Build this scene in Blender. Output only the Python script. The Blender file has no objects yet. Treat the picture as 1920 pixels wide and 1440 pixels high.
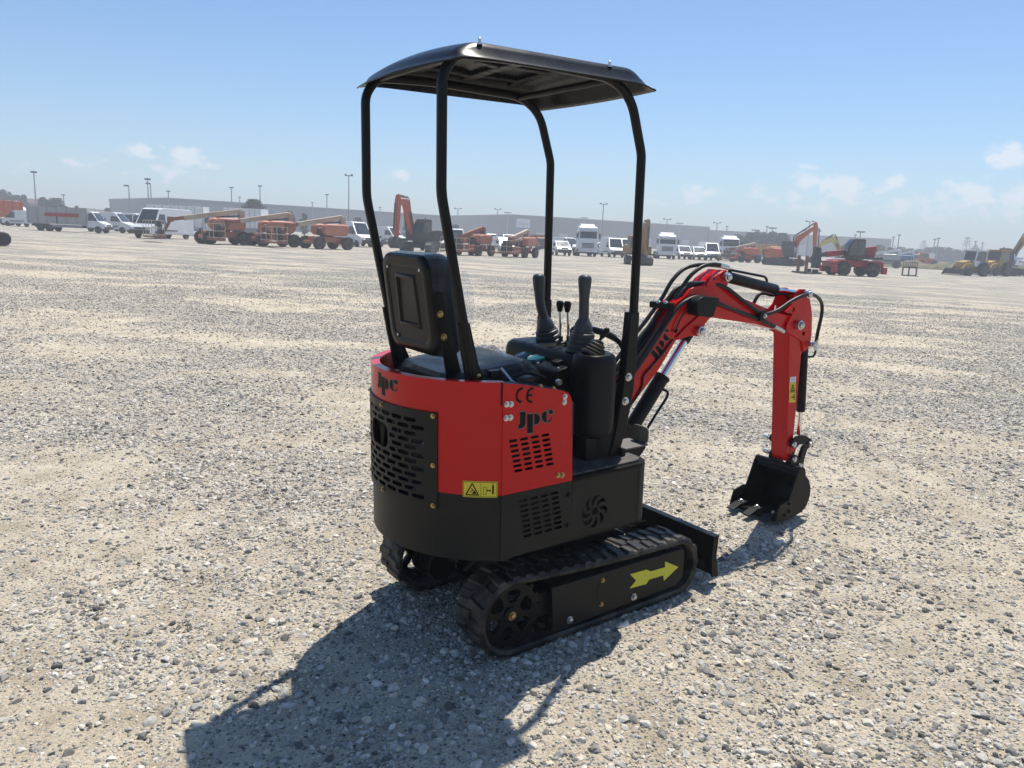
import bpy, bmesh, math, random
import numpy as np
from mathutils import Vector, Matrix
from mathutils.geometry import tessellate_polygon
R = math.radians
HAZE_D = 0.0021
rnd = random.Random(7)
SC = bpy.context.scene
COL = SC.collection

# ------------------------------------------------------------------ camera
F_PX, CAM_H, PITCH, ROLL = 1456.79, 1.6, 0.185638, 0.043498
_f = Vector((0, math.cos(PITCH), -math.sin(PITCH)))
_r0 = Vector((1, 0, 0)); _d0 = _f.cross(_r0)
_rt = math.cos(ROLL) * _r0 - math.sin(ROLL) * _d0
_dn = math.cos(ROLL) * _d0 + math.sin(ROLL) * _r0
CAM = Vector((0, 0, CAM_H))
cam_data = bpy.data.cameras.new('camera')
cam_data.sensor_width = 36.0; cam_data.lens = F_PX / 1920 * 36
cam_data.clip_start = 0.05; cam_data.clip_end = 9000
cam = bpy.data.objects.new('camera', cam_data); COL.objects.link(cam)
m3 = Matrix((_rt, -_dn, -_f)).transposed()
cam.matrix_world = Matrix.Translation(CAM) @ m3.to_4x4()
SC.camera = cam

def ray(px, py):
    return (_rt * ((px - 960) / F_PX) + _dn * ((py - 720) / F_PX) + _f)

# ground height (a gently uneven gravel yard)
HEAD = 0.947329
MX, MY = -0.388157, 2.907327
fx, fy = math.sin(HEAD), math.cos(HEAD)
def gh(x, y):
    x = np.asarray(x, float); y = np.asarray(y, float)
    d = np.hypot(x, y)
    t = np.clip((d - 12) / 30, 0, 1); t = t * t * (3 - 2 * t)
    far = -0.008 * np.clip(x, -140, 140) * t
    s = (x - MX) * fx + (y - MY) * fy
    e = np.exp(-(((x - MX - 0.7 * fx) ** 2 + (y - MY - 0.7 * fy) ** 2) / 30.0))
    l = -(x - MX) * fy + (y - MY) * fx
    heap = 0.048 * np.exp(-(((s - 2.30) / 0.42) ** 2 + (l / 0.42) ** 2))
    return far + 0.0312 * s * e + heap
def at(px, py):
    """where the line of sight through a photo pixel meets the ground"""
    d = ray(px, py); z = 0.0
    for _ in range(30):
        t = (z - CAM_H) / d.z
        P = CAM + t * d
        z = 0.5 * z + 0.5 * float(gh(P.x, P.y))
    return P

# machine frame: x forward, y left, z up
_B = Matrix(((fx, -fy, 0), (fy, fx, 0), (0, 0, 1)))
MROT = _B @ Matrix.Rotation(-0.031199, 3, 'Y') @ Matrix.Rotation(0.001518, 3, 'X')
MORG = Vector((MX, MY, 0))
_camM = MROT.transposed() @ (CAM - MORG)
def on(px, py, axis, val):
    d = MROT.transposed() @ ray(px, py)
    t = (val - _camM[axis]) / d[axis]
    return _camM + t * d

# ------------------------------------------------------------------ materials
def nodes(name):
    m = bpy.data.materials.new(name); m.use_nodes = True
    nt = m.node_tree; b = nt.nodes['Principled BSDF']
    return m, nt, b
def N(nt, t, **kw):
    n = nt.nodes.new(t)
    for k, v in kw.items():
        if k.startswith('i_'):
            n.inputs[k[2:]].default_value = v
        else: setattr(n, k, v)
    return n
def ramp(nt, stops):
    r = nt.nodes.new('ShaderNodeValToRGB')
    e = r.color_ramp.elements
    while len(e) < len(stops): e.new(0.5)
    for k, (p, c) in enumerate(stops):
        e[k].position = p; e[k].color = (*c, 1) if len(c) == 3 else c
    return r
def mat(name, col, rough=0.5, metal=0.0, coat=0.0, dirt=None, dirt_amt=0.25, scale=6.0, bump=0.0, bscale=60.0, spec=0.5, detail=5):
    """painted / plastic / metal surface with soft wear and dust of its own"""
    m, nt, b = nodes(name)
    L = nt.links
    tc = N(nt, 'ShaderNodeTexCoord')
    nz = N(nt, 'ShaderNodeTexNoise', i_Scale=scale, i_Detail=detail, i_Roughness=0.65)
    L.new(tc.outputs['Object'], nz.inputs['Vector'])
    d = dirt if dirt else tuple(min(1, c * 1.25 + 0.01) for c in col)
    rp = ramp(nt, [(0.42, (0, 0, 0)), (0.78, (1, 1, 1))])
    L.new(nz.outputs['Fac'], rp.inputs['Fac'])
    mul = N(nt, 'ShaderNodeMath', operation='MULTIPLY'); mul.inputs[1].default_value = dirt_amt
    L.new(rp.outputs['Color'], mul.inputs[0])
    mx = N(nt, 'ShaderNodeMix', data_type='RGBA')
    mx.inputs['A'].default_value = (*col, 1); mx.inputs['B'].default_value = (*d, 1)
    L.new(mul.outputs[0], mx.inputs['Factor'])
    L.new(mx.outputs['Result'], b.inputs['Base Color'])
    mr = N(nt, 'ShaderNodeMapRange'); mr.inputs['To Min'].default_value = max(0.02, rough - 0.06); mr.inputs['To Max'].default_value = min(1, rough + 0.14)
    L.new(nz.outputs['Fac'], mr.inputs['Value']); L.new(mr.outputs['Result'], b.inputs['Roughness'])
    b.inputs['Metallic'].default_value = metal
    b.inputs['Coat Weight'].default_value = coat; b.inputs['Coat Roughness'].default_value = 0.08
    b.inputs['Specular IOR Level'].default_value = spec
    if bump > 0:
        n2 = N(nt, 'ShaderNodeTexNoise', i_Scale=bscale, i_Detail=3.0)
        L.new(tc.outputs['Object'], n2.inputs['Vector'])
        bp = N(nt, 'ShaderNodeBump', i_Strength=bump, i_Distance=0.01)
        L.new(n2.outputs['Fac'], bp.inputs['Height']); L.new(bp.outputs['Normal'], b.inputs['Normal'])
    return m
DUST = (0.30, 0.26, 0.20)
M = {}
M['red'] = mat('red_paint', (0.50, 0.0015, 0.004), 0.20, coat=0.12, spec=.22, dirt=(0.36, 0.010, 0.013), dirt_amt=0.35, scale=7, detail=9)
M['black'] = mat('black_paint', (0.004, 0.004, 0.0045), 0.30, coat=0.0, spec=.16, dirt=(0.022, 0.020, 0.018), dirt_amt=0.35, scale=4)
M['blacksatin'] = mat('satin_black_paint', (0.008, 0.0078, 0.0072), 0.36, spec=.20, dirt=(0.028, 0.025, 0.021), dirt_amt=0.4, scale=5, bump=0.03, bscale=300)
M['plastic'] = mat('black_plastic', (0.005, 0.0056, 0.0068), 0.36, spec=.14, dirt=(0.025, 0.025, 0.027), dirt_amt=0.3, scale=6, bump=0.05, bscale=500)
M['greyplastic'] = mat('grey_plastic', (0.035, 0.041, 0.048), 0.42, spec=.35, dirt=(0.07, 0.075, 0.08), dirt_amt=0.4, scale=9)
M['rubber'] = mat('black_rubber', (0.007, 0.007, 0.007), 0.5, spec=.3, dirt=(0.15, 0.13, 0.10), dirt_amt=0.7, scale=11, bump=0.15, bscale=90)
M['hose'] = mat('hose_rubber', (0.008, 0.008, 0.009), 0.40, spec=.3, dirt=(0.03, 0.03, 0.03), dirt_amt=0.3)
M['chrome'] = mat('chrome', (0.72, 0.73, 0.75), 0.10, metal=1.0, dirt=(0.6, 0.6, 0.62), dirt_amt=0.3)
M['zinc'] = mat('zinc_steel', (0.55, 0.56, 0.57), 0.30, metal=1.0, dirt=(0.4, 0.4, 0.4), dirt_amt=0.4, scale=30)
M['gold'] = mat('yellow_zinc_bolt', (0.46, 0.32, 0.14), 0.35, metal=1.0, dirt=(0.30, 0.2, 0.10), dirt_amt=0.5, scale=40)
M['dark'] = mat('dark_interior', (0.008, 0.008, 0.009), 0.8)  # near-black, puts the shade of hollow places into the colour
M['decal_black'] = mat('black_lettering', (0.004, 0.004, 0.004), 0.5, spec=.12)
M['edge_grey'] = mat('grey_lettering_edge', (0.12, 0.11, 0.11), 0.5)
M['yellow'] = mat('yellow_sticker', (0.62, 0.50, 0.02), 0.4, dirt=(0.5, 0.42, 0.05), dirt_amt=0.4)
M['arrowyellow'] = mat('yellow_arrow_film', (0.58, 0.55, 0.03), 0.42, dirt=(0.5, 0.47, 0.05), dirt_amt=0.4, scale=12)
M['white_sticker'] = mat('white_sticker', (0.7, 0.7, 0.7), 0.4)
M['teal'] = mat('teal_cap', (0.006, 0.075, 0.105), 0.28, coat=0.15)
M['mat'] = None
M['plate'] = mat('grey_dusty_steel', (0.10, 0.095, 0.09), 0.5, dirt=(0.2, 0.18, 0.15), dirt_amt=0.5, scale=12)

def wrap_mat():
    m, nt, b = nodes('vinyl_under_plastic_wrap'); L = nt.links
    tc = N(nt, 'ShaderNodeTexCoord')
    mp = N(nt, 'ShaderNodeMapping'); mp.inputs['Scale'].default_value = (1, 1.4, 0.7)
    L.new(tc.outputs['Object'], mp.inputs['Vector'])
    nz = N(nt, 'ShaderNodeTexNoise', i_Scale=14.0, i_Detail=6.0, i_Roughness=0.55, i_Distortion=1.2)
    L.new(mp.outputs['Vector'], nz.inputs['Vector'])
    v = N(nt, 'ShaderNodeTexVoronoi', feature='DISTANCE_TO_EDGE', i_Scale=16.0)
    L.new(nz.outputs['Color'], v.inputs['Vector'])
    ad = N(nt, 'ShaderNodeMath', operation='ADD'); L.new(nz.outputs['Fac'], ad.inputs[0]); L.new(v.outputs['Distance'], ad.inputs[1])
    bp = N(nt, 'ShaderNodeBump', i_Strength=1.0, i_Distance=0.03); L.new(ad.outputs[0], bp.inputs['Height'])
    L.new(bp.outputs['Normal'], b.inputs['Normal']); L.new(bp.outputs['Normal'], b.inputs['Coat Normal'])
    b.inputs['Base Color'].default_value = (0.010, 0.013, 0.019, 1); b.inputs['Roughness'].default_value = 0.3; b.inputs['Specular IOR Level'].default_value = .3
    b.inputs['Coat Weight'].default_value = .5; b.inputs['Coat Roughness'].default_value = 0.04; b.inputs['Coat IOR'].default_value = 1.5
    return m
M['wrap'] = wrap_mat()
def film_mat():
    m, nt, b = nodes('clear_plastic_film')
    b.inputs['Base Color'].default_value = (0.75, 0.8, 0.85, 1); b.inputs['Roughness'].default_value = 0.15
    b.inputs['Alpha'].default_value = 0.30
    return m
M['film'] = film_mat()
def floormat():
    m, nt, b = nodes('ribbed_rubber_mat'); L = nt.links
    tc = N(nt, 'ShaderNodeTexCoord')
    w = N(nt, 'ShaderNodeTexWave', wave_type='BANDS', bands_direction='Y', i_Scale=14.0, i_Distortion=0.0)
    L.new(tc.outputs['Object'], w.inputs['Vector'])
    nz = N(nt, 'ShaderNodeTexNoise', i_Scale=18.0, i_Detail=6.0); L.new(tc.outputs['Object'], nz.inputs['Vector'])
    rp = ramp(nt, [(0.35, (0.025, 0.023, 0.022)), (0.75, (0.11, 0.09, 0.08))]); L.new(nz.outputs['Fac'], rp.inputs['Fac'])
    L.new(rp.outputs['Color'], b.inputs['Base Color']); b.inputs['Roughness'].default_value = 0.6
    bp = N(nt, 'ShaderNodeBump', i_Strength=0.6, i_Distance=0.004); L.new(w.outputs['Fac'], bp.inputs['Height']); L.new(bp.outputs['Normal'], b.inputs['Normal'])
    return m
M['mat'] = floormat()

# ------------------------------------------------------------------ mesh building
class MB:
    def __init__(s): s.v = []; s.f = []
    def add(s, vs, fs):
        o = len(s.v); s.v += [tuple(p) for p in vs]; s.f += [tuple(i + o for i in f) for f in fs]; return s
    def box(s, c, d, rot=None):
        x, y, z = (k / 2 for k in d)
        P = [Vector((sx * x, sy * y, sz * z)) for sx in (-1, 1) for sy in (-1, 1) for sz in (-1, 1)]
        if rot is not None: P = [rot @ p for p in P]
        P = [p + Vector(c) for p in P]
        return s.add(P, [(0, 1, 3, 2), (4, 6, 7, 5), (0, 4, 5, 1), (2, 3, 7, 6), (0, 2, 6, 4), (1, 5, 7, 3)])
    def b2(s, x0, x1, y0, y1, z0, z1):
        return s.box(((x0 + x1) / 2, (y0 + y1) / 2, (z0 + z1) / 2), (abs(x1 - x0), abs(y1 - y0), abs(z1 - z0)))
    def bar(s, p0, p1, w, h, up=(0, 0, 1)):
        p0 = Vector(p0); p1 = Vector(p1); t = (p1 - p0); L = t.length; t.normalize()
        u = Vector(up); sd = t.cross(u)
        if sd.length < 1e-4: sd = t.cross(Vector((1, 0, 0)))
        sd.normalize(); u = sd.cross(t)
        P = [p + sd * (a * w / 2) + u * (b * h / 2) for p in (p0, p1) for a, b in ((-1, -1), (1, -1), (1, 1), (-1, 1))]
        return s.add(P, [(3, 2, 1, 0), (4, 5, 6, 7), (0, 1, 5, 4), (1, 2, 6, 5), (2, 3, 7, 6), (3, 0, 4, 7)])
    def prism(s, pts, a0, a1, axis=1):
        """polygon (two coordinates in the order of the remaining axes) extruded along an axis"""
        n = len(pts); o = [i for i in (0, 1, 2) if i != axis]
        def mk(p, a):
            q = [0, 0, 0]; q[o[0]] = p[0]; q[o[1]] = p[1]; q[axis] = a; return q
        vs = [mk(p, a0) for p in pts] + [mk(p, a1) for p in pts]
        fs = [tuple(range(n))[::-1], tuple(range(n, 2 * n))] + [(i, (i + 1) % n, n + (i + 1) % n, n + i) for i in range(n)]
        return s.add(vs, fs)
    def loft(s, rings, caps=True, closed=False):
        n = len(rings[0]); o = len(s.v)
        for r in rings: s.v += [tuple(p) for p in r]
        K = len(rings)
        for k in range(K if closed else K - 1):
            a = o + k * n; b = o + ((k + 1) % K) * n
            for i in range(n): s.f.append((a + i, a + (i + 1) % n, b + (i + 1) % n, b + i))
        if caps and not closed:
            s.f.append(tuple(o + i for i in range(n))[::-1]); s.f.append(tuple(o + (K - 1) * n + i for i in range(n)))
        return s
    def tube(s, pts, r, n=10, caps=True, w=None):
        P = [Vector(p) for p in pts]; K = len(P)
        rr = r if hasattr(r, '__len__') else [r] * K
        T = [(P[min(i + 1, K - 1)] - P[max(i - 1, 0)]).normalized() for i in range(K)]
        u = T[0].orthogonal().normalized(); rings = []
        for i in range(K):
            u = (u - T[i] * u.dot(T[i])).normalized(); v = T[i].cross(u)
            rings.append([P[i] + rr[i] * (math.cos(2 * math.pi * k / n) * u + math.sin(2 * math.pi * k / n) * v) for k in range(n)])
        return s.loft(rings, caps)
    def lathe(s, p, d, prof, n=20):
        """profile of (distance along d, radius)"""
        p = Vector(p); d = Vector(d).normalized(); u = d.orthogonal().normalized(); v = d.cross(u)
        return s.loft([[p + d * t + max(r, 1e-4) * (math.cos(2 * math.pi * k / n) * u + math.sin(2 * math.pi * k / n) * v) for k in range(n)] for t, r in prof])
    def ell(s, c, rad, nu=14, nv=9):
        c = Vector(c)
        return s.loft([[c + Vector((rad[0] * math.sin(a) * math.cos(b), rad[1] * math.sin(a) * math.sin(b), rad[2] * math.cos(a)))
                       for b in [2 * math.pi * k / nu for k in range(nu)]] for a in [max(1e-3, math.pi * j / nv) if j < nv else math.pi - 1e-3 for j in range(nv + 1)]], caps=True)
    def holed(s, outer, holes, fn, t):
        """flat sheet with real openings; fn maps (u, v, depth) to a point"""
        polys = [[Vector((p[0], p[1], 0)) for p in q] for q in [outer] + holes]
        flat = [p for q in polys for p in q]
        tris = tessellate_polygon(polys)
        n = len(flat); vs = [fn(p.x, p.y, 0) for p in flat] + [fn(p.x, p.y, t) for p in flat]
        fs = [tuple(x) for x in tris] + [tuple(i + n for i in x[::-1]) for x in tris]
        k = 0
        for q in polys:
            m = len(q)
            fs += [(k + i, k + (i + 1) % m, n + k + (i + 1) % m, n + k + i) for i in range(m)]; k += m
        return s.add(vs, fs)
    def build(s, name, material, parent=None, bevel=0, seg=2, smooth=35, **props):
        me = bpy.data.meshes.new(name); me.from_pydata(s.v, [], s.f); me.update()
        bm = bmesh.new(); bm.from_mesh(me); bmesh.ops.recalc_face_normals(bm, faces=bm.faces[:]); bm.to_mesh(me); bm.free()
        if smooth:
            me.shade_smooth(); me.set_sharp_from_angle(angle=R(smooth))
        me.materials.append(M[material] if isinstance(material, str) else material)
        o = bpy.data.objects.new(name, me); COL.objects.link(o)
        if parent is not None: o.parent = parent
        if bevel:
            b = o.modifiers.new('bevel', 'BEVEL'); b.width = bevel; b.segments = seg; b.limit_method = 'ANGLE'; b.angle_limit = R(40)
            b.harden_normals = bool(smooth)
        for k, v in props.items(): o[k] = v
        return o
def thing(name, label, cat, loc=(0, 0, 0), rz=0.0, group=None, rot=None):
    o = bpy.data.objects.new(name, None); COL.objects.link(o); o.empty_display_size = 0.2
    if rot is not None: o.matrix_world = Matrix.Translation(Vector(loc)) @ rot.to_4x4()
    else: o.location = loc; o.rotation_euler = (0, 0, rz)
    o['label'] = label; o['category'] = cat
    if group: o['group'] = group
    return o
def spline(pts, n=8):
    P = [Vector(p) for p in pts]; P = [2 * P[0] - P[1]] + P + [2 * P[-1] - P[-2]]; out = []
    for i in range(1, len(P) - 2):
        a, b, c, d = P[i - 1:i + 3]
        for k in range(n):
            t = k / n
            out.append(0.5 * ((2 * b) + (c - a) * t + (2 * a - 5 * b + 4 * c - d) * t * t + (3 * b - a - 3 * c + d) * t ** 3))
    return out + [P[-2]]
def fillet(pts, rad, n=6):
    """polyline with rounded corners"""
    P = [Vector(p) for p in pts]; out = [P[0]]
    for i in range(1, len(P) - 1):
        r = rad if not hasattr(rad, '__len__') else rad[i]
        a, b, c = P[i - 1:i + 2]
        u = (a - b); v = (c - b); k = min(r, u.length * 0.49, v.length * 0.49)
        p, q = b + u.normalized() * k, b + v.normalized() * k
        for j in range(n + 1):
            t = j / n; out.append((1 - t) ** 2 * p + 2 * t * (1 - t) * b + t * t * q)
    return out + [P[-1]]
def stadium(cx, cy, w, h, n=5, sh=0.0):
    r = h / 2; out = []
    for k in range(n + 1):
        a = -math.pi / 2 + math.pi * k / n; out.append((cx + (w / 2 - r) + r * math.cos(a) + sh * r * math.sin(a), cy + r * math.sin(a)))
    for k in range(n + 1):
        a = math.pi / 2 + math.pi * k / n; out.append((cx - (w / 2 - r) + r * math.cos(a) + sh * r * math.sin(a), cy + r * math.sin(a)))
    return out
def circ(cx, cy, r, n=24): return [(cx + r * math.cos(2 * math.pi * k / n), cy + r * math.sin(2 * math.pi * k / n)) for k in range(n)]
def rrect(x0, x1, y0, y1, r, n=4):
    out = []
    for cx, cy, a0 in ((x1 - r, y0 + r, -90), (x1 - r, y1 - r, 0), (x0 + r, y1 - r, 90), (x0 + r, y0 + r, 180)):
        for k in range(n + 1): a = R(a0 + 90 * k / n); out.append((cx + r * math.cos(a), cy + r * math.sin(a)))
    return out
def bolt(b, p, d, r=0.009, h=0.006, washer=True):
    d = Vector(d).normalized()
    if washer: b.lathe(Vector(p), d, [(0, r * 1.5), (0.002, r * 1.5)], 14)
    b.lathe(Vector(p) + d * 0.002, d, [(0, r), (h, r), (h + 0.001, r * 0.8)], 6)
    return b
# ================================================================== THE MINI EXCAVATOR
EX = thing('mini_excavator', 'red and black canopied mini excavator standing alone on the gravel in the foreground', 'excavator', MORG, rot=MROT)
def Z(zx, zy, sc, ox, oy): return (ox + zx / sc, oy + zy / sc)
def tr(pts, sc, ox, oy, axis, val):
    """outline measured on the machine: returns the two free coordinates"""
    o = [i for i in (0, 1, 2) if i != axis]; out = []
    for p in pts:
        q = on(*Z(p[0], p[1], sc, ox, oy), axis, val); out.append((q[o[0]], q[o[1]]))
    return out

# ---- undercarriage -------------------------------------------------
SX, SZ, SRR = 0.267, 0.170, 0.170       # rear sprocket
IX, IZ, IRR = 1.160, 0.147, 0.147       # front idler
def track_path(off, n=220):
    """closed loop round both wheels, evenly spaced: point, tangent, outward normal"""
    r1, r2 = SRR - off, IRR - off
    d = math.hypot(IX - SX, IZ - SZ); base = math.atan2(IZ - SZ, IX - SX); al = math.acos((r1 - r2) / d)
    pts = []
    for k in range(41):
        a = base + al + (2 * math.pi - 2 * al) * k / 40; pts.append((SX + r1 * math.cos(a), SZ + r1 * math.sin(a)))
    for k in range(33):
        a = base - al + 2 * al * k / 32; pts.append((IX + r2 * math.cos(a), IZ + r2 * math.sin(a)))
    P = [Vector((x, 0, z)) for x, z in pts]
    # slight sag of the upper run
    seg = []; tot = 0
    for i in range(len(P)):
        L = (P[(i + 1) % len(P)] - P[i]).length; seg.append((tot, L)); tot += L
    out = []
    for k in range(n):
        s = tot * k / n
        for i, (a, L) in enumerate(seg):
            if a <= s < a + L + 1e-9: break
        p = P[i].lerp(P[(i + 1) % len(P)], (s - a) / max(L, 1e-9)); out.append(p)
    res = []
    for k in range(n):
        t = (out[(k + 1) % n] - out[k - 1]).normalized(); nn = Vector((t.z, 0, -t.x)); c = Vector(((SX + IX) / 2, 0, 0.16))
        p = out[k].copy()
        if p.z > 0.2: p.z -= 0.010 * max(0, math.sin(math.pi * min(1, max(0, (p.x - SX) / (IX - SX)))))
        if nn.dot(p - c) < 0: nn = -nn
        res.append((p, t, nn))
    return res
def make_track(y0, y1, sgn):
    """sgn -1: right-hand track (outer side at y0)"""
    b = MB(); path = track_path(0.026)
    rings = []
    w = 0.006
    for p, t, n in path:
        prof = [(y0, -.002), (y0 - 0.0, .004), (y0 + w, .013), (y1 - w, .013), (y1, .004), (y1, -.002), (y1 - w, -.012), (y0 + w, -.012)]
        rings.append([Vector((p.x, y, p.z)) + n * h for y, h in prof])
    b.loft(rings, closed=True)
    K = 88; path2 = track_path(0.026, K); yc = (y0 + y1) / 2; hw = (y1 - y0) / 2
    for k, (p, t, n) in enumerate(path2):
        side = 1 if k % 2 else -1
        ya, yb = (yc - hw + 0.001, yc - 0.012) if side < 0 else (yc + 0.012, yc + hw - 0.001)
        if k % 4 >= 2: ya, yb = (yc - hw + 0.001, yc + 0.018) if side < 0 else (yc - 0.018, yc + hw - 0.001)
        def P(y, l, h): return Vector((p.x, y, p.z)) + t * l + n * h
        lo, hi = 0.021, 0.013; H = 0.0215; m = 0.007
        sk = 0.010 * side
        b.add([P(ya, -lo, .008), P(yb, -lo + sk, .008), P(yb, lo + sk, .008), P(ya, lo, .008),
               P(ya + m, -hi, H), P(yb - m, -hi + sk, H), P(yb - m, hi + sk, H), P(ya + m, hi, H)],
              [(3, 2, 1, 0), (4, 5, 6, 7), (0, 1, 5, 4), (1, 2, 6, 5), (2, 3, 7, 6), (3, 0, 4, 7)])
        # inner guide lug
        if k % 2 == 0: b.add([P(yc - .02, -.012, -.006), P(yc + .02, -.012, -.006), P(yc + .02, .012, -.006), P(yc - .02, .012, -.006),
               P(yc - .012, -.006, -.03), P(yc + .012, -.006, -.03), P(yc + .012, .006, -.03), P(yc - .012, .006, -.03)],
              [(0, 1, 2, 3), (7, 6, 5, 4), (4, 5, 1, 0), (5, 6, 2, 1), (6, 7, 3, 2), (7, 4, 0, 3)])
    T = b.build('rubber_track', 'rubber', EX, smooth=30)
    yo = y0 if sgn < 0 else y1
    yi = y1 if sgn < 0 else y0
    o = -sgn                                                # direction from outer face inwards
    # drive sprocket
    b = MB(); ys = yo + o * 0.030
    b.holed(circ(SX, SZ, 0.128, 48), [ [ (SX + rr * math.cos(a), SZ + rr * math.sin(a)) for rr, a in
             [(0.052, a0 - .26), (0.052, a0 + .26), (0.088, a0 + .37), (0.100, a0 + .30), (0.104, a0), (0.100, a0 - .30), (0.088, a0 - .37)]] for a0 in [math.pi / 3 * k + .35 for k in range(6)]],
            lambda u, v, d: Vector((u, ys + o * d, v)), 0.022)
    b.lathe((SX, ys, SZ), (0, -o, 0), [(0, .036), (.008, .034), (.010, .026), (.0101, .0)], 24)
    for k in range(17):
        a = 2 * math.pi * k / 17; c, s_ = math.cos(a), math.sin(a)
        b.box((SX + .133 * c, ys + o * .011, SZ + .133 * s_), (.018, .02, .022), Matrix.Rotation(-a, 3, 'Y'))
    sp = b.build('sprocket', 'black', T, bevel=.001, smooth=30)
    b = MB(); bolt(b, (SX, ys - o * .010, SZ), (0, -o, 0), .0115, .009); b.build('bolt', 'gold', sp)
    # idler and rollers
    b = MB(); b.lathe((IX, yo + o * .03, IZ), (0, o, 0), [(0, .04), (0, .09), (.012, .108), (.05, .108), (.05, .118), (.08, .118), (.08, .108), (.12, .108), (.13, .09)], 32)
    b.build('idler', 'black', T)
    for rx in (0.545, 0.72, 0.895):
        b = MB(); b.lathe((rx, yo + o * .02, .075), (0, o, 0), [(0, .02), (0, .046), (.05, .046), (.055, .03), (.075, .03), (.08, .046), (.13, .046), (.13, .0)], 20)
        b.build('roller', 'black', T)
    # track frame
    fo = [(.445, .241), (.455, .244), (1.185, .232), (1.20, .225), (1.204, .092), (1.157, .062), (.470, .048), (.457, .056)]
    yf = yo + o * .004
    b = MB(); b.prism(fo, yf, yf + o * .012)
    b.prism([(.47, .245), (1.19, .232), (1.19, .10), (1.14, .075), (.52, .075)], yf + o * .012, yf + o * .135)
    b.b2(.36, .47, yf + o * .04, yf + o * .12, .11, .21)
    fr = b.build('track_frame', 'blacksatin', T, bevel=.003, smooth=30)
    if sgn < 0:
        # inspection plate groove, bolts, arrow
        b = MB(); gpts = [Vector((.745 + .062 * math.cos(a), yf - .0006, .155 + .062 * math.sin(a))) for a in [R(80 + 200 * k / 24) for k in range(25)]]
        b.tube(gpts, .0016, 6); b.build('inspection_groove', 'dark', fr)
        for px in ((1130, 1088), (1127, 1133)):
            q = on(*px, 1, yf); b = MB(); bolt(b, (q.x, yf, q.z), (0, -1, 0), .007, .005); b.build('small_bolt', 'gold', fr)
        for px in ((1188, 1119), (1068, 1162)):
            q = on(*px, 1, yf); b = MB(); bolt(b, (q.x, yf, q.z), (0, -1, 0), .0105, .010); b.build('roller_bolt', 'zinc', fr)
        A = tr([(905, 660), (1045, 620), (1080, 635), (1200, 600), (1200, 552), (1312, 597), (1190, 715), (1185, 668), (1065, 705), (1040, 742), (900, 780), (955, 712)], 4.5, 980, 930, 1, yf)
        MB().prism(A, yf - .0016, yf - .0006).build('arrow_marking', 'arrowyellow', fr, smooth=0)
    # drive motor on the inside
    b = MB(); b.lathe((SX, yi - o * .03, SZ), (0, o, 0), [(0, .04), (0, .075), (.03, .075), (.03, .055), (.12, .055), (.12, .065), (.145, .065), (.145, .0)], 24)
    b.box((SX + .02, yi + o * .10, SZ + .05), (.05, .04, .04))
    b.build('drive_motor', 'black', T, bevel=.002)
    return T
make_track(-.388, -.215, -1)
make_track(.275, .448, 1)
b = MB(); b.prism([(.36, .16), (.40, .30), (.55, .36), (.85, .36), (1.0, .29), (1.06, .15), (.9, .11), (.5, .11)], -.20, .26)
b.lathe((.60, .02, .34), (0, 0, 1), [(0, .19), (.03, .19), (.03, .17), (.085, .17), (.085, .20), (.105, .20)], 36)
for y in (-.19, .25): b.b2(.42, .60, y - .03, y + .03, .12, .26); b.b2(.85, 1.02, y - .03, y + .03, .12, .24)
b.build('undercarriage_frame', 'black', EX, bevel=.004)
b = MB()
for y0, y1 in ((-.05, -.02), (.06, .10), (.12, .15)):
    b.tube(spline([(.30, y1 + .05, .19), (.38, y1, .27), (.50, y0, .30), (.62, y0 + .02, .36)], 6), .010, 8)
b.tube(spline([(.215, .05, .30), (.225, -.10, .32), (.25, -.20, .36)], 6), .006, 6)
b.build('undercarriage_hose', 'hose', EX)
# ---- dozer blade ---------------------------------------------------
prof = [(1.405 + .028 * (1 - math.cos((z - .15) / .11 * 1.3)) * 0.9, z) for z in [.042 + .018 * k for k in range(12)]]
bl = [(x, z) for x, z in prof] + [(x - .010, z) for x, z in prof[::-1]]
b = MB(); b.prism(bl, -.395, .455)
b.b2(1.385, 1.422, -.395, .455, .239, .247)
for y in (-.395, .447): b.prism([(1.392, .045), (1.436, .042), (1.420, .10), (1.412, .15), (1.418, .238), (1.385, .238), (1.380, .15)], y, y + .008)
b.b2(1.36, 1.40, -.36, .42, .09, .125)
bd = b.build('dozer_blade', 'black', EX, bevel=.0015, smooth=30)
b = MB()
for y in (-.10, .16): b.bar((.98, y, .20), (1.39, y, .13), .04, .06)
b.lathe((1.0, .03, .26), (.39, 0, -.09), [(0, .03), (.22, .03), (.22, .015), (.38, .015)], 16)
b.build('blade_arm', 'black', bd, bevel=.003)

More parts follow.
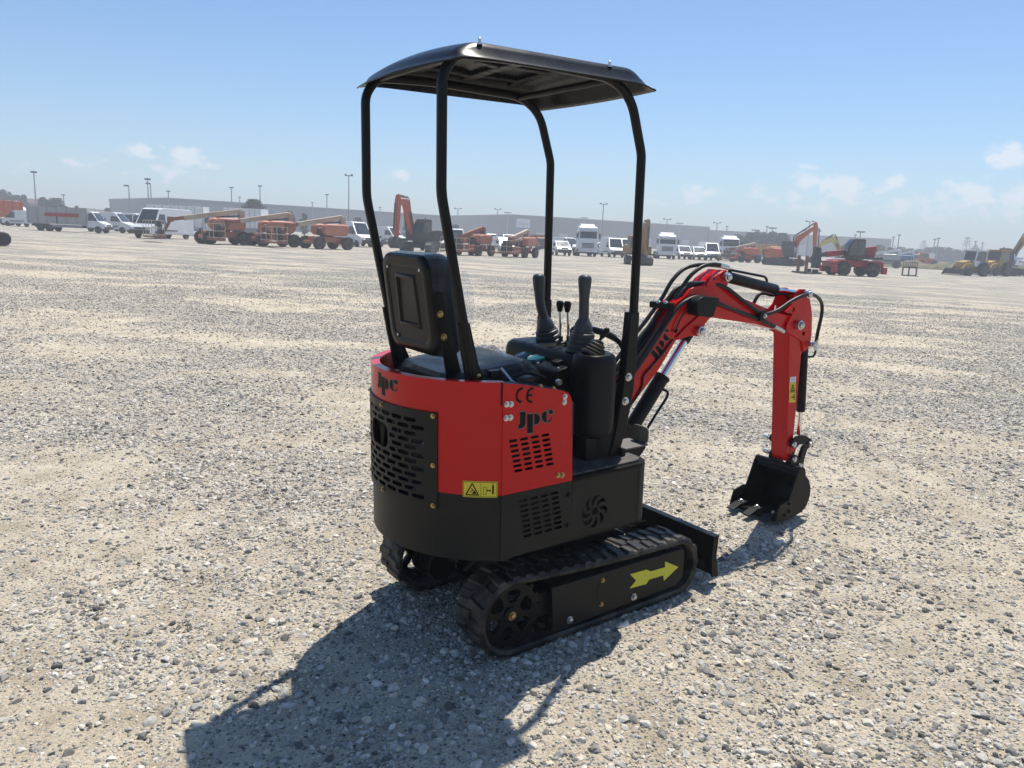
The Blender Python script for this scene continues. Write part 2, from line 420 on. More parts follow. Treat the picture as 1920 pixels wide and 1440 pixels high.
# ---- house: plan of the rear shell -----------------------------------
HW = .42
def _plan():
    pts = []
    for k in range(28): a = R(54) * k / 27; pts.append((.395 - .475 * math.cos(a), -.475 * math.sin(a)))
    p0 = pts[-1]; p1 = (.152, -.4105); p2 = (.176, -HW)
    for k in range(1, 8): t = k / 7; pts.append(((1 - t) ** 2 * p0[0] + 2 * t * (1 - t) * p1[0] + t * t * p2[0], (1 - t) ** 2 * p0[1] + 2 * t * (1 - t) * p1[1] + t * t * p2[1]))
    return pts
PLAN = _plan()
CUM = [0.0]
for i in range(1, len(PLAN)): CUM.append(CUM[-1] + math.hypot(PLAN[i][0] - PLAN[i - 1][0], PLAN[i][1] - PLAN[i - 1][1]))
SMAX = CUM[-1]
def shell(s, z, off=0.0):
    """point on the rear shell at arc length s (positive = right-hand side), height z, off outwards"""
    a = min(abs(s), SMAX); i = 0
    while i < len(CUM) - 2 and CUM[i + 1] < a: i += 1
    t = (a - CUM[i]) / (CUM[i + 1] - CUM[i])
    x = PLAN[i][0] + t * (PLAN[i + 1][0] - PLAN[i][0]); y = PLAN[i][1] + t * (PLAN[i + 1][1] - PLAN[i][1])
    def nrm(j):
        j0, j1 = max(j - 1, 0), min(j + 1, len(PLAN) - 1)
        tx, ty = PLAN[j1][0] - PLAN[j0][0], PLAN[j1][1] - PLAN[j0][1]
        if j == 0: return (-1.0, 0.0)
        L = math.hypot(tx, ty); return (ty / L, -tx / L)
    n0, n1 = nrm(i), nrm(i + 1); nx, ny = n0[0] + t * (n1[0] - n0[0]), n0[1] + t * (n1[1] - n0[1]); L = math.hypot(nx, ny)
    x += nx / L * off; y += ny / L * off
    return Vector((x, y if s >= 0 else -y, z))
def shell_on(px, py):
    d = MROT.transposed() @ ray(px, py); o = _camM; best = None
    P = [(x, -y) for x, y in PLAN[::-1]] + PLAN[1:]; S = [-c for c in CUM[::-1]] + CUM[1:]
    for i in range(len(P) - 1):
        ax, ay = P[i]; ex, ey = P[i + 1][0] - ax, P[i + 1][1] - ay
        det = d.x * -ey + ex * d.y
        if abs(det) < 1e-9: continue
        t = ((ax - o.x) * -ey + ex * (ay - o.y)) / det; u = (d.x * (ay - o.y) - d.y * (ax - o.x)) / det
        if -1e-6 <= u <= 1 + 1e-6 and t > 0 and (best is None or t < best[0]):
            best = (t, S[i] + u * (S[i + 1] - S[i]), o.z + t * d.z)
    return (best[1], best[2]) if best else None
ZB, ZM, ZT = .44, .690, 1.100
GS = shell_on(821, 860)[0]; GZ1 = shell_on(815, 773)[1]; GZ0 = shell_on(812, 953)[1]        # rear grille opening
def shell_strip(b, s0, s1, z0, z1, t=.006):
    n = max(2, int(abs(s1 - s0) / .02)); ss = [s0 + (s1 - s0) * k / n for k in range(n + 1)]
    rings = [[shell(s, z0), shell(s, z1), shell(s, z1, -t), shell(s, z0, -t)] for s in ss]
    b.loft(rings)
b = MB()
go = GS - .012
shell_strip(b, -SMAX, -go, ZM, ZT); shell_strip(b, go, SMAX, ZM, ZT); shell_strip(b, -go, go, GZ1 - .012, ZT)
for s0, s1 in ((-SMAX, SMAX),):
    n = 60; b.loft([[shell(s, ZT - .004), shell(s, ZT + .003), shell(s, ZT + .003, -.034), shell(s, ZT - .004, -.034)] for s in [s0 + (s1 - s0) * k / n for k in range(n + 1)]])
# left-hand side cover carries on forward
b.b2(SMAX * 0 + .172, .49, HW - .006, HW, ZM, 1.06)
cover = b.build('engine_cover', 'red', EX, smooth=40)
b = MB()
shell_strip(b, -SMAX, -go, ZB, ZM - .001); shell_strip(b, go, SMAX, ZB, ZM - .001); shell_strip(b, -go, go, ZB, GZ0 + .012)
b.b2(.172, .49, HW - .006, HW, ZB, ZM - .001)
b.prism([(x, y) for x, y in PLAN] + [(.5, -HW + .004), (.5, HW - .004)] + [(x, -y) for x, y in PLAN[::-1]], ZB + .004, ZB + .012, axis=2)
cw = b.build('counterweight', 'blacksatin', EX, smooth=40)
# ---- rear grille with slots -------------------------------------------
b = MB(); GT = .003
rows = 12; z0g, z1g = GZ0 + .024, GZ1 - .026; rh = (z1g - z0g) / rows
HS0, HS1, HZ0, HZ1 = shell_on(702, 812)[0], shell_on(731, 812)[0], shell_on(716, 838)[1], shell_on(716, 786)[1]        # exhaust opening
def gp(s, z, d): return shell(s, z, .004 + d)
def cell(s0, s1, za, zb, hole):
    n = len(hole); cx, cz = (s0 + s1) / 2, (za + zb) / 2
    outer = []
    for h in hole:
        dx, dz = h[0] - cx, h[1] - cz
        k = min((s1 - s0) / 2 / max(abs(dx), 1e-9), (zb - za) / 2 / max(abs(dz), 1e-9)); outer.append((cx + dx * k, cz + dz * k))
    # snap corners
    for c in ((s0, za), (s1, za), (s1, zb), (s0, zb)):
        j = min(range(n), key=lambda i: (outer[i][0] - c[0]) ** 2 + (outer[i][1] - c[1]) ** 2); outer[j] = c
    vs = [gp(*p, GT) for p in outer] + [gp(*p, GT) for p in hole] + [gp(*p, -GT) for p in hole]
    b.add(vs, [(i, (i + 1) % n, n + (i + 1) % n, n + i) for i in range(n)] + [(n + i, n + (i + 1) % n, 2 * n + (i + 1) % n, 2 * n + i) for i in range(n)])
def plain(s0, s1, za, zb):
    n = max(1, int((s1 - s0) / .02 + .5))
    for k in range(n):
        a, c = s0 + (s1 - s0) * k / n, s0 + (s1 - s0) * (k + 1) / n
        b.add([gp(a, za, GT), gp(c, za, GT), gp(c, zb, GT), gp(a, zb, GT)], [(0, 1, 2, 3)])
plain(-GS, GS, GZ0, z0g); plain(-GS, GS, z1g, GZ1)
pitch = shell_on(791.7, 788)[0] - shell_on(763.5, 784)[0]
hrow = (round((HZ0 - z0g) / rh), round((HZ1 - z0g) / rh))
ZH0, ZH1 = z0g + hrow[0] * rh, z0g + hrow[1] * rh
for r in range(rows):
    za, zb = z0g + r * rh, z0g + (r + 1) * rh
    sh = (r % 2) * pitch / 2
    edges = [-GS]
    s = -GS + .026 + sh
    while s + pitch < GS - .012: edges.append(s); s += pitch
    edges.append(s)
    spans = []
    plain(-GS, edges[1], za, zb)
    for e in edges[1:-1]:
        s0, s1 = e, e + pitch
        if hrow[0] <= r < hrow[1]:
            if s1 <= HS0 or s0 >= HS1: spans.append((s0, s1, True))
            else:
                if s0 < HS0: spans.append((s0, HS0, HS0 - s0 > .03))
                if s1 > HS1: spans.append((HS1, s1, s1 - HS1 > .03))
        else: spans.append((s0, s1, True))
    for s0, s1, h in spans:
        if h: cell(s0, s1, za, zb, stadium((s0 + s1) / 2, (za + zb) / 2, (s1 - s0) - .012, rh * .60, 4))
        else: plain(s0, s1, za, zb)
    plain(edges[-1], GS, za, zb)
hh = rrect(HS0 + .004, HS1 - .004, ZH0 + .004, ZH1 - .004, .034, 5)
cell(HS0, HS1, ZH0, ZH1, hh)
# turned edge of the sheet
for sA in (-GS, GS): b.add([gp(sA, GZ0, GT), gp(sA, GZ1, GT), gp(sA, GZ1, -.004), gp(sA, GZ0, -.004)], [(0, 1, 2, 3)])
for zA in (GZ0, GZ1):
    n = 24; ss = [-GS + 2 * GS * k / n for k in range(n + 1)]
    for i in range(n): b.add([gp(ss[i], zA, GT), gp(ss[i + 1], zA, GT), gp(ss[i + 1], zA, -.004), gp(ss[i], zA, -.004)], [(0, 1, 2, 3)])
grille = b.build('rear_grille', 'blacksatin', EX, smooth=40)
for s in (-GS + .016, 0.0, GS - .016):
    for z in ((GZ1 - .013, GZ0 + .013) if s == 0 else (GZ1 - .013, (GZ0 + GZ1) / 2 - .015, GZ0 + .013)):
        p = shell(s, z, .007); n = (shell(s, z, .01) - shell(s, z, 0)).normalized(); b = MB(); bolt(b, p, n, .0062, .006); b.build('bolt', 'gold', grille)
# engine behind the slots; near-black sheets put the inside shade into colour
n = 40; b = MB(); b.loft([[shell(s, ZB + .02, -.010), shell(s, ZT - .02, -.010), shell(s, ZT - .02, -.014), shell(s, ZB + .02, -.014)] for s in [GS + .01 + (SMAX - GS - .01) * k / 12 for k in range(13)]]); b.build('inner_shade_sheet', 'dark', EX); b = MB(); b.loft([[shell(s, ZB + .02, -.010), shell(s, .97, -.010), shell(s, .97, -.014), shell(s, ZB + .02, -.014)] for s in [-GS - .01 - (SMAX - GS - .01) * k / 12 for k in range(13)]]); b.b2(.17, .49, HW - .016, HW - .010, .45, .97); b.build('inner_shade_sheet', 'dark', EX)  # sheets added over the red inside so the openings read as shaded
b = MB(); b.b2(.12, .46, -.30, .34, .46, .92); b.b2(.06, .13, -.12, .10, .50, .86)
eng = b.build('engine', 'dark', EX)
b = MB(); b.lathe((.06, -.22, .78), (.1, .9, .12), [(0, .0), (0, .045), (.14, .045), (.14, .02), (.2, .02)], 18); b.bar((.02, -.16, .74), (.05, -.27, .80), .012, .012); b.build('muffler', 'zinc', eng)  # bright metal stands in for sunlit bits seen through the slots
b = MB(); b.lathe((.03, -.16, .66), (.2, -1, .1), [(0, .03), (.08, .03), (.08, .02)], 14); b.build('oil_filter', 'red', eng)
b = MB(); b.tube(spline([(.0, -.05, .62), (.04, -.15, .68), (.06, -.25, .62), (.1, -.33, .7)], 6), .012, 8); b.tube(spline([(.02, -.1, .58), (.05, -.2, .60), (.08, -.3, .56)], 6), .009, 8); b.build('engine_pipe', 'plate', eng)
b = MB(); b.lathe((.03, .033, .86), (-1, 0, 0), [(-.1, .03), (.05, .03), (.05, .024), (0, .024)], 20); b.build('exhaust_pipe', 'dark', eng)

# ---- right-hand side panels -------------------------------------------
YS = -HW - .003
up = [(.170, 1.099), (.236, 1.091), (.303, 1.076), (.440, 1.044), (.462, 1.035), (.476, 1.018), (.482, 1.0), (.497, .6885), (.170, .6905)]
vu = [stadium(.2165 + .0482 * c + .0042 * r, .8875 - .0192 * r, .0365, .0108) for r in range(7) for c in range(4)]
fnR = lambda u, v, d: Vector((u, YS + d, v))
side = MB().holed(up, vu, fnR, .004).build('side_panel', 'red', EX, smooth=30)
lo = [(.170, .689), (.497, .687), (.500, .444), (.170, .444)]
vl = [stadium(.2665 + .0485 * c + .0035 * r, .6545 - .0203 * r, .0375, .0112) for r in range(8) for c in range(4)]
lower = MB().holed(lo, vl, fnR, .004).build('lower_side_panel', 'blacksatin', EX, smooth=30, label='black lower side panel with rows of vent slots')
for px in ((1066, 928), (1064, 985)):
    q = on(*px, 1, YS); b = MB(); bolt(b, (q.x, YS, q.z), (0, -1, 0), .007, .004); b.build('panel_bolt', 'black', lower)
for px, m_ in (((950, 758), 'zinc'), ((958, 758), 'zinc'), ((949, 784), 'zinc'), ((957, 783), 'zinc'), ((1059, 744), 'zinc'), ((1058, 754), 'zinc'), ((1046, 891), 'gold'), ((1054, 891), 'gold')):
    q = on(*px, 1, YS); b = MB(); bolt(b, (q.x, YS, q.z), (0, -1, 0), .0075, .005); b.build('bolt', m_, side)
# frame, near-black sheet painting the shade behind the slots, top ledge
b = MB(); b.b2(.175, .49, -HW + .05, -HW + .055, .45, 1.02); b.b2(.487, .497, -HW + .002, -.28, .45, .99)
b.prism([(.165, 1.02), (.165, 1.093), (.30, 1.071), (.455, 1.034), (.475, 1.005), (.475, .95)], -HW + .001, -HW + .006)
b.build('inner_frame', 'dark', EX)
led = [(.165, 1.096), (.302, 1.0735), (.452, 1.0375)]
b = MB()
for (xa, za), (xb, zb) in zip(led, led[1:]):
    b.add([(xa, -HW - .001, za), (xb, -HW - .001, zb), (xb, -HW + .075, zb), (xa, -HW + .075, za), (xa, -HW - .001, za + .004), (xb, -HW - .001, zb + .004), (xb, -HW + .075, zb + .004), (xa, -HW + .075, za + .004)],
          [(3, 2, 1, 0), (4, 5, 6, 7), (0, 1, 5, 4), (1, 2, 6, 5), (2, 3, 7, 6), (3, 0, 4, 7)])
ledge = b.build('side_ledge', 'black', EX, smooth=0)
for x, z in ((.345, 1.067), (.405, 1.052)):
    b = MB(); bolt(b, (x, -HW + .015, z), (0.2, 0, 1), .008, .006); b.build('bolt', 'gold', ledge)

# ---- lettering ---------------------------------------------------------
def poly_tr(pts): return [((p.x - .241) / .165, (p.z - .885) / .165) for p in [on(*Z(x, y, 4.234, 930, 700), 1, YS) for x, y in pts]]
J_ = poly_tr([(186, 308), (233, 303), (233, 400), (228, 416), (214, 430), (178, 441), (177, 412), (188, 402), (191, 390), (191, 330)])
P_ = poly_tr([(247, 326), (291, 320), (291, 470), (247, 476)])
D_ = poly_tr([(303, 320), (322, 320), (340, 332), (348, 352), (346, 376), (334, 396), (318, 405), (303, 406)])
def arc(cx, cy, r0, r1, a0, a1, n=12):
    return [(cx + r0 * math.cos(R(a0 + (a1 - a0) * k / n)), cy + r1 * math.sin(R(a0 + (a1 - a0) * k / n))) for k in range(n + 1)]
C_ = poly_tr([(400, 300), (400, 390), (384, 386), (368, 370), (361, 345), (366, 320), (382, 304)])
T_ = poly_tr([(407, 392), (424, 385), (438, 370), (447, 350), (444, 348), (434, 364), (420, 378), (407, 386)])
O_ = poly_tr(circ(434, 306, 17, 16))
LOGO = [J_, P_, D_, C_, T_, O_]
def logo(fn, name, parent, t=.0008):
    b = MB()
    for q in LOGO:
        n = len(q); b.add([fn(u, v, 0) for u, v in q] + [fn(u, v, t) for u, v in q], [tuple(range(n)), tuple(range(n, 2 * n))] + [(i, (i + 1) % n, n + (i + 1) % n, n + i) for i in range(n)])
    o = b.build(name, 'decal_black', parent, smooth=0)
    b = MB()
    for q in LOGO:                                         # thin grey outline of each letter
        cx = sum(p[0] for p in q) / len(q); cy = sum(p[1] for p in q) / len(q); g = []
        for u, v in q:
            L = math.hypot(u - cx, v - cy); k = 1 + .022 / max(L, .05); g.append((cx + (u - cx) * k, cy + (v - cy) * k))
        b.add([fn(u, v, t * .4) for u, v in g], [tuple(range(len(g)))])
    b.build('lettering_edge', 'edge_grey', o, smooth=0)
    return o
logo(lambda u, v, d: Vector((.241 + .165 * u, YS - .0006 - d, .885 + .165 * v)), 'lettering', side)
s0, z0 = shell_on(707, 731)
s1, z1 = shell_on(747, 716)
LS = (s1 - s0) * .98
zJ, zP = shell_on(709, 697)[1], shell_on(717, 740)[1]; vT, vB = max(v for _, v in J_), min(v for _, v in P_); kz = (zJ - zP) / (vT - vB)
sJ, sO = shell_on(709, 712)[0], shell_on(745.5, 718)[0]; uJ, uO = min(u for u, _ in J_), max(u for u, _ in O_); ku = (sO - sJ) / (uO - uJ)
def rear_logo(u, v, d): return shell(sJ + ku * (u - uJ), zP + kz * (v - vB), .0006 + d)
logo(rear_logo, 'lettering', cover)
# the two-letter conformity mark
b = MB()
def stroke(pts, w):
    P = [Vector((x, 0, z)) for x, z in pts]; n = len(P); Lr = []
    for i in range(n):
        t = (P[min(i + 1, n - 1)] - P[max(i - 1, 0)]).normalized(); k = Vector((-t.z, 0, t.x)); Lr.append((P[i] + k * w / 2, P[i] - k * w / 2))
    q = [a for a, _ in Lr] + [c for _, c in Lr[::-1]]; m = len(q)
    b.add([(p.x, YS - .0006, p.z) for p in q] + [(p.x, YS - .0014, p.z) for p in q], [tuple(range(m)), tuple(range(m, 2 * m))] + [(i, (i + 1) % m, m + (i + 1) % m, m + i) for i in range(m)])
def xz(zx, zy): q = on(*Z(zx, zy, 4.234, 930, 700), 1, YS); return (q.x, q.z)
stroke([xz(*p) for p in [(213, 119), (195, 122), (176, 137), (165, 165), (163, 190), (170, 212), (184, 224), (202, 226)]], .0085)
stroke([xz(*p) for p in [(296, 118), (278, 122), (258, 138), (248, 162), (245, 190), (250, 212), (264, 224), (288, 226)]], .0085)
stroke([xz(*p) for p in [(248, 176), (286, 173)]], .0085)
b.build('lettering', 'decal_black', side, smooth=0)
# yellow warning sticker on the shell corner
sa, za = shell_on(868, 901); sb, zb = shell_on(933, 901); _, zc = shell_on(868, 931)
def stk(s, z, off): return shell(s, z, off)
def shell_poly(b, pts, off, t=.0005):
    n = len(pts); b.add([stk(s, z, off) for s, z in pts], [tuple(range(n))])
b = MB(); n = 10
zt_, zb_ = za, zc
rings = [[stk(s, zt_, .0006), stk(s, zb_, .0006), stk(s, zb_, .0014), stk(s, zt_, .0014)] for s in [sa + (sb - sa) * k / n for k in range(n + 1)]]
b.loft(rings); sticker = b.build('warning_sticker', 'yellow', cover, smooth=0)
def sp_(u, v): return (sa + (sb - sa) * u, zb_ + (zt_ - zb_) * v)
b = MB()
def sline(pts, w, closed=False):
    P = [Vector((p[0] * (sb - sa), p[1] * (zt_ - zb_), 0)) for p in pts]; P = P + [P[0]] if closed else P
    for a, c in zip(P, P[1:]):
        t = (c - a).normalized(); k = Vector((-t.y, t.x, 0)) * w / 2
        m = max(1, int((c - a).length / .012))
        for i in range(m):
            e, g = a.lerp(c, i / m), a.lerp(c, (i + 1) / m)
            shell_poly(b, [(sa + p.x, zb_ + p.y) for p in (e + k, g + k, g - k, e - k)], .0020)
sline([(.02, .05), (.98, .05), (.98, .95), (.02, .95)], .0014, True); sline([(.52, .05), (.52, .95)], .001)
sline([(.09, .15), (.46, .15), (.275, .86)], .0042, True)
sline([(.20, .30), (.29, .45), (.25, .58)], .003); sline([(.29, .45), (.36, .36)], .003)
shell_poly(b, [sp_(*p) for p in [(.27, .22), (.40, .22), (.37, .36), (.30, .36)]], .0020)
sline([(.60, .2), (.68, .2), (.68, .66), (.60, .66)], .0014, True); sline([(.71, .45), (.80, .45)], .003)
sline([(.73, .52), (.70, .45), (.73, .38)], .002); sline([(.78, .52), (.81, .45), (.78, .38)], .002)
sline([(.87, .78), (.87, .5)], .006); sline([(.84, .66), (.90, .66)], .003); sline([(.86, .5), (.855, .22)], .003); sline([(.88, .5), (.885, .22)], .003)
shell_poly(b, [sp_(.87 + .018 * math.cos(a), .86 + .05 * math.sin(a)) for a in [math.pi / 4 * k for k in range(8)]], .0020)
b.build('warning_symbol', 'decal_black', sticker, smooth=0)

# ---- floor box with fan-shaped opening, deck, mat ----------------------
ZD = .694
XB0, XB1 = .502, .925
plan = [(XB0, -HW)] + [(XB1 - .07 + .07 * math.sin(R(a)), -HW + .07 - .07 * math.cos(R(a))) for a in range(0, 91, 10)] + [(XB1 - .07 + .07 * math.cos(R(a)), HW - .07 + .07 * math.sin(R(a))) for a in range(0, 91, 10)] + [(XB0, HW)]
b = MB(); pl = plan[1:]                                   # walls except the straight right-hand sheet
rings = [[Vector((x, y, ZB)), Vector((x, y, ZD)), Vector((x, y, ZD)) + Vector((-.005, 0, 0)), Vector((x, y, ZB)) + Vector((-.005, 0, 0))] for x, y in pl]
b.loft(rings)
b.prism(plan, ZD - .012, ZD, axis=2); b.prism(plan, ZB + .002, ZB + .010, axis=2)
floor = b.build('floor_box', 'blacksatin', EX, smooth=40)
fc = on(1115, 959, 1, -HW); fr_ = .062
holes = [circ(fc.x, fc.z, .0165, 20)]
for k in range(8):
    a0 = R(45 * k + 8); o_ = []
    for j in range(7):
        t = j / 6; r = .027 + .040 * t; o_.append((fc.x + r * math.cos(a0 - .55 * t * t - .02), fc.z + r * math.sin(a0 - .55 * t * t - .02)))
    for j in range(7):
        t = 1 - j / 6; r = .027 + .040 * t; w_ = .30 + .14 * t; o_.append((fc.x + r * math.cos(a0 + w_ - .55 * t * t), fc.z + r * math.sin(a0 + w_ - .55 * t * t)))
    holes.append(o_)
MB().holed([(XB0, ZD), (XB1 - .07, ZD), (XB1 - .07, ZB), (XB0, ZB)], holes, lambda u, v, d: Vector((u, -HW + d, v)), .004).build('vent_panel', 'blacksatin', floor, smooth=30)
b = MB(); b.b2(XB0 + .01, XB1 - .08, -HW + .03, -HW + .034, ZB + .01, ZD - .015); b.build('vent_shade_sheet', 'dark', floor)  # near-black sheet paints the shade inside the fan openings
mp = [(XB0 + .004, -HW + .022)] + [(XB1 - .075 + .055 * math.sin(R(a)), -HW + .077 - .055 * math.cos(R(a))) for a in range(0, 91, 10)] + [(XB1 - .02, HW - .03), (XB0 + .004, HW - .03)]
MB().prism(mp, ZD + .001, ZD + .010, axis=2).build('floor_mat', 'mat', EX, bevel=.003, smooth=30)
# ---- inside of the house under the seat ----------------------------------
_in = [(x + .03, y * .94) for x, y in PLAN]
b = MB(); b.prism(_in + [(.5, -.40), (.5, .40)] + [(x, -y) for x, y in _in[::-1][:-1]], .985, 1.0, axis=2); b.b2(.49, .50, -.40, .40, .70, 1.0)
b.b2(.10, .40, -.24, .24, 1.0, 1.06); b.build('seat_base', 'black', EX, bevel=.006)

# ---- seat -----------------------------------------------------------------
ST = MB()
def back_pt(y, z, d): return Vector((.045 - .045 * (z - 1.17) / .35 + d, y, z))
outl = rrect(-.185, .165, 1.165, 1.525, .055, 6)
outl = [(y * (1.0 if z > 1.3 else 1.0), z + .0) for y, z in outl]
b = MB()
def ring(sc_, d, dz=0): return [back_pt(-.01 + (y + .01) * sc_, 1.345 + (z - 1.345) * sc_ + dz, d) for y, z in outl]
b.loft([ring(1.0, .02), ring(1.0, .004), ring(.965, -.004), ring(.80, -.006), ring(.755, -.001)], caps=False)
n = len(outl)
inner = [back_pt(y, z, -.001) for y, z in [(-.01 + (y + .01) * .755, 1.345 + (z - 1.345) * .755) for y, z in outl]]
# embossed trapezoid in the middle of the shell
tz = [(-.085, 1.265), (.055, 1.265), (.035, 1.455), (-.065, 1.455)]
def frame(pts, k):
    cy = sum(p[0] for p in pts) / 4; cz = sum(p[1] for p in pts) / 4; return [(cy + (p[0] - cy) * k, cz + (p[1] - cz) * k) for p in pts]
tz = [(-.090, 1.262), (.070, 1.262), (.062, 1.450), (-.082, 1.450)]
i0 = [back_pt(y, z, -.001) for y, z in frame(tz, 1.06)]; i1 = [back_pt(y, z, -.006) for y, z in frame(tz, 1.0)]; i2 = [back_pt(y, z, -.006) for y, z in frame(tz, .90)]; i3 = [back_pt(y, z, .001) for y, z in frame(tz, .84)]
b.add(i0 + i1 + i2 + i3, [(4 * k + i, 4 * k + (i + 1) % 4, 4 * k + 4 + (i + 1) % 4, 4 * k + 4 + i) for k in range(3) for i in range(4)] + [(12, 13, 14, 15)])
poly = [Vector((p.y, p.z, 0)) for p in inner]; hole = [Vector((p.y, p.z, 0)) for p in i0]
tris = tessellate_polygon([poly, hole]); b.add(inner + i0, [tuple(t) for t in tris])
seat = b.build('seat', 'black', EX, smooth=50)
# upholstery of the back, puffed towards the front
rng = random.Random(3)
def ringc(sc_, d): return [back_pt(-.01 + (y + .01) * sc_, 1.345 + (z - 1.345) * sc_, d) for y, z in outl]
b = MB(); b.loft([ringc(1.015, .012), ringc(1.04, .035), ringc(1.05, .06), ringc(1.04, .085), ringc(1.0, .105), ringc(.9, .12), ringc(.6, .125)])
b.build('backrest_cushion', 'wrap', seat, smooth=60)
# seat cushion
cu = rrect(.070, .460, -.220, .205, .085, 6)
def rc(k, z, dz=0): return [Vector((.26 + (x - .26) * k, y * k, z + .06 * (x - .2))) for x, y in cu]
b = MB(); b.loft([rc(.94, 1.0), rc(1.0, 1.02), rc(1.03, 1.055), rc(1.01, 1.09), rc(.95, 1.108), rc(.8, 1.118), rc(.4, 1.116)])
b.build('seat_cushion', 'wrap', seat, smooth=60)
# loose plastic at the front of the cushion
b = MB(); rg = random.Random(11); nx_, ny_ = 9, 14
V = []
for i in range(nx_):
    for j in range(ny_):
        u, v = i / (nx_ - 1), j / (ny_ - 1)
        V.append((.36 + .12 * u + rg.uniform(-.006, .006), -.235 + .40 * v + rg.uniform(-.006, .006), 1.152 - .10 * u * u + rg.uniform(-.010, .010) - .012 * math.sin(9 * v)))
b.add(V, [(i * ny_ + j, i * ny_ + j + 1, (i + 1) * ny_ + j + 1, (i + 1) * ny_ + j) for i in range(nx_ - 1) for j in range(ny_ - 1)])
b.build('loose_plastic_wrap', 'film', seat, smooth=20)
b = MB(); V = []
for i in range(6):
    for j in range(10):
        u, v = i / 5, j / 9
        V.append((.16 + .03 * u * math.sin(3.1 * v) + rg.uniform(-.005, .005), -.16 + .02 * u + rg.uniform(-.006, .006) - .02 * v * (1 - v), 1.19 + .28 * v))
b.add([(x + .035 * (k // 10) / 5, y, z) for k, (x, y, z) in enumerate(V)], [(i * 10 + j, i * 10 + j + 1, (i + 1) * 10 + j + 1, (i + 1) * 10 + j) for i in range(5) for j in range(9)])
b.build('loose_plastic_wrap', 'film', seat, smooth=20)
# recliner bracket and bolts
yb_ = -.192
br = [(.028, 1.40), (.062, 1.40), (.100, 1.25), (.150, 1.06), (.085, 1.06), (.055, 1.22), (.035, 1.30)]
MB().prism(br, yb_ - .006, yb_ + .004).build('recliner_bracket', 'black', seat, bevel=.002)
for px in ((825, 589), (832, 632)):
    q = on(*px, 1, yb_ - .006); b = MB(); bolt(b, (q.x, yb_ - .006, q.z), (0, -1, 0), .0085, .006); b.build('bolt', 'gold', seat)
for y, z in ((.115, 1.475), (-.135, 1.475), (.10, 1.215)):
    b = MB(); b.lathe(back_pt(y, z, -.004), (-1, 0, 0), [(0, .006), (.003, .006), (.005, .003)], 10); b.build('screw', 'zinc', seat)
# seat rail with adjusting lever
b = MB(); b.b2(.05, .42, -.245, -.215, 1.02, 1.05); b.b2(.05, .42, .215, .245, 1.02, 1.05)
b.box((.335, -.30, 1.075), (.10, .05, .022), Matrix.Rotation(R(12), 3, 'Z')); b.tube(spline([(.30, -.29, 1.085), (.36, -.31, 1.10), (.43, -.33, 1.075)], 5), .007, 6)
b.tube(spline([(.20, -.29, 1.07), (.28, -.32, 1.085), (.36, -.33, 1.06), (.42, -.34, 1.045)], 6), .008, 8)
b.box((.225, -.285, 1.105), (.05, .03, .03)); b.build('seat_rail', 'black', seat, bevel=.003)
b = MB(); b.tube([on(939, 690, 1, -.30), on(960, 716, 1, -.34)], .0055, 8); bolt(b, on(960, 717, 1, -.34), (.5, -.6, -.5), .010, .012, False); b.build('adjusting_rod', 'zinc', seat)
b = MB(); q = on(896, 704, 1, -.29); bolt(b, q, (0, -1, 0), .009, .006); b.build('bolt', 'gold', seat)

# ---- roll-over frame ---------------------------------------------------------
WR = .289
def frame_side(s):
    y = WR * s
    path = fillet([(.134, y, 1.075), (.001, y, 1.735), (.004, y, 2.108), (.052, y, 2.177), (.30, y, 2.190), (.735, y, 2.178), (.838, y, 2.115), (.905, y, 1.915), (.905, y, 1.10), (.897, y, .99)],
                  [0, .030, .030, .06, .2, .10, .09, .022, .2, 0])
    b = MB(); K = len(path); rings = []
    for i, p in enumerate(path):
        t = (path[min(i + 1, K - 1)] - path[max(i - 1, 0)]).normalized(); n = Vector((0, 1, 0)); u = t.cross(n).normalized()
        a, c = .0160, .0155
        rings.append([p + u * a * math.copysign(abs(math.cos(q)) ** .6, math.cos(q)) + n * c * math.copysign(abs(math.sin(q)) ** .6, math.sin(q)) for q in [2 * math.pi * k / 16 for k in range(16)]])
    b.loft(rings)
    fo = b.build('canopy_post', 'black', EX, smooth=45)
    # flattened foot of the rear post
    b = MB(); b.prism([(.112, 1.30), (.062, 1.30), (.08, 1.20), (.115, 1.03), (.205, 1.03), (.150, 1.15)], y - .008, y + .008); b.build('post_foot', 'black', fo, bevel=.003)
    # socket carrying the front post
    sec = [(.895, 1.298, .024), (.895, 1.27, .025), (.887, 1.10, .028), (.879, .98, .030), (.866, .90, .030), (.845, .80, .028), (.815, .70, .024)]
    b = MB(); b.loft([[Vector((x - w, y - .021, z)), Vector((x + w, y - .021, z)), Vector((x + w, y + .021, z)), Vector((x - w, y + .021, z))] for x, z, w in sec])
    so = b.build('post_socket', 'black', fo, bevel=.004)
    if s < 0:
        for px in ((1178, 707), (1172, 752)):
            q = on(*px, 1, y - .021); b = MB(); bolt(b, (q.x, y - .021, q.z), (0, -1, 0), .0115, .010); b.build('bolt', 'zinc', so)
    return fo
frame_side(1); frame_side(-1)
for x_, z_ in ((.06, 2.176), (.72, 2.172)): b = MB(); b.tube([(x_, -WR, z_), (x_, WR, z_)], .013, 10); b.build('cross_tube', 'black', EX)

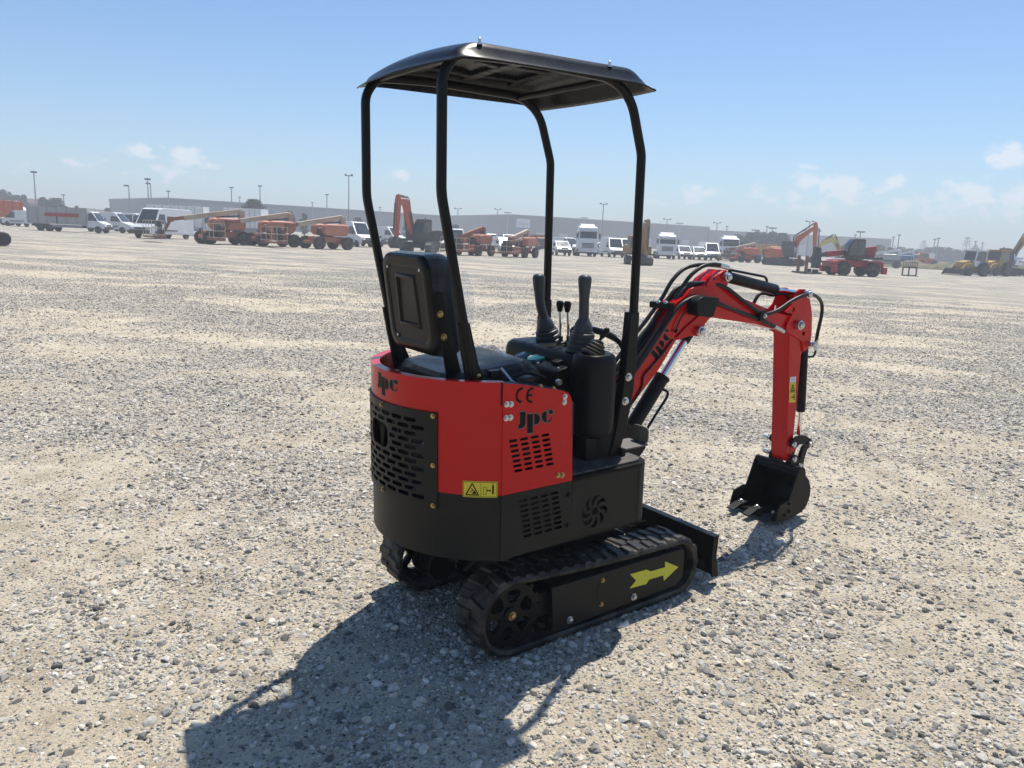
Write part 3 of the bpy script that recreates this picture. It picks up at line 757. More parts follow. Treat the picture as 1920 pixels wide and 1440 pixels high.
# ---- canopy --------------------------------------------------------------------
CX0, CX1, CYW = -.040, .925, .362
def ss(a, b_, x): t = min(1, max(0, (x - a) / (b_ - a))); return t * t * (3 - 2 * t)
def eo(t): t = min(1, max(0, t)); return 1 - (1 - t) ** 2.2
def cz(x, y):
    v = abs(y) / CYW
    top = 2.214 + .020 * (1 - v ** 2)
    er = ss(CX0 + .015, CX0 + .05, x) * .25 + .75 * eo((x - CX0 - .03) / .15); ef = ss(CX1 - .02, CX1 - .05, x) * .25 + .75 * eo((CX1 - .03 - x) / .12)
    e = min(er, ef)
    rib = .008 * ss(.17, .22, x) * ss(.40, .35, x) * ss(.26, .20, abs(y)) + .008 * ss(.44, .49, x) * ss(.70, .65, x) * ss(.26, .20, abs(y))
    lip = 2.152 if x < .45 else 2.150
    z = lip + (top - lip) * e + rib - .006 * ss(CX0 + .015, CX0, x) - .004 * ss(CX1 - .015, CX1, x)
    z -= .052 * ss(.86, 1.0, v) * e
    return z
xs_ = [CX0 + (CX1 - CX0) * k / 84 for k in range(85)]; ys_ = [-CYW + 2 * CYW * k / 48 for k in range(49)]
b = MB(); V = []; nx_, ny_ = len(xs_), len(ys_)
def edgex(x, y):   # rear edge bowed in plan, corners rounded
    v = abs(y) / CYW; k = (x - CX0) / (CX1 - CX0)
    return x + .042 * v * v * (1 - k) ** 5 - .03 * v * v * k ** 5
for x in xs_:
    for y in ys_: V.append((edgex(x, y), y, cz(x, y)))
top = list(V); under = [(x, y * .992, z - .005) for x, y, z in V]
b.add(top + under, [])
def idx(i, j, l): return l * nx_ * ny_ + i * ny_ + j
F_ = []
for i in range(nx_ - 1):
    for j in range(ny_ - 1):
        F_.append((idx(i, j, 0), idx(i + 1, j, 0), idx(i + 1, j + 1, 0), idx(i, j + 1, 0)))
        F_.append((idx(i, j, 1), idx(i, j + 1, 1), idx(i + 1, j + 1, 1), idx(i + 1, j, 1)))
for i in range(nx_ - 1):
    for j in (0, ny_ - 1): F_.append((idx(i, j, 0), idx(i + 1, j, 0), idx(i + 1, j, 1), idx(i, j, 1)))
for j in range(ny_ - 1):
    for i in (0, nx_ - 1): F_.append((idx(i, j, 0), idx(i, j + 1, 0), idx(i, j + 1, 1), idx(i, j, 1)))
b.f += F_
canopy = b.build('canopy', 'plastic', EX, smooth=50)
M_can = mat('glossy_black_plastic', (0.006, 0.0065, 0.008), 0.24, coat=0.0, spec=.16, dirt=(0.022, 0.022, 0.024), dirt_amt=.35, scale=5)
canopy.data.materials[0] = M_can
# moulded ribs of the underside
b = MB()
def under_bar(pts, w, h):
    for a, c in zip(pts, pts[1:]): b.bar((a[0], a[1], cz(*a) - .010), (c[0], c[1], cz(*c) - .010), w, h)
for x in (.20, .43, .66): under_bar([(x, -.26 + .065 * k) for k in range(9)], .05, .022)
for y in (-.20, .0, .20): under_bar([(.20 + .0575 * k, y) for k in range(9)], .045, .020)
b.build('canopy_rib', 'plastic', canopy, bevel=.006)
for x in (.125, .69):
    for y in (-.322,):
        b = MB(); z = cz(x, y); b.lathe((x, y, z - .004), (0, 0, 1), [(0, .010), (.004, .010), (.004, .005), (.020, .005), (.022, .003)], 12); b.b2(x - .012, x + .012, y - .004, y + .004, z - .03, z - .012)
        b.build('canopy_bolt', 'zinc', canopy)

# ---- console ----------------------------------------------------------------------
b = MB()
def rbox(b, x0, x1, y0, y1, z0, z1, r=.04, crown=.0, under=False):
    """box with rounded plan and rounded top"""
    cx, cy = (x0 + x1) / 2, (y0 + y1) / 2; o = rrect(x0, x1, y0, y1, min(r, (x1 - x0) * .48, (y1 - y0) * .48), 5)
    def rg(k, z): return [Vector((cx + (p[0] - cx) * k, cy + (p[1] - cy) * (1 - (1 - k) * (x1 - x0) / (y1 - y0)), z)) for p in o]
    h = r * .9; b.loft(([rg(.55, z0), rg(.80, z0 + .008), rg(.93, z0 + .03), rg(.985, z0 + .06)] if under else [rg(.97, z0), rg(1, z0 + .02)]) + [rg(1, z0 + (.10 if under else .03)), rg(1, z1 - h), rg(.985, z1 - h * .6), rg(.93, z1 - h * .25), rg(.82, z1 - h * .05), rg(.6, z1 + crown)])
rbox(b, .665, .885, -.240, .315, .80, 1.128, .06)
rbox(b, .645, .812, -.340, -.178, .79, 1.140, .062, 0, True)
rbox(b, .68, .80, -.30, -.20, .70, .83, .04)
b.prism([(.67, .70), (.72, .70), (.86, .70), (.86, .84), (.66, .84)], -.30, .30)
console = b.build('control_console', 'plastic', EX, bevel=.004, smooth=50)
# instrument box facing the seat
b = MB()
pq = [on(978, 656, 2, 1.075), on(1068, 680, 2, 1.075)]
ya, yb2 = -.185, .155
b.prism([(.595, .74), (.595, 1.058), (.605, 1.066), (.735, 1.092), (.745, .74)], ya, yb2)
panel = b.build('instrument_box', 'black', console, bevel=.010, seg=3)
def ptop(x, y): return Vector((x, y, 1.066 + (x - .605) * .2 + .001))
for x, y, r in ((.640, .100, .038), (.640, .012, .040)):
    b = MB(); nrm_ = Vector((-.2, 0, 1)); b.lathe(ptop(x, y), nrm_, [(0, r), (.010, r), (.014, r * .93), (.012, r * .82), (.012, 0)], 28); b.build('gauge_cap', 'teal', panel)
b = MB(); b.box(ptop(.665, -.115) + Vector((0, 0, .008)), (.06, .04, .016), Matrix.Rotation(R(-12), 3, 'Y')); b.box(ptop(.70, -.05) + Vector((0, 0, .003)), (.03, .03, .006)); b.build('rocker_switch', 'plastic', panel, bevel=.003)
for x, y in ((.618, .06), (.618, -.03), (.715, -.07), (.62, -.165), (.715, -.165)): b = MB(); b.lathe(ptop(x, y), (0, 0, 1), [(0, .006), (.003, .005), (.004, .0)], 10); b.build('panel_screw', 'zinc', panel)
b = MB(); b.lathe((.600, -.186, 1.02), (0, -1, 0), [(0, .012), (.018, .012), (.018, 0)], 14); b.build('key_switch', 'zinc', panel)
# joysticks
def boot(b, p, d, prof, n=20): b.lathe(p, d, prof, n)
def bellows(L, r0, r1, k=5):
    pr = []
    for i in range(k):
        t = i / k; r = r0 + (r1 - r0) * t
        pr += [(L * t, r), (L * (t + .55 / k), r * 1.0), (L * (t + .75 / k), r * .88), (L * (t + .98 / k), r * .90)]
    return pr + [(L, r1 * .85)]
jl = [on(1031, 640, 1, .145), on(1029, 618, 1, .145), on(1020, 596, 1, .15), on(1013, 570, 1, .15), on(1011, 545, 1, .15), on(1010, 516, 1, .15)]
jr = [on(1090, 650, 1, -.15), on(1093, 622, 1, -.15), on(1094.5, 598, 1, -.15), on(1095, 570, 1, -.15), on(1096, 545, 1, -.15), on(1097, 518, 1, -.15)]
for P_j in (jl, jr):
    grip = spline(P_j[1:], 6); K = len(grip); b = MB()
    rad = [.021 + (.003 if k / K < .3 else 0) * (1 - k / K / .3) + .007 * ss(.55, .95, k / K) for k in range(K)]
    g2 = grip + [grip[-1] + (grip[-1] - grip[-2]).normalized() * .006]
    b.tube(g2, rad[:-1] + [.024, .013], 16)
    j = b.build('joystick', 'greyplastic', console, smooth=60)
    d = (P_j[2] - P_j[0]).normalized(); d = (d + Vector((0, 0, 1.2))).normalized(); base = P_j[0] - Vector((0, 0, .020))
    b = MB(); L_ = (P_j[2] - base).length
    pr = bellows(L_ * .62, .066, .046, 4) + [(L_ * .70, .040), (L_ * .86, .034), (L_ * 1.0, .024)]
    b.lathe(base, (P_j[2] - base), pr, 24); b.build('rubber_boot', 'greyplastic', j, smooth=35)
# travel levers
for px0, px1 in (((1050, 574), (1051, 640)), ((1064, 575), (1066, 640))):
    p1 = on(*px0, 1, .03 if px0[0] < 1057 else -.015); p0 = on(*px1, 1, .03 if px0[0] < 1057 else -.015)
    b = MB(); b.tube([p0, p1], .0062, 10); lv = b.build('travel_lever', 'chrome', console)
    b = MB(); b.lathe(p1 - Vector((0, 0, .02)), (0, 0, 1), [(-.004, .008), (0, .0105), (.02, .0155), (.034, .017), (.042, .012), (.045, 0)], 16); b.build('knob', 'black', lv)
    b = MB(); b.lathe(p0 - Vector((0, 0, .055)), (0, 0, 1), [(0, .036), (.012, .036), (.016, .026), (.026, .031), (.030, .022), (.040, .026), (.044, .018), (.052, .020), (.058, .010), (.078, .010)], 16); b.build('lever_boot', 'rubber', lv, smooth=30)
# small blade lever on the right
p0, p1 = on(1112, 655, 1, -.265), on(1140, 616, 1, -.285)
b = MB(); dd = (p1 - p0); b.tube([p0, p0 + dd * .62], .006, 8); b.tube([p0 + dd * .55, p0 + dd * .7, p0 + dd * .95, p0 + dd * 1.02], [.009, .012, .0125, .007], 10); lv = b.build('blade_lever', 'black', console, smooth=60)
b = MB(); b.lathe(p0 - Vector((.0, 0, .025)), dd + Vector((0, 0, .04)), [(0, .052), (.010, .052), (.013, .040), (.022, .046), (.026, .034), (.036, .039), (.040, .028), (.050, .031), (.054, .020), (.064, .018), (.068, .008)], 20); b.build('lever_boot', 'rubber', lv, smooth=30)
# grab rail in front of the console
gr_ = fillet([(.90, .10, 1.02), (.90, .10, 1.195), (.90, -.12, 1.195), (.90, -.262, 1.16), (.90, -.262, .98)], .07)
MB().tube(gr_, .015, 12).build('grab_rail', 'black', EX, smooth=60)
# foot pedal
b = MB(); b.b2(.86, 1.02, -.30, -.18, .715, .722)
b.prism(rrect(-.30, -.205, .722, .795, .02, 3), 1.015, 1.022, axis=0); b.build('foot_pedal', 'plate', EX, bevel=.002)
b = MB(); b.b2(.84, .86, -.33, -.15, .70, .735); b.tube([(.80, -.14, .74), (.95, -.20, .73)], .012, 8); b.build('pedal_linkage', 'black', EX, bevel=.002)

# ---- swing post and boom ---------------------------------------------------------------
b = MB(); b.lathe((1.03, 0, .50), (0, 0, 1), [(0, .07), (.06, .07), (.06, .055), (.16, .055), (.16, .07), (.22, .07)], 24)
for y in (-.085, .075): b.prism([(.93, .52), (.93, .74), (.97, .80), (1.03, .80), (1.20, .70), (1.23, .62), (1.16, .55)], y, y + .012)
b.b2(.92, 1.0, -.12, .12, .50, .56); b.build('swing_post', 'black', EX, bevel=.004)
YB = .046
S2 = (3.6, 1100, 470); S8 = (7.2, 1200, 480); S7 = (6.0, 1320, 480)
def xzp(pts, S, y=-YB): return tr(pts, *S, 1, y)
up_ = xzp([(480, 640), (540, 592), (600, 480 + 66), (680, 440), (760, 412), (840, 402), (880, 400)], S8)
root_top = [tuple(on(1129, 806, 1, -YB).xz)]
lug = xzp([(905, 370), (960, 300), (1090, 212), (1130, 188), (1155, 190), (1168, 260), (1170, 330), (1176, 400), (1240, 490), (1330, 555)], S8)
tip = [tuple(on(x, y, 1, -YB).xz) for x, y in ((1400, 562), (1435, 577), (1462, 588), (1500, 597), (1506, 610), (1498, 622), (1470, 619), (1455.6, 618.6), (1416.7, 607.5), (1360, 599.5), (1334, 594.5))]
under_ = xzp([(900, 850), (862, 905), (842, 955)], S8) + [tuple(on(x, y, 1, -YB).xz) for x, y in ((1319, 617), (1318, 627), (1308, 631), (1291, 629), (1270, 637))] + xzp([(600, 612), (490, 800), (430, 880), (330, 1010), (255, 1120)], S2) + [tuple(on(1146, 814, 1, -YB).xz), tuple(on(1132, 815, 1, -YB).xz)]
boom_o = root_top + up_ + lug + tip + under_
b = MB(); b.prism(boom_o, -YB, YB)
boom = b.build('boom', 'red', EX, bevel=.003, smooth=25)
# lug plates stand apart: a slot along the centre of the lug is suggested by proud cheek plates
b = MB(); ck = xzp([(880, 402), (905, 370), (960, 300), (1090, 212), (1130, 188), (1155, 190), (1168, 260), (1172, 390), (1120, 430), (980, 425)], S8)
b.prism(ck, -YB - .008, -YB - .0005); b.prism(ck, YB + .0005, YB + .008); b.build('lug_plate', 'red', boom, bevel=.002, smooth=25)
b = MB()
rc_ = xzp([(1040, 530), (860, 880), (640, 1080)], S8)
b.prism(xzp([(950, 812), (870, 902), (842, 958), (850, 1040), (775, 1082), (660, 1076), (500, 1132), (470, 1100), (600, 960), (780, 800)], S8), -YB - .010, -YB - .0006); b.build('pivot_plate', 'red', boom, bevel=.003, smooth=25)
q = on(1003 / 7.2 + 1200, 305 / 7.2 + 480, 1, -YB - .009); MB().lathe((q.x, -YB - .0088, q.z), (0, -1, 0), [(0, .0075), (.0008, .0075), (.0009, 0)], 14).build('lug_hole_shade', 'dark', boom)  # dark disc laid on as the shade of a hole; nothing is cut
def pin(px, y, parent, r=.017, L=.028):
    q = on(*px, 1, y); b = MB(); b.lathe((q.x, y + .01, q.z), (0, -1, 0), [(0, r), (.02, r), (.02, r * 1.22), (.02 + L * .45, r * 1.22), (.02 + L * .5, r * .9), (.02 + L * .8, r * .85), (.02 + L, r * .5), (.02 + L + .001, 0)], 18)
    return b.build('pin', 'zinc', parent)
pin((1359, 519), -YB - .008, boom, .018, .030); pin((1309, 620), -YB - .010, boom, .019, .030)
S16 = (16.0, 1200, 600)
BL = [xzp(q, S16) for q in ([(330, 985), (385, 880), (520, 1010), (545, 1060), (520, 1120), (490, 1195), (450, 1190), (440, 1140), (345, 1020)], [(452, 830), (520, 752), (735, 965), (645, 1105)], [(555, 680), (600, 622), (650, 605), (700, 640), (722, 700), (705, 790), (680, 850)], [(735, 400), (870, 550), (850, 600), (780, 628), (730, 600), (698, 540), (705, 460)], circ(805, 322, 46, 16))]
b = MB()
for q in BL: b.prism(q, -YB - .0016, -YB - .0008)
bl_ = b.build('lettering', 'decal_black', boom, smooth=0); b = MB()
for q in BL:
    cx = sum(p[0] for p in q) / len(q); cz_ = sum(p[1] for p in q) / len(q); b.prism([(cx + (x - cx) * (1 + .0028 / max(.006, math.hypot(x - cx, z - cz_))), cz_ + (z - cz_) * (1 + .0028 / max(.006, math.hypot(x - cx, z - cz_)))) for x, z in q], -YB - .0007, -YB - .0003)
b.build('lettering_edge', 'edge_grey', bl_, smooth=0)
# work light
b = MB(); wl = xzp([(815, 540), (1015, 555), (1020, 585), (945, 800), (915, 828), (740, 800), (720, 770), (715, 620), (760, 560)], S8, -.09)
b.prism(wl, -.115, -.048); light = b.build('work_light', 'plastic', boom, bevel=.006, seg=3)
# ---- boom cylinder -----------------------------------------------------------------------
c0, c1 = on(1169, 826, 1, 0), on(1242, 706, 1, 0); dd = (c1 - c0); Lc = dd.length
b = MB(); b.lathe(c0, dd, [(0, .02), (.0, .036), (Lc - .012, .036), (Lc - .01, .040), (Lc, .040), (Lc, .022), (Lc - .004, .020)], 28); cyl = b.build('boom_cylinder', 'black', EX, smooth=40)
c2 = on(1297, 617, 1, 0); MB().tube([c1, c1 + (c2 - c1) * .8], .0185, 20).build('piston_rod', 'chrome', cyl, smooth=60)
b = MB(); b.tube([c1 + (c2 - c1) * .74, c2], .025, 16); b.build('rod_end', 'black', cyl, smooth=60)
tb = [on(*p, 1, -.03) for p in [Z(520, 940, *S2), Z(548, 950, *S2), Z(545, 985, *S2), Z(470, 1100, *S2), Z(400, 1215, *S2), Z(385, 1245, *S2)]]
b = MB(); b.tube(fillet(tb, .02), .0065, 8); q0, q1 = [on(*Z(*p, *S2), 1, -.03) for p in ((365, 1180), (400, 1210))]; b.tube([q0, q1], .007, 8); b.lathe(tb[-1], tb[-1] - tb[-2], [(-.012, .011), (.0, .012), (.012, .011)], 10); b.build('steel_pipe', 'black', cyl)
hs = [on(*Z(*p, *S2), 1, -.03) for p in ((382, 1250), (362, 1290), (340, 1320), (324, 1355), (318, 1400), (300, 1440))]
b = MB(); b.tube(hs[:2] , .0125, 10); b.build('hose_fitting', 'zinc', cyl); b = MB(); b.tube(spline(hs[1:], 6), .0105, 10); b.build('hose', 'hose', cyl)

# ---- arm ------------------------------------------------------------------------------------
YA = .052
body = [tuple(on(x, y, 1, -YA).xz) for x, y in ((1480, 606), (1505, 612), (1509, 655), (1503, 664), (1489, 811), (1486, 842), (1482, 863), (1477, 866))]
# rear face of the arm lies along the line of corner (1480,625)-(1475,830)
rear = [tuple(on(x, y, 1, -YA).xz) for x, y in ((1474, 850), (1476, 798), (1480, 640), (1479, 615))]
b = MB(); b.prism(body + rear, -YA, YA); arm = b.build('arm', 'red', EX, bevel=.006, smooth=25)
hd = xzp([(990, 640), (925, 640), (905, 625), (925, 600), (965, 560), (1030, 400), (1060, 372), (1120, 372), (1150, 395), (1172, 480), (1192, 580), (1200, 680), (1196, 850), (1185, 960), (1165, 1010), (1140, 1052), (1105, 1075), (1090, 960), (1000, 900), (935, 860), (915, 790)], S7, -YA)
hole1 = xzp([(995, 578), (1018, 575), (1022, 610), (995, 652), (988, 630)], S7, -YA - .006)
hole2 = xzp([(1095, 852), (1135, 852), (1128, 885), (1112, 902), (1100, 885)], S7, -YA - .006)
b = MB()
b.holed(hd, [hole1, hole2], lambda u, v, d: Vector((u, -YA - .009 + d, v)), .008)
b.holed(hd, [hole1, hole2], lambda u, v, d: Vector((u, YA + .001 + d, v)), .008)
# front flange between the cheek plates
fl = xzp([(1150, 400), (1172, 480), (1192, 580), (1200, 680), (1196, 850), (1185, 960)], S7, -YA)
b.loft([[Vector((x, -YA - .007, z)), Vector((x - .012, -YA - .007, z)), Vector((x - .012, YA + .007, z)), Vector((x, YA + .007, z))] for x, z in fl])
b.build('arm_head', 'red', arm, bevel=.002, smooth=25)
for px, r in (((1495, 609), .021), ((1510, 551), .019), ((1517, 645), .014)): pin(px, -YA - .009, arm, r, .030)
q = on(1487, 838, 1, -YA); b = MB(); b.lathe((q.x, -YA + .01, q.z), (0, -1, 0), [(0, .03), (.012, .03), (.012, .028)], 20); b.build('pivot_boss', 'red', arm)
# arm stickers on the near face
def arm_quad(x0, x1, y0, y1): return [on(x, y, 1, -YA - .001) for x, y in ((x0, y0), (x1, y0 - 1), (x1 - .6, y1 - 1), (x0 - .6, y1))]
def quad_sticker(name, m, pts, off, parent):
    b = MB(); b.add([p + Vector((0, -off, 0)) for p in pts] + [p + Vector((0, -off - .0006, 0)) for p in pts], [(0, 1, 2, 3), (7, 6, 5, 4), (0, 4, 5, 1), (1, 5, 6, 2), (2, 6, 7, 3), (3, 7, 4, 0)]); return b.build(name, m, parent, smooth=0)
quad_sticker('white_label', 'white_sticker', arm_quad(1481.5, 1492.5, 707, 717.5), 0, arm)
ys2 = quad_sticker('warning_sticker', 'yellow', arm_quad(1480, 1492, 718, 755), 0, arm)
qa = arm_quad(1480, 1492, 718, 755)
def qpt(u, v): return qa[3].lerp(qa[2], u).lerp(qa[0].lerp(qa[1], u), v) + Vector((0, -.0014, 0))
b = MB()
def qline(pts, w, closed=False):
    P = [Vector(p) for p in pts]; P = P + [P[0]] if closed else P
    for a, c in zip(P, P[1:]):
        t = (c - a).normalized(); k = Vector((-t.y * 1.0, t.x, 0)) * w / 2
        b.add([qpt(*(p)[:2]) for p in (a + k, c + k, c - k, a - k)], [(0, 1, 2, 3)])
qline([(.18, .58, 0), (.85, .58, 0), (.52, .90, 0)], .07, True); qline([(.52, .64, 0), (.52, .76, 0)], .1)
qline([(.75, .12, 0), (.75, .42, 0)], .14); qline([(.3, .27, 0), (.68, .27, 0)], .05); qline([(.05, .5, 0), (.95, .5, 0)], .015)
b.build('warning_symbol', 'decal_black', ys2, smooth=0)
wq = arm_quad(1481.5, 1492.5, 707, 717.5); b = MB()
for k in range(3):
    v0 = .25 + .22 * k; A_ = [wq[3].lerp(wq[0], v).lerp(wq[2].lerp(wq[1], v), u) + Vector((0, -.0010, 0)) for u, v in ((.15, v0), (.85, v0), (.85, v0 + .06), (.15, v0 + .06))]; b.add(A_, [(0, 1, 2, 3)])
b.build('label_text', 'edge_grey', arm, smooth=0)
# ---- arm cylinder ---------------------------------------------------------------------------
a0, a1, a2 = on(1361, 523, 1, 0), on(1456, 545, 1, 0), on(1502, 553, 1, 0)
a0 = on(1362, 519, 1, 0); a1 = on(1454, 543, 1, 0); a2 = on(1503, 551, 1, 0)
dd = a1 - a0; Lc = dd.length
b = MB(); b.lathe(a0, dd, [(-.02, .016), (-.02, .026), (.02, .028), (.03, .0285), (Lc - .006, .0285), (Lc, .026), (Lc, .014)], 24); ac = b.build('arm_cylinder', 'plastic', EX, smooth=40)
MB().tube([a1, a2], .0135, 16).build('piston_rod', 'chrome', ac, smooth=60)
b = MB(); b.tube([a1.lerp(a2, .86), a2], .019, 12); b.build('rod_end', 'black', ac)
tb = [on(*Z(*p, *S2), 1, .0) for p in ((958, 128), (1000, 136), (1185, 172), (1205, 178), (1216, 195), (1216, 215))]
b = MB(); b.tube(fillet(tb, .015), .0065, 8); b.tube([on(*Z(*p, *S2), 1, .0) for p in ((965, 125), (968, 160))], .009, 8); b.build('steel_pipe', 'black', ac)
# ---- bucket cylinder, links, bucket -----------------------------------------------------------
k0, k1, k2 = on(1509, 655, 1, 0.0), on(1500, 770, 1, 0), on(1498, 822, 1, 0)
k0 = on(1507, 650, 1, 0.0); k1 = on(1501, 771, 1, 0); k2 = on(1497.5, 815, 1, 0)
sh_ = Vector((.0, 0, 0)); dd = k1 - k0; Lc = dd.length
b = MB(); b.lathe(k0, dd, [(0, .026), (Lc - .01, .026), (Lc, .024), (Lc, .012)], 20); bc = b.build('bucket_cylinder', 'black', EX, smooth=40)
MB().tube([k1, k2], .013, 16).build('piston_rod', 'chrome', bc, smooth=60)
tb = [on(*p, 1, -.01) for p in ((1529, 657), (1528, 664), (1524, 669), (1508, 669))]; MB().tube(fillet(tb, .012), .006, 8).build('steel_pipe', 'black', bc)
S6 = (6.545, 1340, 800)
def x6(pts, y): return tr(pts, *S6, 1, y)
l1 = x6([(905, 215), (930, 165), (990, 115), (1050, 97), (1110, 110), (1160, 150), (1185, 195), (1175, 235), (1140, 245), (1115, 215), (1060, 205), (1010, 215), (985, 250), (935, 255)], -.06)
b = MB(); b.prism(l1, -.075, -.061); b.prism(l1, .061, .075); lk = b.build('bucket_link', 'black', EX, bevel=.002)
l2 = x6([(1120, 180), (1165, 170), (1185, 205), (1150, 240), (1112, 270), (1085, 350), (1070, 420), (1060, 480), (1030, 500), (1005, 480), (1010, 440), (1035, 330), (1065, 245)], -.03)
b = MB(); b.prism(l2, -.045, -.025); b.prism(l2, .025, .045); b.build('bucket_link', 'black', EX, bevel=.002)
for px in ((1487, 833), (1517, 832), (1498, 873), (1487.5, 860.5)): pin(px, -.075, lk, .013, .008)
b = MB()
for px, z_ in (((1487, 833), 0), ((1487.5, 860), 0)): b = MB(); q = on(*px, 1, -.075); b.lathe((q.x, .12, q.z), (0, -1, 0), [(0, .014), (.03, .014), (.03, .010), (.19, .010)], 12); b.build('cross_pin', 'zinc', lk)
BW0, BW1 = -.150, .140
sideo = x6([(1020, 560), (1040, 520), (1075, 497), (1105, 512), (1112, 560), (1110, 592), (1150, 650), (1170, 740), (1165, 840), (1120, 970), (1060, 1045), (985, 1088), (900, 1130), (750, 1150), (742, 1120), (830, 1000), (905, 900), (960, 740)], BW0)
b = MB(); b.prism(sideo, BW0 - .004, BW0 + .005); b.prism(sideo, BW1 - .005, BW1 + .004)
# curved shell between the side plates
bk = sideo[4:14]
n = len(bk); inn = []
for i, (x, z) in enumerate(bk):
    t = Vector((bk[min(i + 1, n - 1)][0] - bk[max(i - 1, 0)][0], bk[min(i + 1, n - 1)][1] - bk[max(i - 1, 0)][1])).normalized(); inn.append((x + t.y * .009, z - t.x * .009))
b.loft([[Vector((x, BW0, z)), Vector((x, BW1, z)), Vector((u, BW1, w)), Vector((u, BW0, w))] for (x, z), (u, w) in zip(bk, inn)])
b.loft([[Vector((x, BW0 + .004, z)), Vector((x, BW1 - .004, z)), Vector((x, BW1 - .004, z - .012)), Vector((x, BW0 + .004, z - .012))] for x, z in (sideo[13], sideo[14])])
p_top = Vector((sideo[1][0] + .012, 0, sideo[1][1] - .01))
b.tube([(p_top.x, BW0 - .003, p_top.z), (p_top.x, BW1 + .003, p_top.z)], .019, 14)
top0 = bk[0]; b.loft([[Vector((p_top.x - .02, y, p_top.z - .03)), Vector((p_top.x, y, p_top.z + .018)), Vector((top0[0], y, top0[1] + .01)), Vector((top0[0], y, top0[1] - .02))] for y in (BW0, BW1)])
bucket = b.build('bucket', 'black', EX, bevel=.0015, smooth=30)
# ears of the bucket
e1 = x6([(935, 350), (965, 338), (1000, 350), (1010, 400), (1060, 470), (1075, 520), (1020, 560), (900, 520), (905, 440), (915, 380)], -.06)
b = MB(); b.prism(e1, -.075, -.060); b.prism(e1, .060, .075); b.build('bucket_ear', 'black', bucket, bevel=.002)
lipx, lipz = sideo[14]
for k, y in enumerate((BW1 - .035, (BW0 + BW1) / 2, BW0 + .035)):
    b = MB(); b.loft([[Vector((lipx + .06, y - .024, lipz + .012)), Vector((lipx + .06, y + .024, lipz + .012)), Vector((lipx + .06, y + .024, lipz - .012)), Vector((lipx + .06, y - .024, lipz - .012))],
                      [Vector((lipx - .0, y - .024, lipz + .010)), Vector((lipx, y + .024, lipz + .010)), Vector((lipx, y + .024, lipz - .012)), Vector((lipx, y - .024, lipz - .012))],
                      [Vector((lipx - .068, y - .024, lipz - .012)), Vector((lipx - .068, y + .024, lipz - .012)), Vector((lipx - .068, y + .024, lipz - .017)), Vector((lipx - .068, y - .024, lipz - .017))]])
    th = b.build('bucket_tooth', 'blacksatin', bucket, bevel=.001)
    b = MB(); bolt(b, (lipx + .03, y, lipz + .012), (0, 0, 1), .010, .010); b.build('bolt', 'zinc', th)
cut = x6([(790, 965), (905, 895), (938, 905), (925, 1060), (895, 1132), (735, 1165), (760, 1060)], BW0 - .006)
for y0_, y1_ in ((BW0 - .014, BW0 - .0045), (BW1 + .0045, BW1 + .014)):
    b = MB(); b.prism(cut, y0_, y1_); sc_ = b.build('side_cutter', 'blacksatin', bucket, bevel=.0015)
    for p in ((912, 945), (912, 1040), (860, 1088)): b = MB(); q = x6([p], BW0 - .014)[0]; bolt(b, (q[0], y0_ if y0_ < 0 else y1_, q[1]), (0, -1 if y0_ < 0 else 1, 0), .008, .007); b.build('cutter_bolt', 'black', sc_)
# ---- hoses on the boom -------------------------------------------------------------------------
def hose(name, pts, S, y, r=.0098, fit=None, parent=boom, m='hose'):
    ysq = y if hasattr(y, '__len__') else [y] * len(pts)
    P = [on(*Z(*p, *S), 1, yy) for p, yy in zip(pts, ysq)]
    return MB().tube(spline(P, 7), r, 10).build(name, m, parent, smooth=60)
S2t = S2
hose('hose', [(170, 780), (310, 585), (400, 472), (505, 325), (575, 205), (655, 125), (745, 97), (845, 97), (905, 103)], S2, .035)
hose('hose', [(180, 860), (330, 690), (470, 505), (560, 380), (640, 252), (705, 165), (780, 108), (850, 92), (900, 97)], S2, [0, 0, 0, 0, -.005, -.015, -.02, -.02, -.02])
hose('hose', [(190, 940), (320, 760), (450, 580), (555, 425), (620, 310), (690, 235), (800, 217), (860, 225), (950, 255), (1060, 340), (1160, 412), (1205, 430), (1290, 402), (1380, 342), (1470, 300), (1540, 302), (1584, 350), (1586, 430), (1562, 540), (1549, 612)], S2,
     [-.02] * 5 + [-.02, -.02, -.045, -.062, -.066, -.066, -.068, -.072, -.08, -.085, -.06, -.03, -.02, -.015, -.012])
hose('hose', [(200, 1000), (300, 850), (400, 705), (520, 520), (610, 392), (680, 335), (760, 312), (870, 350), (1000, 402), (1160, 462), (1215, 487), (1268, 512)], S2, [-.04, -.04, -.045, -.05, -.056, -.06, -.060, -.060, -.060, -.060, -.062, -.066])
hose('hose', [(160, 850), (300, 660), (430, 500), (520, 370), (600, 262), (690, 222), (790, 215)], S2, .012)
hose('hose', [(150, 920), (270, 740), (400, 555), (500, 420), (570, 320)], S2, .018, r=.009)
hose('hose', [(1122, 365), (1160, 300), (1200, 288), (1250, 300), (1320, 292), (1352, 320), (1362, 352)], S2, .06)
hose('hose', [(150, 880), (285, 690), (415, 520), (505, 392), (580, 290), (655, 235), (740, 222)], S2, .026)
hose('hose', [(195, 905), (310, 730), (430, 560), (535, 405), (600, 300), (660, 245), (760, 225)], S2, .002)
hose('hose', [(180, 985), (290, 820), (400, 655), (500, 500), (575, 390)], S2, [-.03, -.03, -.032, -.035, -.038], r=.009)
hose('cable', [(705, 368), (645, 440), (612, 510), (602, 545)], S2, -.060, .0035)
hose('cable', [(582, 600), (515, 690), (440, 780), (385, 845), (372, 920), (322, 1010), (250, 1090), (170, 1180)], S2, -.052, .0045)
b = MB(); b.tube([on(*Z(*p, *S2), 1, -.058) for p in ((606, 532), (598, 552))], .007, 8); b.build('cable_plug', 'plastic', boom)
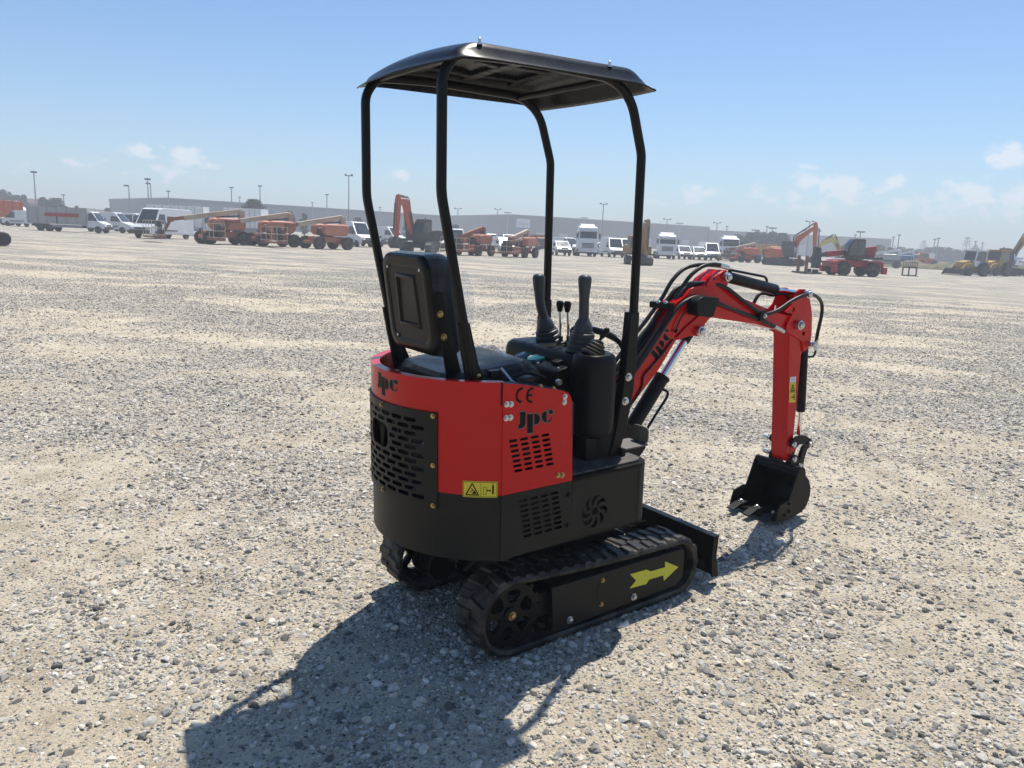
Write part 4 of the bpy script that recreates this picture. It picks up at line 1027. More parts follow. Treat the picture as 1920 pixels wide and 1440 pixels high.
for pts, y in ((((850, 97), (905, 104)), .03), (((895, 97), (955, 116)), -.015)):
    b = MB(); b.tube([on(*Z(*p, *S2), 1, y) for p in pts], .0125, 10); b.build('hose_fitting', 'zinc', boom)
b = MB(); b.tube([on(*Z(*p, *S2), 1, y) for p, y in (((1265, 510), -.066), ((1328, 546), -.068))], .0115, 10); b.build('hose_fitting', 'zinc', arm)
b = MB(); b.tube([on(*Z(*p, *S2), 1, -.012) for p in ((1552, 600), (1543, 668))], .0115, 10); b.build('hose_fitting', 'zinc', arm)
b = MB(); q0 = on(1226, 571, 1, .05); q1 = on(1262, 574, 1, -.052); b.bar(q0 + Vector((0, .02, 0)), q1, .030, .030); cl = b.build('hose_clamp', 'black', boom, bevel=.004)
for t in (.3, .68): b = MB(); bolt(b, q0.lerp(q1, t) + Vector((-.008, 0, .014)), (-.5, 0, .86), .007, .006); b.build('clamp_bolt', 'zinc', cl)
b = MB(); q = on(1427, 592, 1, -.066); b.box(q, (.045, .03, .055)); cl = b.build('hose_clamp', 'black', boom, bevel=.005)
b = MB(); bolt(b, q + Vector((.01, -.015, 0)), (0, -1, 0), .008, .008); b.build('clamp_bolt', 'zinc', cl)
# ================================================================== LIGHT AND SKY
SUN_EL, SUN_AZ = R(66.3), R(23.5)          # azimuth clockwise from the camera's forward axis (+Y)
world = bpy.data.worlds.new('World'); SC.world = world; world.use_nodes = True
wt = world.node_tree; wl_ = wt.links; bg = wt.nodes['Background']
sky = wt.nodes.new('ShaderNodeTexSky'); sky.sky_type = 'NISHITA'; sky.sun_disc = False
sky.sun_elevation = SUN_EL; sky.sun_rotation = SUN_AZ; sky.altitude = 30; sky.air_density = 1.0; sky.dust_density = 0.6; sky.ozone_density = 2.5
tc = wt.nodes.new('ShaderNodeTexCoord'); sep = wt.nodes.new('ShaderNodeSeparateXYZ'); wl_.new(tc.outputs['Generated'], sep.inputs[0])
def wmath(op, a, b_=None, c=None):
    n = wt.nodes.new('ShaderNodeMath'); n.operation = op
    for k, v in enumerate((a, b_, c)):
        if v is None: continue
        if isinstance(v, (int, float)): n.inputs[k].default_value = v
        else: wl_.new(v, n.inputs[k])
    return n.outputs[0]
az = wmath('ARCTAN2', sep.outputs[0], sep.outputs[1]); el = wmath('ARCSINE', sep.outputs[2])
comb = wt.nodes.new('ShaderNodeCombineXYZ'); wl_.new(wmath('MULTIPLY', az, 1.0), comb.inputs[0]); wl_.new(wmath('MULTIPLY', el, 1.45), comb.inputs[1])
cn = wt.nodes.new('ShaderNodeTexNoise'); cn.inputs['Scale'].default_value = 40; cn.inputs['Detail'].default_value = 9; cn.inputs['Roughness'].default_value = .58; cn.inputs['Distortion'].default_value = .35
wl_.new(comb.outputs[0], cn.inputs['Vector'])
def px_dir(px, py):
    d = ray(px, py).normalized(); return math.atan2(d.x, d.y), math.asin(d.z)
cloud = None
CLOUDS = [(268, 283, 42, 20, .62), (360, 300, 48, 24, .66), (160, 305, 46, 18, .45), (300, 318, 70, 22, .4), (60, 312, 60, 22, .28), (757, 332, 24, 16, .6), (1893, 290, 36, 20, .9), (1512, 335, 28, 26, .72), (1578, 352, 42, 26, .75),
          (1310, 358, 46, 22, .5), (1420, 362, 40, 20, .4), (1478, 372, 60, 20, .5), (1680, 346, 26, 20, .6), (1830, 365, 70, 30, .62), (1905, 362, 50, 30, .7), (1740, 380, 60, 24, .45), (1630, 372, 60, 24, .5), (1560, 385, 200, 26, .46), (1800, 395, 220, 30, .5), (1240, 375, 120, 22, .36), (330, 335, 150, 22, .36), (100, 330, 120, 20, .3)]
for px, py, w, h, s in CLOUDS:
    a, e = px_dir(px, py); wa, ha = w / F_PX, h / F_PX
    dx = wmath('DIVIDE', wmath('SUBTRACT', az, a), wa); dy = wmath('DIVIDE', wmath('SUBTRACT', el, e), ha)
    r2 = wmath('ADD', wmath('MULTIPLY', dx, dx), wmath('MULTIPLY', dy, dy))
    g = wmath('MULTIPLY', wmath('EXPONENT', wmath('MULTIPLY', r2, -1.0)), s)
    cloud = g if cloud is None else wmath('MAXIMUM', cloud, g)
cv = wmath('ADD', cloud, wmath('MULTIPLY', wmath('MINIMUM', wmath('MULTIPLY', cloud, 3.5), 1.0), wmath('MULTIPLY', wmath('SUBTRACT', cn.outputs['Fac'], .5), 1.9)))
mr = wt.nodes.new('ShaderNodeMapRange'); mr.interpolation_type = 'SMOOTHSTEP'; wl_.new(cv, mr.inputs['Value']); mr.inputs['From Min'].default_value = .16; mr.inputs['From Max'].default_value = .72
veil = wmath('MULTIPLY', wmath('EXPONENT', wmath('MULTIPLY', wmath('ABSOLUTE', el), -8.0)), .38)
cm = wmath('MAXIMUM', wmath('MULTIPLY', mr.outputs['Result'], .78), veil)
mix = wt.nodes.new('ShaderNodeMix'); mix.data_type = 'RGBA'; wl_.new(cm, mix.inputs['Factor'])
tint = wt.nodes.new('ShaderNodeMix'); tint.data_type = 'RGBA'; tint.blend_type = 'MULTIPLY'; tint.inputs['Factor'].default_value = 1.0; wl_.new(sky.outputs[0], tint.inputs['A']); tint.inputs['B'].default_value = (.79, 1.02, 1.21, 1); wl_.new(tint.outputs['Result'], mix.inputs['A']); mix.inputs['B'].default_value = (7.9, 8.3, 8.9, 1)
wl_.new(mix.outputs['Result'], bg.inputs['Color']); bg.inputs['Strength'].default_value = 0.091
sl = bpy.data.lights.new('sun', 'SUN'); sl.energy = 5.0; sl.angle = R(0.53); sl.color = (1.0, .945, .85)
sun = bpy.data.objects.new('sun', sl); COL.objects.link(sun)
sd = Vector((math.sin(SUN_AZ) * math.cos(SUN_EL), math.cos(SUN_AZ) * math.cos(SUN_EL), math.sin(SUN_EL)))
sun.rotation_euler = (-sd).to_track_quat('-Z', 'Y').to_euler(); sun.location = (20, 30, 60)
SC.view_settings.view_transform = 'Standard'; SC.view_settings.look = 'None'; SC.view_settings.exposure = 0.34; SC.view_settings.gamma = 1.0
SC.cycles.max_bounces = 6; SC.cycles.diffuse_bounces = 3; SC.cycles.glossy_bounces = 3; SC.cycles.transparent_max_bounces = 8
SC.cycles.volume_bounces = 0
SC.cycles.use_denoising = True
SC.cycles.sample_clamp_indirect = 6.0

# ================================================================== GROUND
PATCH_SCALE = 0.42
def patch_nodes(nt, vec):
    """gravel cover 0..1: the same noise drives the ground's colour and the scattered stones"""
    L = nt.links
    mp = nt.nodes.new('ShaderNodeVectorMath'); mp.operation = 'MULTIPLY'; mp.inputs[1].default_value = (0.62, 1.0, 0.0); L.new(vec, mp.inputs[0])
    n1 = nt.nodes.new('ShaderNodeTexNoise'); n1.inputs['Scale'].default_value = PATCH_SCALE; n1.inputs['Detail'].default_value = 5.0; n1.inputs['Roughness'].default_value = .62; n1.inputs['Distortion'].default_value = .6
    L.new(mp.outputs[0], n1.inputs['Vector'])
    # long sweeps left by vehicles
    rot = nt.nodes.new('ShaderNodeVectorRotate'); rot.rotation_type = 'Z_AXIS'; rot.inputs['Angle'].default_value = R(24); L.new(vec, rot.inputs['Vector'])
    m2 = nt.nodes.new('ShaderNodeVectorMath'); m2.operation = 'MULTIPLY'; m2.inputs[1].default_value = (0.09, 0.95, 0.0); L.new(rot.outputs[0], m2.inputs[0])
    n2 = nt.nodes.new('ShaderNodeTexNoise'); n2.inputs['Scale'].default_value = 1.0; n2.inputs['Detail'].default_value = 3.0; n2.inputs['Roughness'].default_value = .5; L.new(m2.outputs[0], n2.inputs['Vector'])
    def mm(op, a, b_):
        n = nt.nodes.new('ShaderNodeMath'); n.operation = op
        for k, v in enumerate((a, b_)):
            if isinstance(v, (int, float)): n.inputs[k].default_value = v
            else: L.new(v, n.inputs[k])
        return n.outputs[0]
    return mm('ADD', mm('MULTIPLY', n1.outputs['Fac'], .70), mm('MULTIPLY', n2.outputs['Fac'], .30))
def ground_mat():
    m, nt, b = nodes('gravel_ground'); L = nt.links
    geo = N(nt, 'ShaderNodeNewGeometry'); P = geo.outputs['Position']
    patch = patch_nodes(nt, P)
    pm = N(nt, 'ShaderNodeMapRange', interpolation_type='SMOOTHSTEP'); L.new(patch, pm.inputs['Value']); pm.inputs['From Min'].default_value = .41; pm.inputs['From Max'].default_value = .57
    # dusty base
    nb = N(nt, 'ShaderNodeTexNoise', i_Scale=3.2, i_Detail=8.0, i_Roughness=.7); L.new(P, nb.inputs['Vector'])
    base = ramp(nt, [(0.30, (0.36, 0.30, 0.215)), (0.50, (0.54, 0.465, 0.35)), (0.72, (0.67, 0.60, 0.475))]); L.new(nb.outputs['Fac'], base.inputs['Fac'])
    nf = N(nt, 'ShaderNodeTexNoise', i_Scale=95.0, i_Detail=4.0, i_Roughness=.7); L.new(P, nf.inputs['Vector'])
    fg = ramp(nt, [(0.30, (.55, .55, .55)), (0.52, (1, 1, 1)), (.8, (1.15, 1.15, 1.15))]); L.new(nf.outputs['Fac'], fg.inputs['Fac'])
    mu = N(nt, 'ShaderNodeMix', data_type='RGBA', blend_type='MULTIPLY'); mu.inputs['Factor'].default_value = 1.0; L.new(base.outputs['Color'], mu.inputs['A']); L.new(fg.outputs['Color'], mu.inputs['B'])
    # small stones pressed into the surface at two sizes
    def stones(scale, thr):
        v = N(nt, 'ShaderNodeTexVoronoi', i_Scale=scale, i_Randomness=1.0); L.new(P, v.inputs['Vector'])
        sep_ = N(nt, 'ShaderNodeSeparateColor'); L.new(v.outputs['Color'], sep_.inputs[0])
        r = ramp(nt, [(0.0, (.10, .098, .095)), (0.3, (.26, .255, .245)), (.7, (.42, .405, .38)), (1.0, (.56, .54, .50))]); L.new(sep_.outputs[0], r.inputs['Fac'])
        cov = N(nt, 'ShaderNodeMath', operation='ADD'); L.new(sep_.outputs[1], cov.inputs[0]); L.new(pm.outputs['Result'], cov.inputs[1])
        gt = N(nt, 'ShaderNodeMath', operation='GREATER_THAN'); L.new(cov.outputs[0], gt.inputs[0]); gt.inputs[1].default_value = thr
        shp = N(nt, 'ShaderNodeMapRange'); L.new(v.outputs['Distance'], shp.inputs['Value']); shp.inputs['From Min'].default_value = .30; shp.inputs['From Max'].default_value = .50; shp.inputs['To Min'].default_value = 1; shp.inputs['To Max'].default_value = 0
        k = N(nt, 'ShaderNodeMath', operation='MULTIPLY'); L.new(gt.outputs[0], k.inputs[0]); L.new(shp.outputs['Result'], k.inputs[1])
        hgt = N(nt, 'ShaderNodeMath', operation='SUBTRACT'); hgt.inputs[0].default_value = .5; L.new(v.outputs['Distance'], hgt.inputs[1])
        hh_ = N(nt, 'ShaderNodeMath', operation='MULTIPLY'); L.new(hgt.outputs[0], hh_.inputs[0]); L.new(k.outputs[0], hh_.inputs[1])
        return r.outputs['Color'], k.outputs[0], hh_.outputs[0]
    c1, k1_, h1 = stones(66.0, .88); c2_, k2_, h2 = stones(24.0, .95)
    x1 = N(nt, 'ShaderNodeMix', data_type='RGBA'); L.new(k1_, x1.inputs['Factor']); L.new(mu.outputs['Result'], x1.inputs['A']); L.new(c1, x1.inputs['B'])
    # the larger printed stones take over beyond the scattered ones
    dist = N(nt, 'ShaderNodeVectorMath', operation='LENGTH'); L.new(P, dist.inputs[0])
    fd = N(nt, 'ShaderNodeMapRange', interpolation_type='SMOOTHSTEP'); L.new(dist.outputs['Value'], fd.inputs['Value']); fd.inputs['From Min'].default_value = 18; fd.inputs['From Max'].default_value = 34
    k3 = N(nt, 'ShaderNodeMath', operation='MULTIPLY'); L.new(k2_, k3.inputs[0]); L.new(fd.outputs['Result'], k3.inputs[1])
    x2 = N(nt, 'ShaderNodeMix', data_type='RGBA'); L.new(k3.outputs[0], x2.inputs['Factor']); L.new(x1.outputs['Result'], x2.inputs['A']); L.new(c2_, x2.inputs['B'])
    fa = N(nt, 'ShaderNodeMath', operation='MULTIPLY_ADD'); L.new(pm.outputs['Result'], fa.inputs[0]); fa.inputs[1].default_value = .45; fa.inputs[2].default_value = .22
    fb = N(nt, 'ShaderNodeMath', operation='MULTIPLY'); L.new(fa.outputs[0], fb.inputs[0]); L.new(fd.outputs['Result'], fb.inputs[1])
    x3 = N(nt, 'ShaderNodeMix', data_type='RGBA'); L.new(fb.outputs[0], x3.inputs['Factor']); L.new(x2.outputs['Result'], x3.inputs['A']); x3.inputs['B'].default_value = (.27, .258, .235, 1)
    L.new(x3.outputs['Result'], b.inputs['Base Color']); b.inputs['Roughness'].default_value = .9; b.inputs['Specular IOR Level'].default_value = .2
    # relief
    s1_ = N(nt, 'ShaderNodeMath', operation='MULTIPLY'); L.new(h1, s1_.inputs[0]); s1_.inputs[1].default_value = .018
    s2_ = N(nt, 'ShaderNodeMath', operation='MULTIPLY'); L.new(h2, s2_.inputs[0]); L.new(fd.outputs['Result'], s2_.inputs[1])
    s2b = N(nt, 'ShaderNodeMath', operation='MULTIPLY'); L.new(s2_.outputs[0], s2b.inputs[0]); s2b.inputs[1].default_value = .05
    s3_ = N(nt, 'ShaderNodeMath', operation='MULTIPLY'); L.new(nf.outputs['Fac'], s3_.inputs[0]); s3_.inputs[1].default_value = .014
    a1 = N(nt, 'ShaderNodeMath', operation='ADD'); L.new(s1_.outputs[0], a1.inputs[0]); L.new(s2b.outputs[0], a1.inputs[1])
    a2_ = N(nt, 'ShaderNodeMath', operation='ADD'); L.new(a1.outputs[0], a2_.inputs[0]); L.new(s3_.outputs[0], a2_.inputs[1])
    bp = N(nt, 'ShaderNodeBump', i_Strength=1.0, i_Distance=1.0); L.new(a2_.outputs[0], bp.inputs['Height']); L.new(bp.outputs['Normal'], b.inputs['Normal'])
    return m
def stone_mat():
    m, nt, b = nodes('gravel_stone'); L = nt.links
    oi = N(nt, 'ShaderNodeObjectInfo')
    r = ramp(nt, [(0.0, (.10, .096, .09)), (.14, (.19, .183, .17)), (.38, (.34, .325, .30)), (.65, (.48, .46, .42)), (.82, (.56, .525, .46)), (.93, (.57, .50, .39)), (1.0, (.72, .69, .63))])
    L.new(oi.outputs['Random'], r.inputs['Fac'])
    tc = N(nt, 'ShaderNodeNewGeometry')
    nz = N(nt, 'ShaderNodeTexNoise', i_Scale=70.0, i_Detail=4.0); L.new(tc.outputs['Position'], nz.inputs['Vector'])
    fg = ramp(nt, [(0.3, (.75, .74, .72)), (.7, (1.12, 1.11, 1.08))]); L.new(nz.outputs['Fac'], fg.inputs['Fac'])
    mu = N(nt, 'ShaderNodeMix', data_type='RGBA', blend_type='MULTIPLY'); mu.inputs['Factor'].default_value = 1.0; L.new(r.outputs['Color'], mu.inputs['A']); L.new(fg.outputs['Color'], mu.inputs['B'])
    L.new(mu.outputs['Result'], b.inputs['Base Color']); b.inputs['Roughness'].default_value = .8; b.inputs['Specular IOR Level'].default_value = .3
    return m
def axis_steps(lo, hi, step, far, grow=1.22):
    a = list(np.arange(lo, hi + step / 2, step)); s = step; x = a[-1]; up = []
    while x < far: s *= grow; x += s; up.append(x)
    s = step; x = a[0]; dn = []
    while x > -far: s *= grow; x -= s; dn.append(x)
    return np.array(dn[::-1] + a + up)
def vnoise(x, y, f, seed):
    """smooth value noise"""
    r_ = np.random.RandomState(seed); T = r_.rand(256, 256)
    u, v = x * f, y * f; i, j = np.floor(u).astype(int), np.floor(v).astype(int); a, c = u - i, v - j
    a = a * a * (3 - 2 * a); c = c * c * (3 - 2 * c); i0, i1, j0, j1 = i % 256, (i + 1) % 256, j % 256, (j + 1) % 256
    return (T[i0, j0] * (1 - a) * (1 - c) + T[i1, j0] * a * (1 - c) + T[i0, j1] * (1 - a) * c + T[i1, j1] * a * c) - .5
def micro(x, y):
    d = np.hypot(x, y); k = np.clip(1 - (d - 8) / 20, .0, 1)
    h = .020 * vnoise(x, y, .8, 1) + .012 * vnoise(x, y, 2.1, 2) + .007 * vnoise(x, y, 5.3, 3) + .004 * vnoise(x, y, 12, 4)
    # keep the level under the machine's tracks and bucket
    s = (x - MX) * fx + (y - MY) * fy; l = -(x - MX) * fy + (y - MY) * fx
    e = np.clip(np.hypot((s - .75) / 1.0, l / .75) - .75, 0, 1); e = e * e * (3 - 2 * e)
    return h * k * (.25 + .75 * e) + .006 * (1 - e) - .002
gx = axis_steps(-9, 9, .06, 3200); gy = axis_steps(1.2, 14, .06, 3200)
GX, GY = np.meshgrid(gx, gy, indexing='ij'); GZ = gh(GX, GY) + micro(GX, GY)
nx_, ny_ = GX.shape
me = bpy.data.meshes.new('ground'); vs = np.stack([GX, GY, GZ], -1).reshape(-1, 3)
ii = np.arange(nx_ * ny_).reshape(nx_, ny_); fs = np.stack([ii[:-1, :-1], ii[1:, :-1], ii[1:, 1:], ii[:-1, 1:]], -1).reshape(-1, 4)
def np_mesh(me, vs, fs):
    me.vertices.add(len(vs)); me.vertices.foreach_set('co', vs.astype(np.float32).ravel())
    me.loops.add(fs.size); me.loops.foreach_set('vertex_index', fs.astype(np.int32).ravel())
    k = fs.shape[1]; me.polygons.add(len(fs)); me.polygons.foreach_set('loop_start', np.arange(0, fs.size, k, dtype=np.int32)); me.polygons.foreach_set('loop_total', np.full(len(fs), k, np.int32))
    me.update(calc_edges=True); me.validate()
np_mesh(me, vs, fs); me.shade_smooth(); me.materials.append(ground_mat())
ground = bpy.data.objects.new('ground', me); COL.objects.link(ground); ground['kind'] = 'structure'

# loose stones: one object whose stones are instanced over the yard by geometry nodes
def gravel(name, step, r0, r1, layers, half):
    """patch of yard in front of the camera (fan, range r0..r1) carrying instanced stones"""
    x = np.arange(-r1, r1 + step, step); y = np.arange(.6, r1 + step, step); X, Y = np.meshgrid(x, y, indexing='ij'); Zz = gh(X, Y) + micro(X, Y)
    n0, n1 = X.shape; v = np.stack([X, Y, Zz], -1).reshape(-1, 3); q = np.arange(n0 * n1).reshape(n0, n1)
    f = np.stack([q[:-1, :-1], q[1:, :-1], q[1:, 1:], q[:-1, 1:]], -1).reshape(-1, 4)
    c = v[f].mean(1); rr = np.hypot(c[:, 0], c[:, 1]); aa = np.abs(np.degrees(np.arctan2(c[:, 0], c[:, 1])))
    f = f[(rr > r0) & (rr < r1) & (aa < half)]
    used = np.unique(f); mp = np.zeros(len(v), int); mp[used] = np.arange(len(used)); v = v[used]; f = mp[f]
    me = bpy.data.meshes.new(name); np_mesh(me, v, f)
    o = bpy.data.objects.new(name, me); COL.objects.link(o); o['kind'] = 'stuff'; o['label'] = 'loose grey and beige gravel stones scattered over the dusty yard'; o['category'] = 'gravel'
    ng = bpy.data.node_groups.new('stone_scatter', 'GeometryNodeTree')
    ng.interface.new_socket('Geometry', in_out='INPUT', socket_type='NodeSocketGeometry'); ng.interface.new_socket('Geometry', in_out='OUTPUT', socket_type='NodeSocketGeometry')
    gi = ng.nodes.new('NodeGroupInput'); go_ = ng.nodes.new('NodeGroupOutput'); L = ng.links
    def G(t, **kw):
        n = ng.nodes.new(t)
        for k, v_ in kw.items():
            if k.startswith('i_'): n.inputs[k[2:].replace('_', ' ')].default_value = v_
            else: setattr(n, k, v_)
        return n
    def vm(op, a, b_):
        n = G('ShaderNodeVectorMath', operation=op)
        for k, v_ in enumerate((a, b_)):
            if v_ is None: continue
            if isinstance(v_, tuple): n.inputs[k].default_value = v_
            else: L.new(v_, n.inputs[k])
        return n
    def fm(op, a, b_=None):
        n = G('ShaderNodeMath', operation=op)
        for k, v_ in enumerate((a, b_)):
            if v_ is None: continue
            if isinstance(v_, (int, float)): n.inputs[k].default_value = v_
            else: L.new(v_, n.inputs[k])
        return n.outputs[0]
    smat = stone_mat()
    # a handful of differently broken stones
    sj = G('GeometryNodeJoinGeometry')
    for k in range(9):
        ico = G('GeometryNodeMeshIcoSphere', i_Radius=1.0, i_Subdivisions=3)
        pos = G('GeometryNodeInputPosition'); off = vm('ADD', pos.outputs[0], (k * 7.3, k * 3.1, k * 5.7))
        nz = G('ShaderNodeTexNoise', i_Scale=1.3, i_Detail=3.0); L.new(off.outputs[0], nz.inputs['Vector'])
        rk = random.Random(100 + k); fac = fm('ADD', .86, fm('MULTIPLY', nz.outputs['Fac'], .28))
        for q_ in range(9):
            d_n = Vector((rk.gauss(0, 1), rk.gauss(0, 1), rk.gauss(0, 1))).normalized()
            dt = vm('DOT_PRODUCT', pos.outputs[0], tuple(d_n)); fac = fm('MINIMUM', fac, fm('DIVIDE', rk.uniform(.50, .80), fm('MAXIMUM', dt.outputs['Value'], .05)))
        sc = vm('SCALE', pos.outputs[0], None); L.new(fac, sc.inputs['Scale'])
        # flat broken faces
        sh = vm('MULTIPLY', sc.outputs[0], (1.40 + .25 * math.sin(k * 2.1), 1.05 + .1 * math.cos(k * 1.7), .74 + .20 * math.sin(k * 1.3)))
        sp = G('GeometryNodeSetPosition'); L.new(ico.outputs['Mesh'], sp.inputs['Geometry']); L.new(sh.outputs[0], sp.inputs['Position'])
        smo = G('GeometryNodeSetShadeSmooth'); smo.inputs['Shade Smooth'].default_value = False; L.new(sp.outputs[0], smo.inputs['Geometry'])
        sm = G('GeometryNodeSetMaterial'); sm.inputs['Material'].default_value = smat; L.new(smo.outputs[0], sm.inputs['Geometry'])
        ti = G('GeometryNodeGeometryToInstance'); L.new(sm.outputs[0], ti.inputs[0]); L.new(ti.outputs[0], sj.inputs[0])
    jo = G('GeometryNodeJoinGeometry')
    for seed, (dens, rmin, rmax, lo, hi, base, fall0, fall1, sink) in enumerate(layers):
        pos = G('GeometryNodeInputPosition')
        pt = patch_nodes(ng, pos.outputs[0])
        mr = G('ShaderNodeMapRange', interpolation_type='SMOOTHSTEP'); L.new(pt, mr.inputs['Value'])
        mr.inputs['From Min'].default_value = lo; mr.inputs['From Max'].default_value = hi; mr.inputs['To Min'].default_value = base; mr.inputs['To Max'].default_value = 1
        cl = G('ShaderNodeTexNoise', i_Scale=2.6, i_Detail=3.0); L.new(pos.outputs[0], cl.inputs['Vector'])
        m2 = G('ShaderNodeMapRange'); L.new(cl.outputs['Fac'], m2.inputs['Value']); m2.inputs['From Min'].default_value = .35; m2.inputs['From Max'].default_value = .62; m2.inputs['To Min'].default_value = .25; m2.inputs['To Max'].default_value = 1
        ln = vm('LENGTH', pos.outputs[0], None)
        m3_ = G('ShaderNodeMapRange'); L.new(ln.outputs['Value'], m3_.inputs['Value']); m3_.inputs['From Min'].default_value = fall0; m3_.inputs['From Max'].default_value = fall1; m3_.inputs['To Min'].default_value = 1; m3_.inputs['To Max'].default_value = 0
        d = fm('MULTIPLY', fm('MULTIPLY', mr.outputs['Result'], m2.outputs['Result']), fm('MULTIPLY', m3_.outputs['Result'], dens))
        dp = G('GeometryNodeDistributePointsOnFaces', distribute_method='RANDOM'); L.new(gi.outputs[0], dp.inputs['Mesh']); L.new(d, dp.inputs['Density']); dp.inputs['Seed'].default_value = seed + 11
        rv = G('FunctionNodeRandomValue', data_type='FLOAT'); rv.inputs['Seed'].default_value = seed * 3 + 1
        p = fm('POWER', rv.outputs[1], 3.2); sz = fm('ADD', rmin, fm('MULTIPLY', p, rmax - rmin))
        rr_ = G('FunctionNodeRandomValue', data_type='FLOAT_VECTOR'); rr_.inputs['Min'].default_value = (-.6, -.6, 0); rr_.inputs['Max'].default_value = (.6, .6, 6.283); rr_.inputs['Seed'].default_value = seed * 5 + 2
        io = G('GeometryNodeInstanceOnPoints'); L.new(dp.outputs['Points'], io.inputs['Points']); L.new(sj.outputs[0], io.inputs['Instance']); io.inputs['Pick Instance'].default_value = True
        L.new(rr_.outputs[0], io.inputs['Rotation']); L.new(sz, io.inputs['Scale'])
        tr_ = G('GeometryNodeTranslateInstances'); L.new(io.outputs[0], tr_.inputs['Instances']); cz_ = G('ShaderNodeCombineXYZ'); L.new(fm('MULTIPLY', sz, sink), cz_.inputs[2]); L.new(cz_.outputs[0], tr_.inputs['Translation'])
        L.new(tr_.outputs[0], jo.inputs[0])
    L.new(jo.outputs[0], go_.inputs[0])
    md = o.modifiers.new('scatter', 'NODES'); md.node_group = ng
    return o
#         density rmin  rmax  lo   hi  base  fall0 fall1 sink
gravel('gravel', .15, .9, 36.0, [
    (1500, .0058, .0195, .42, .57, .10, 11.0, 25.0, .30),
    (560, .010, .021, .42, .57, .10, 25.0, 36.0, .45),
    (9500, .0022, .0080, .38, .57, .26, 5.5, 12.0, .25),
], 52)
# ================================================================== THE YARD BEHIND
M['white'] = mat('white_paint', (0.72, 0.73, 0.74), 0.35, coat=0.2, dirt=(0.5, 0.47, 0.42), dirt_amt=0.5, scale=1.2)
M['silver'] = mat('silver_paint', (0.34, 0.35, 0.36), 0.35, metal=.3, dirt=(0.3, 0.28, 0.25), dirt_amt=.4, scale=1.2)
M['greyv'] = mat('dark_grey_paint', (0.06, 0.065, 0.07), 0.4, dirt=(0.16, 0.14, 0.12), dirt_amt=.5, scale=1.5)
M['glass'] = mat('dark_glass', (0.030, 0.036, 0.040), 0.06, dirt=(.12, .12, .11), dirt_amt=.5, scale=1.5, spec=.9)
M['tyre'] = mat('tyre_rubber', (0.030, 0.028, 0.026), 0.8, dirt=(0.22, 0.19, 0.15), dirt_amt=.75, scale=3)
M['rim'] = mat('dusty_rim', (0.22, 0.21, 0.20), 0.5, metal=.3)
M['bumper'] = mat('black_bumper', (0.03, 0.03, 0.03), 0.6, dirt=(.12, .10, .08), dirt_amt=.6, scale=2)
M['lamp'] = mat('clear_lamp', (0.6, 0.62, 0.63), 0.12, coat=.5)
M['redlamp'] = mat('red_lamp', (0.4, 0.02, 0.015), 0.2)
M['orange'] = mat('orange_paint', (0.52, 0.085, 0.022), 0.45, dirt=(0.40, 0.20, 0.11), dirt_amt=.7, scale=1.3)
M['orangelift'] = mat('faded_orange_paint', (0.50, 0.155, 0.085), 0.5, dirt=(0.40, 0.27, 0.20), dirt_amt=.9, scale=1.3)
M['cream'] = mat('cream_paint', (0.50, 0.42, 0.30), 0.5, dirt=(0.30, 0.19, 0.12), dirt_amt=.8, scale=1.2)
M['rust'] = mat('rusty_orange', (0.28, 0.10, 0.055), 0.65, dirt=(0.16, 0.08, 0.05), dirt_amt=.7, scale=2)
M['yellowv'] = mat('yellow_machine_paint', (0.44, 0.25, 0.025), 0.5, dirt=(0.25, 0.18, 0.10), dirt_amt=.85, scale=1.4)
M['paleyellow'] = mat('faded_yellow_paint', (0.60, 0.49, 0.13), 0.5, dirt=(0.45, 0.38, 0.2), dirt_amt=.6, scale=1.4)
M['ochre'] = mat('dusty_ochre_paint', (0.33, 0.18, 0.06), 0.6, dirt=(0.28, 0.22, 0.15), dirt_amt=.8, scale=1.3)
M['redv'] = mat('deep_red_paint', (0.36, 0.012, 0.016), 0.35, dirt=(0.24, 0.05, 0.04), dirt_amt=.5, scale=1.4)
M['steel'] = mat('dark_steel', (0.055, 0.052, 0.05), 0.6, dirt=(.17, .14, .11), dirt_amt=.6, scale=2)
M['greypanel'] = mat('grey_dropside', (0.36, 0.36, 0.35), 0.5, dirt=(.26, .24, .21), dirt_amt=.5, scale=1.3)
M['blue'] = mat('blue_paint', (0.02, 0.13, 0.36), .45, dirt=(.1, .16, .25), dirt_amt=.4, scale=2)
M['galv'] = mat('galvanised_steel', (0.30, 0.31, 0.32), 0.5, metal=.4)
M['brown'] = mat('brown_timber', (0.20, 0.11, 0.06), .8, dirt=(.3, .2, .12), dirt_amt=.5, scale=4)

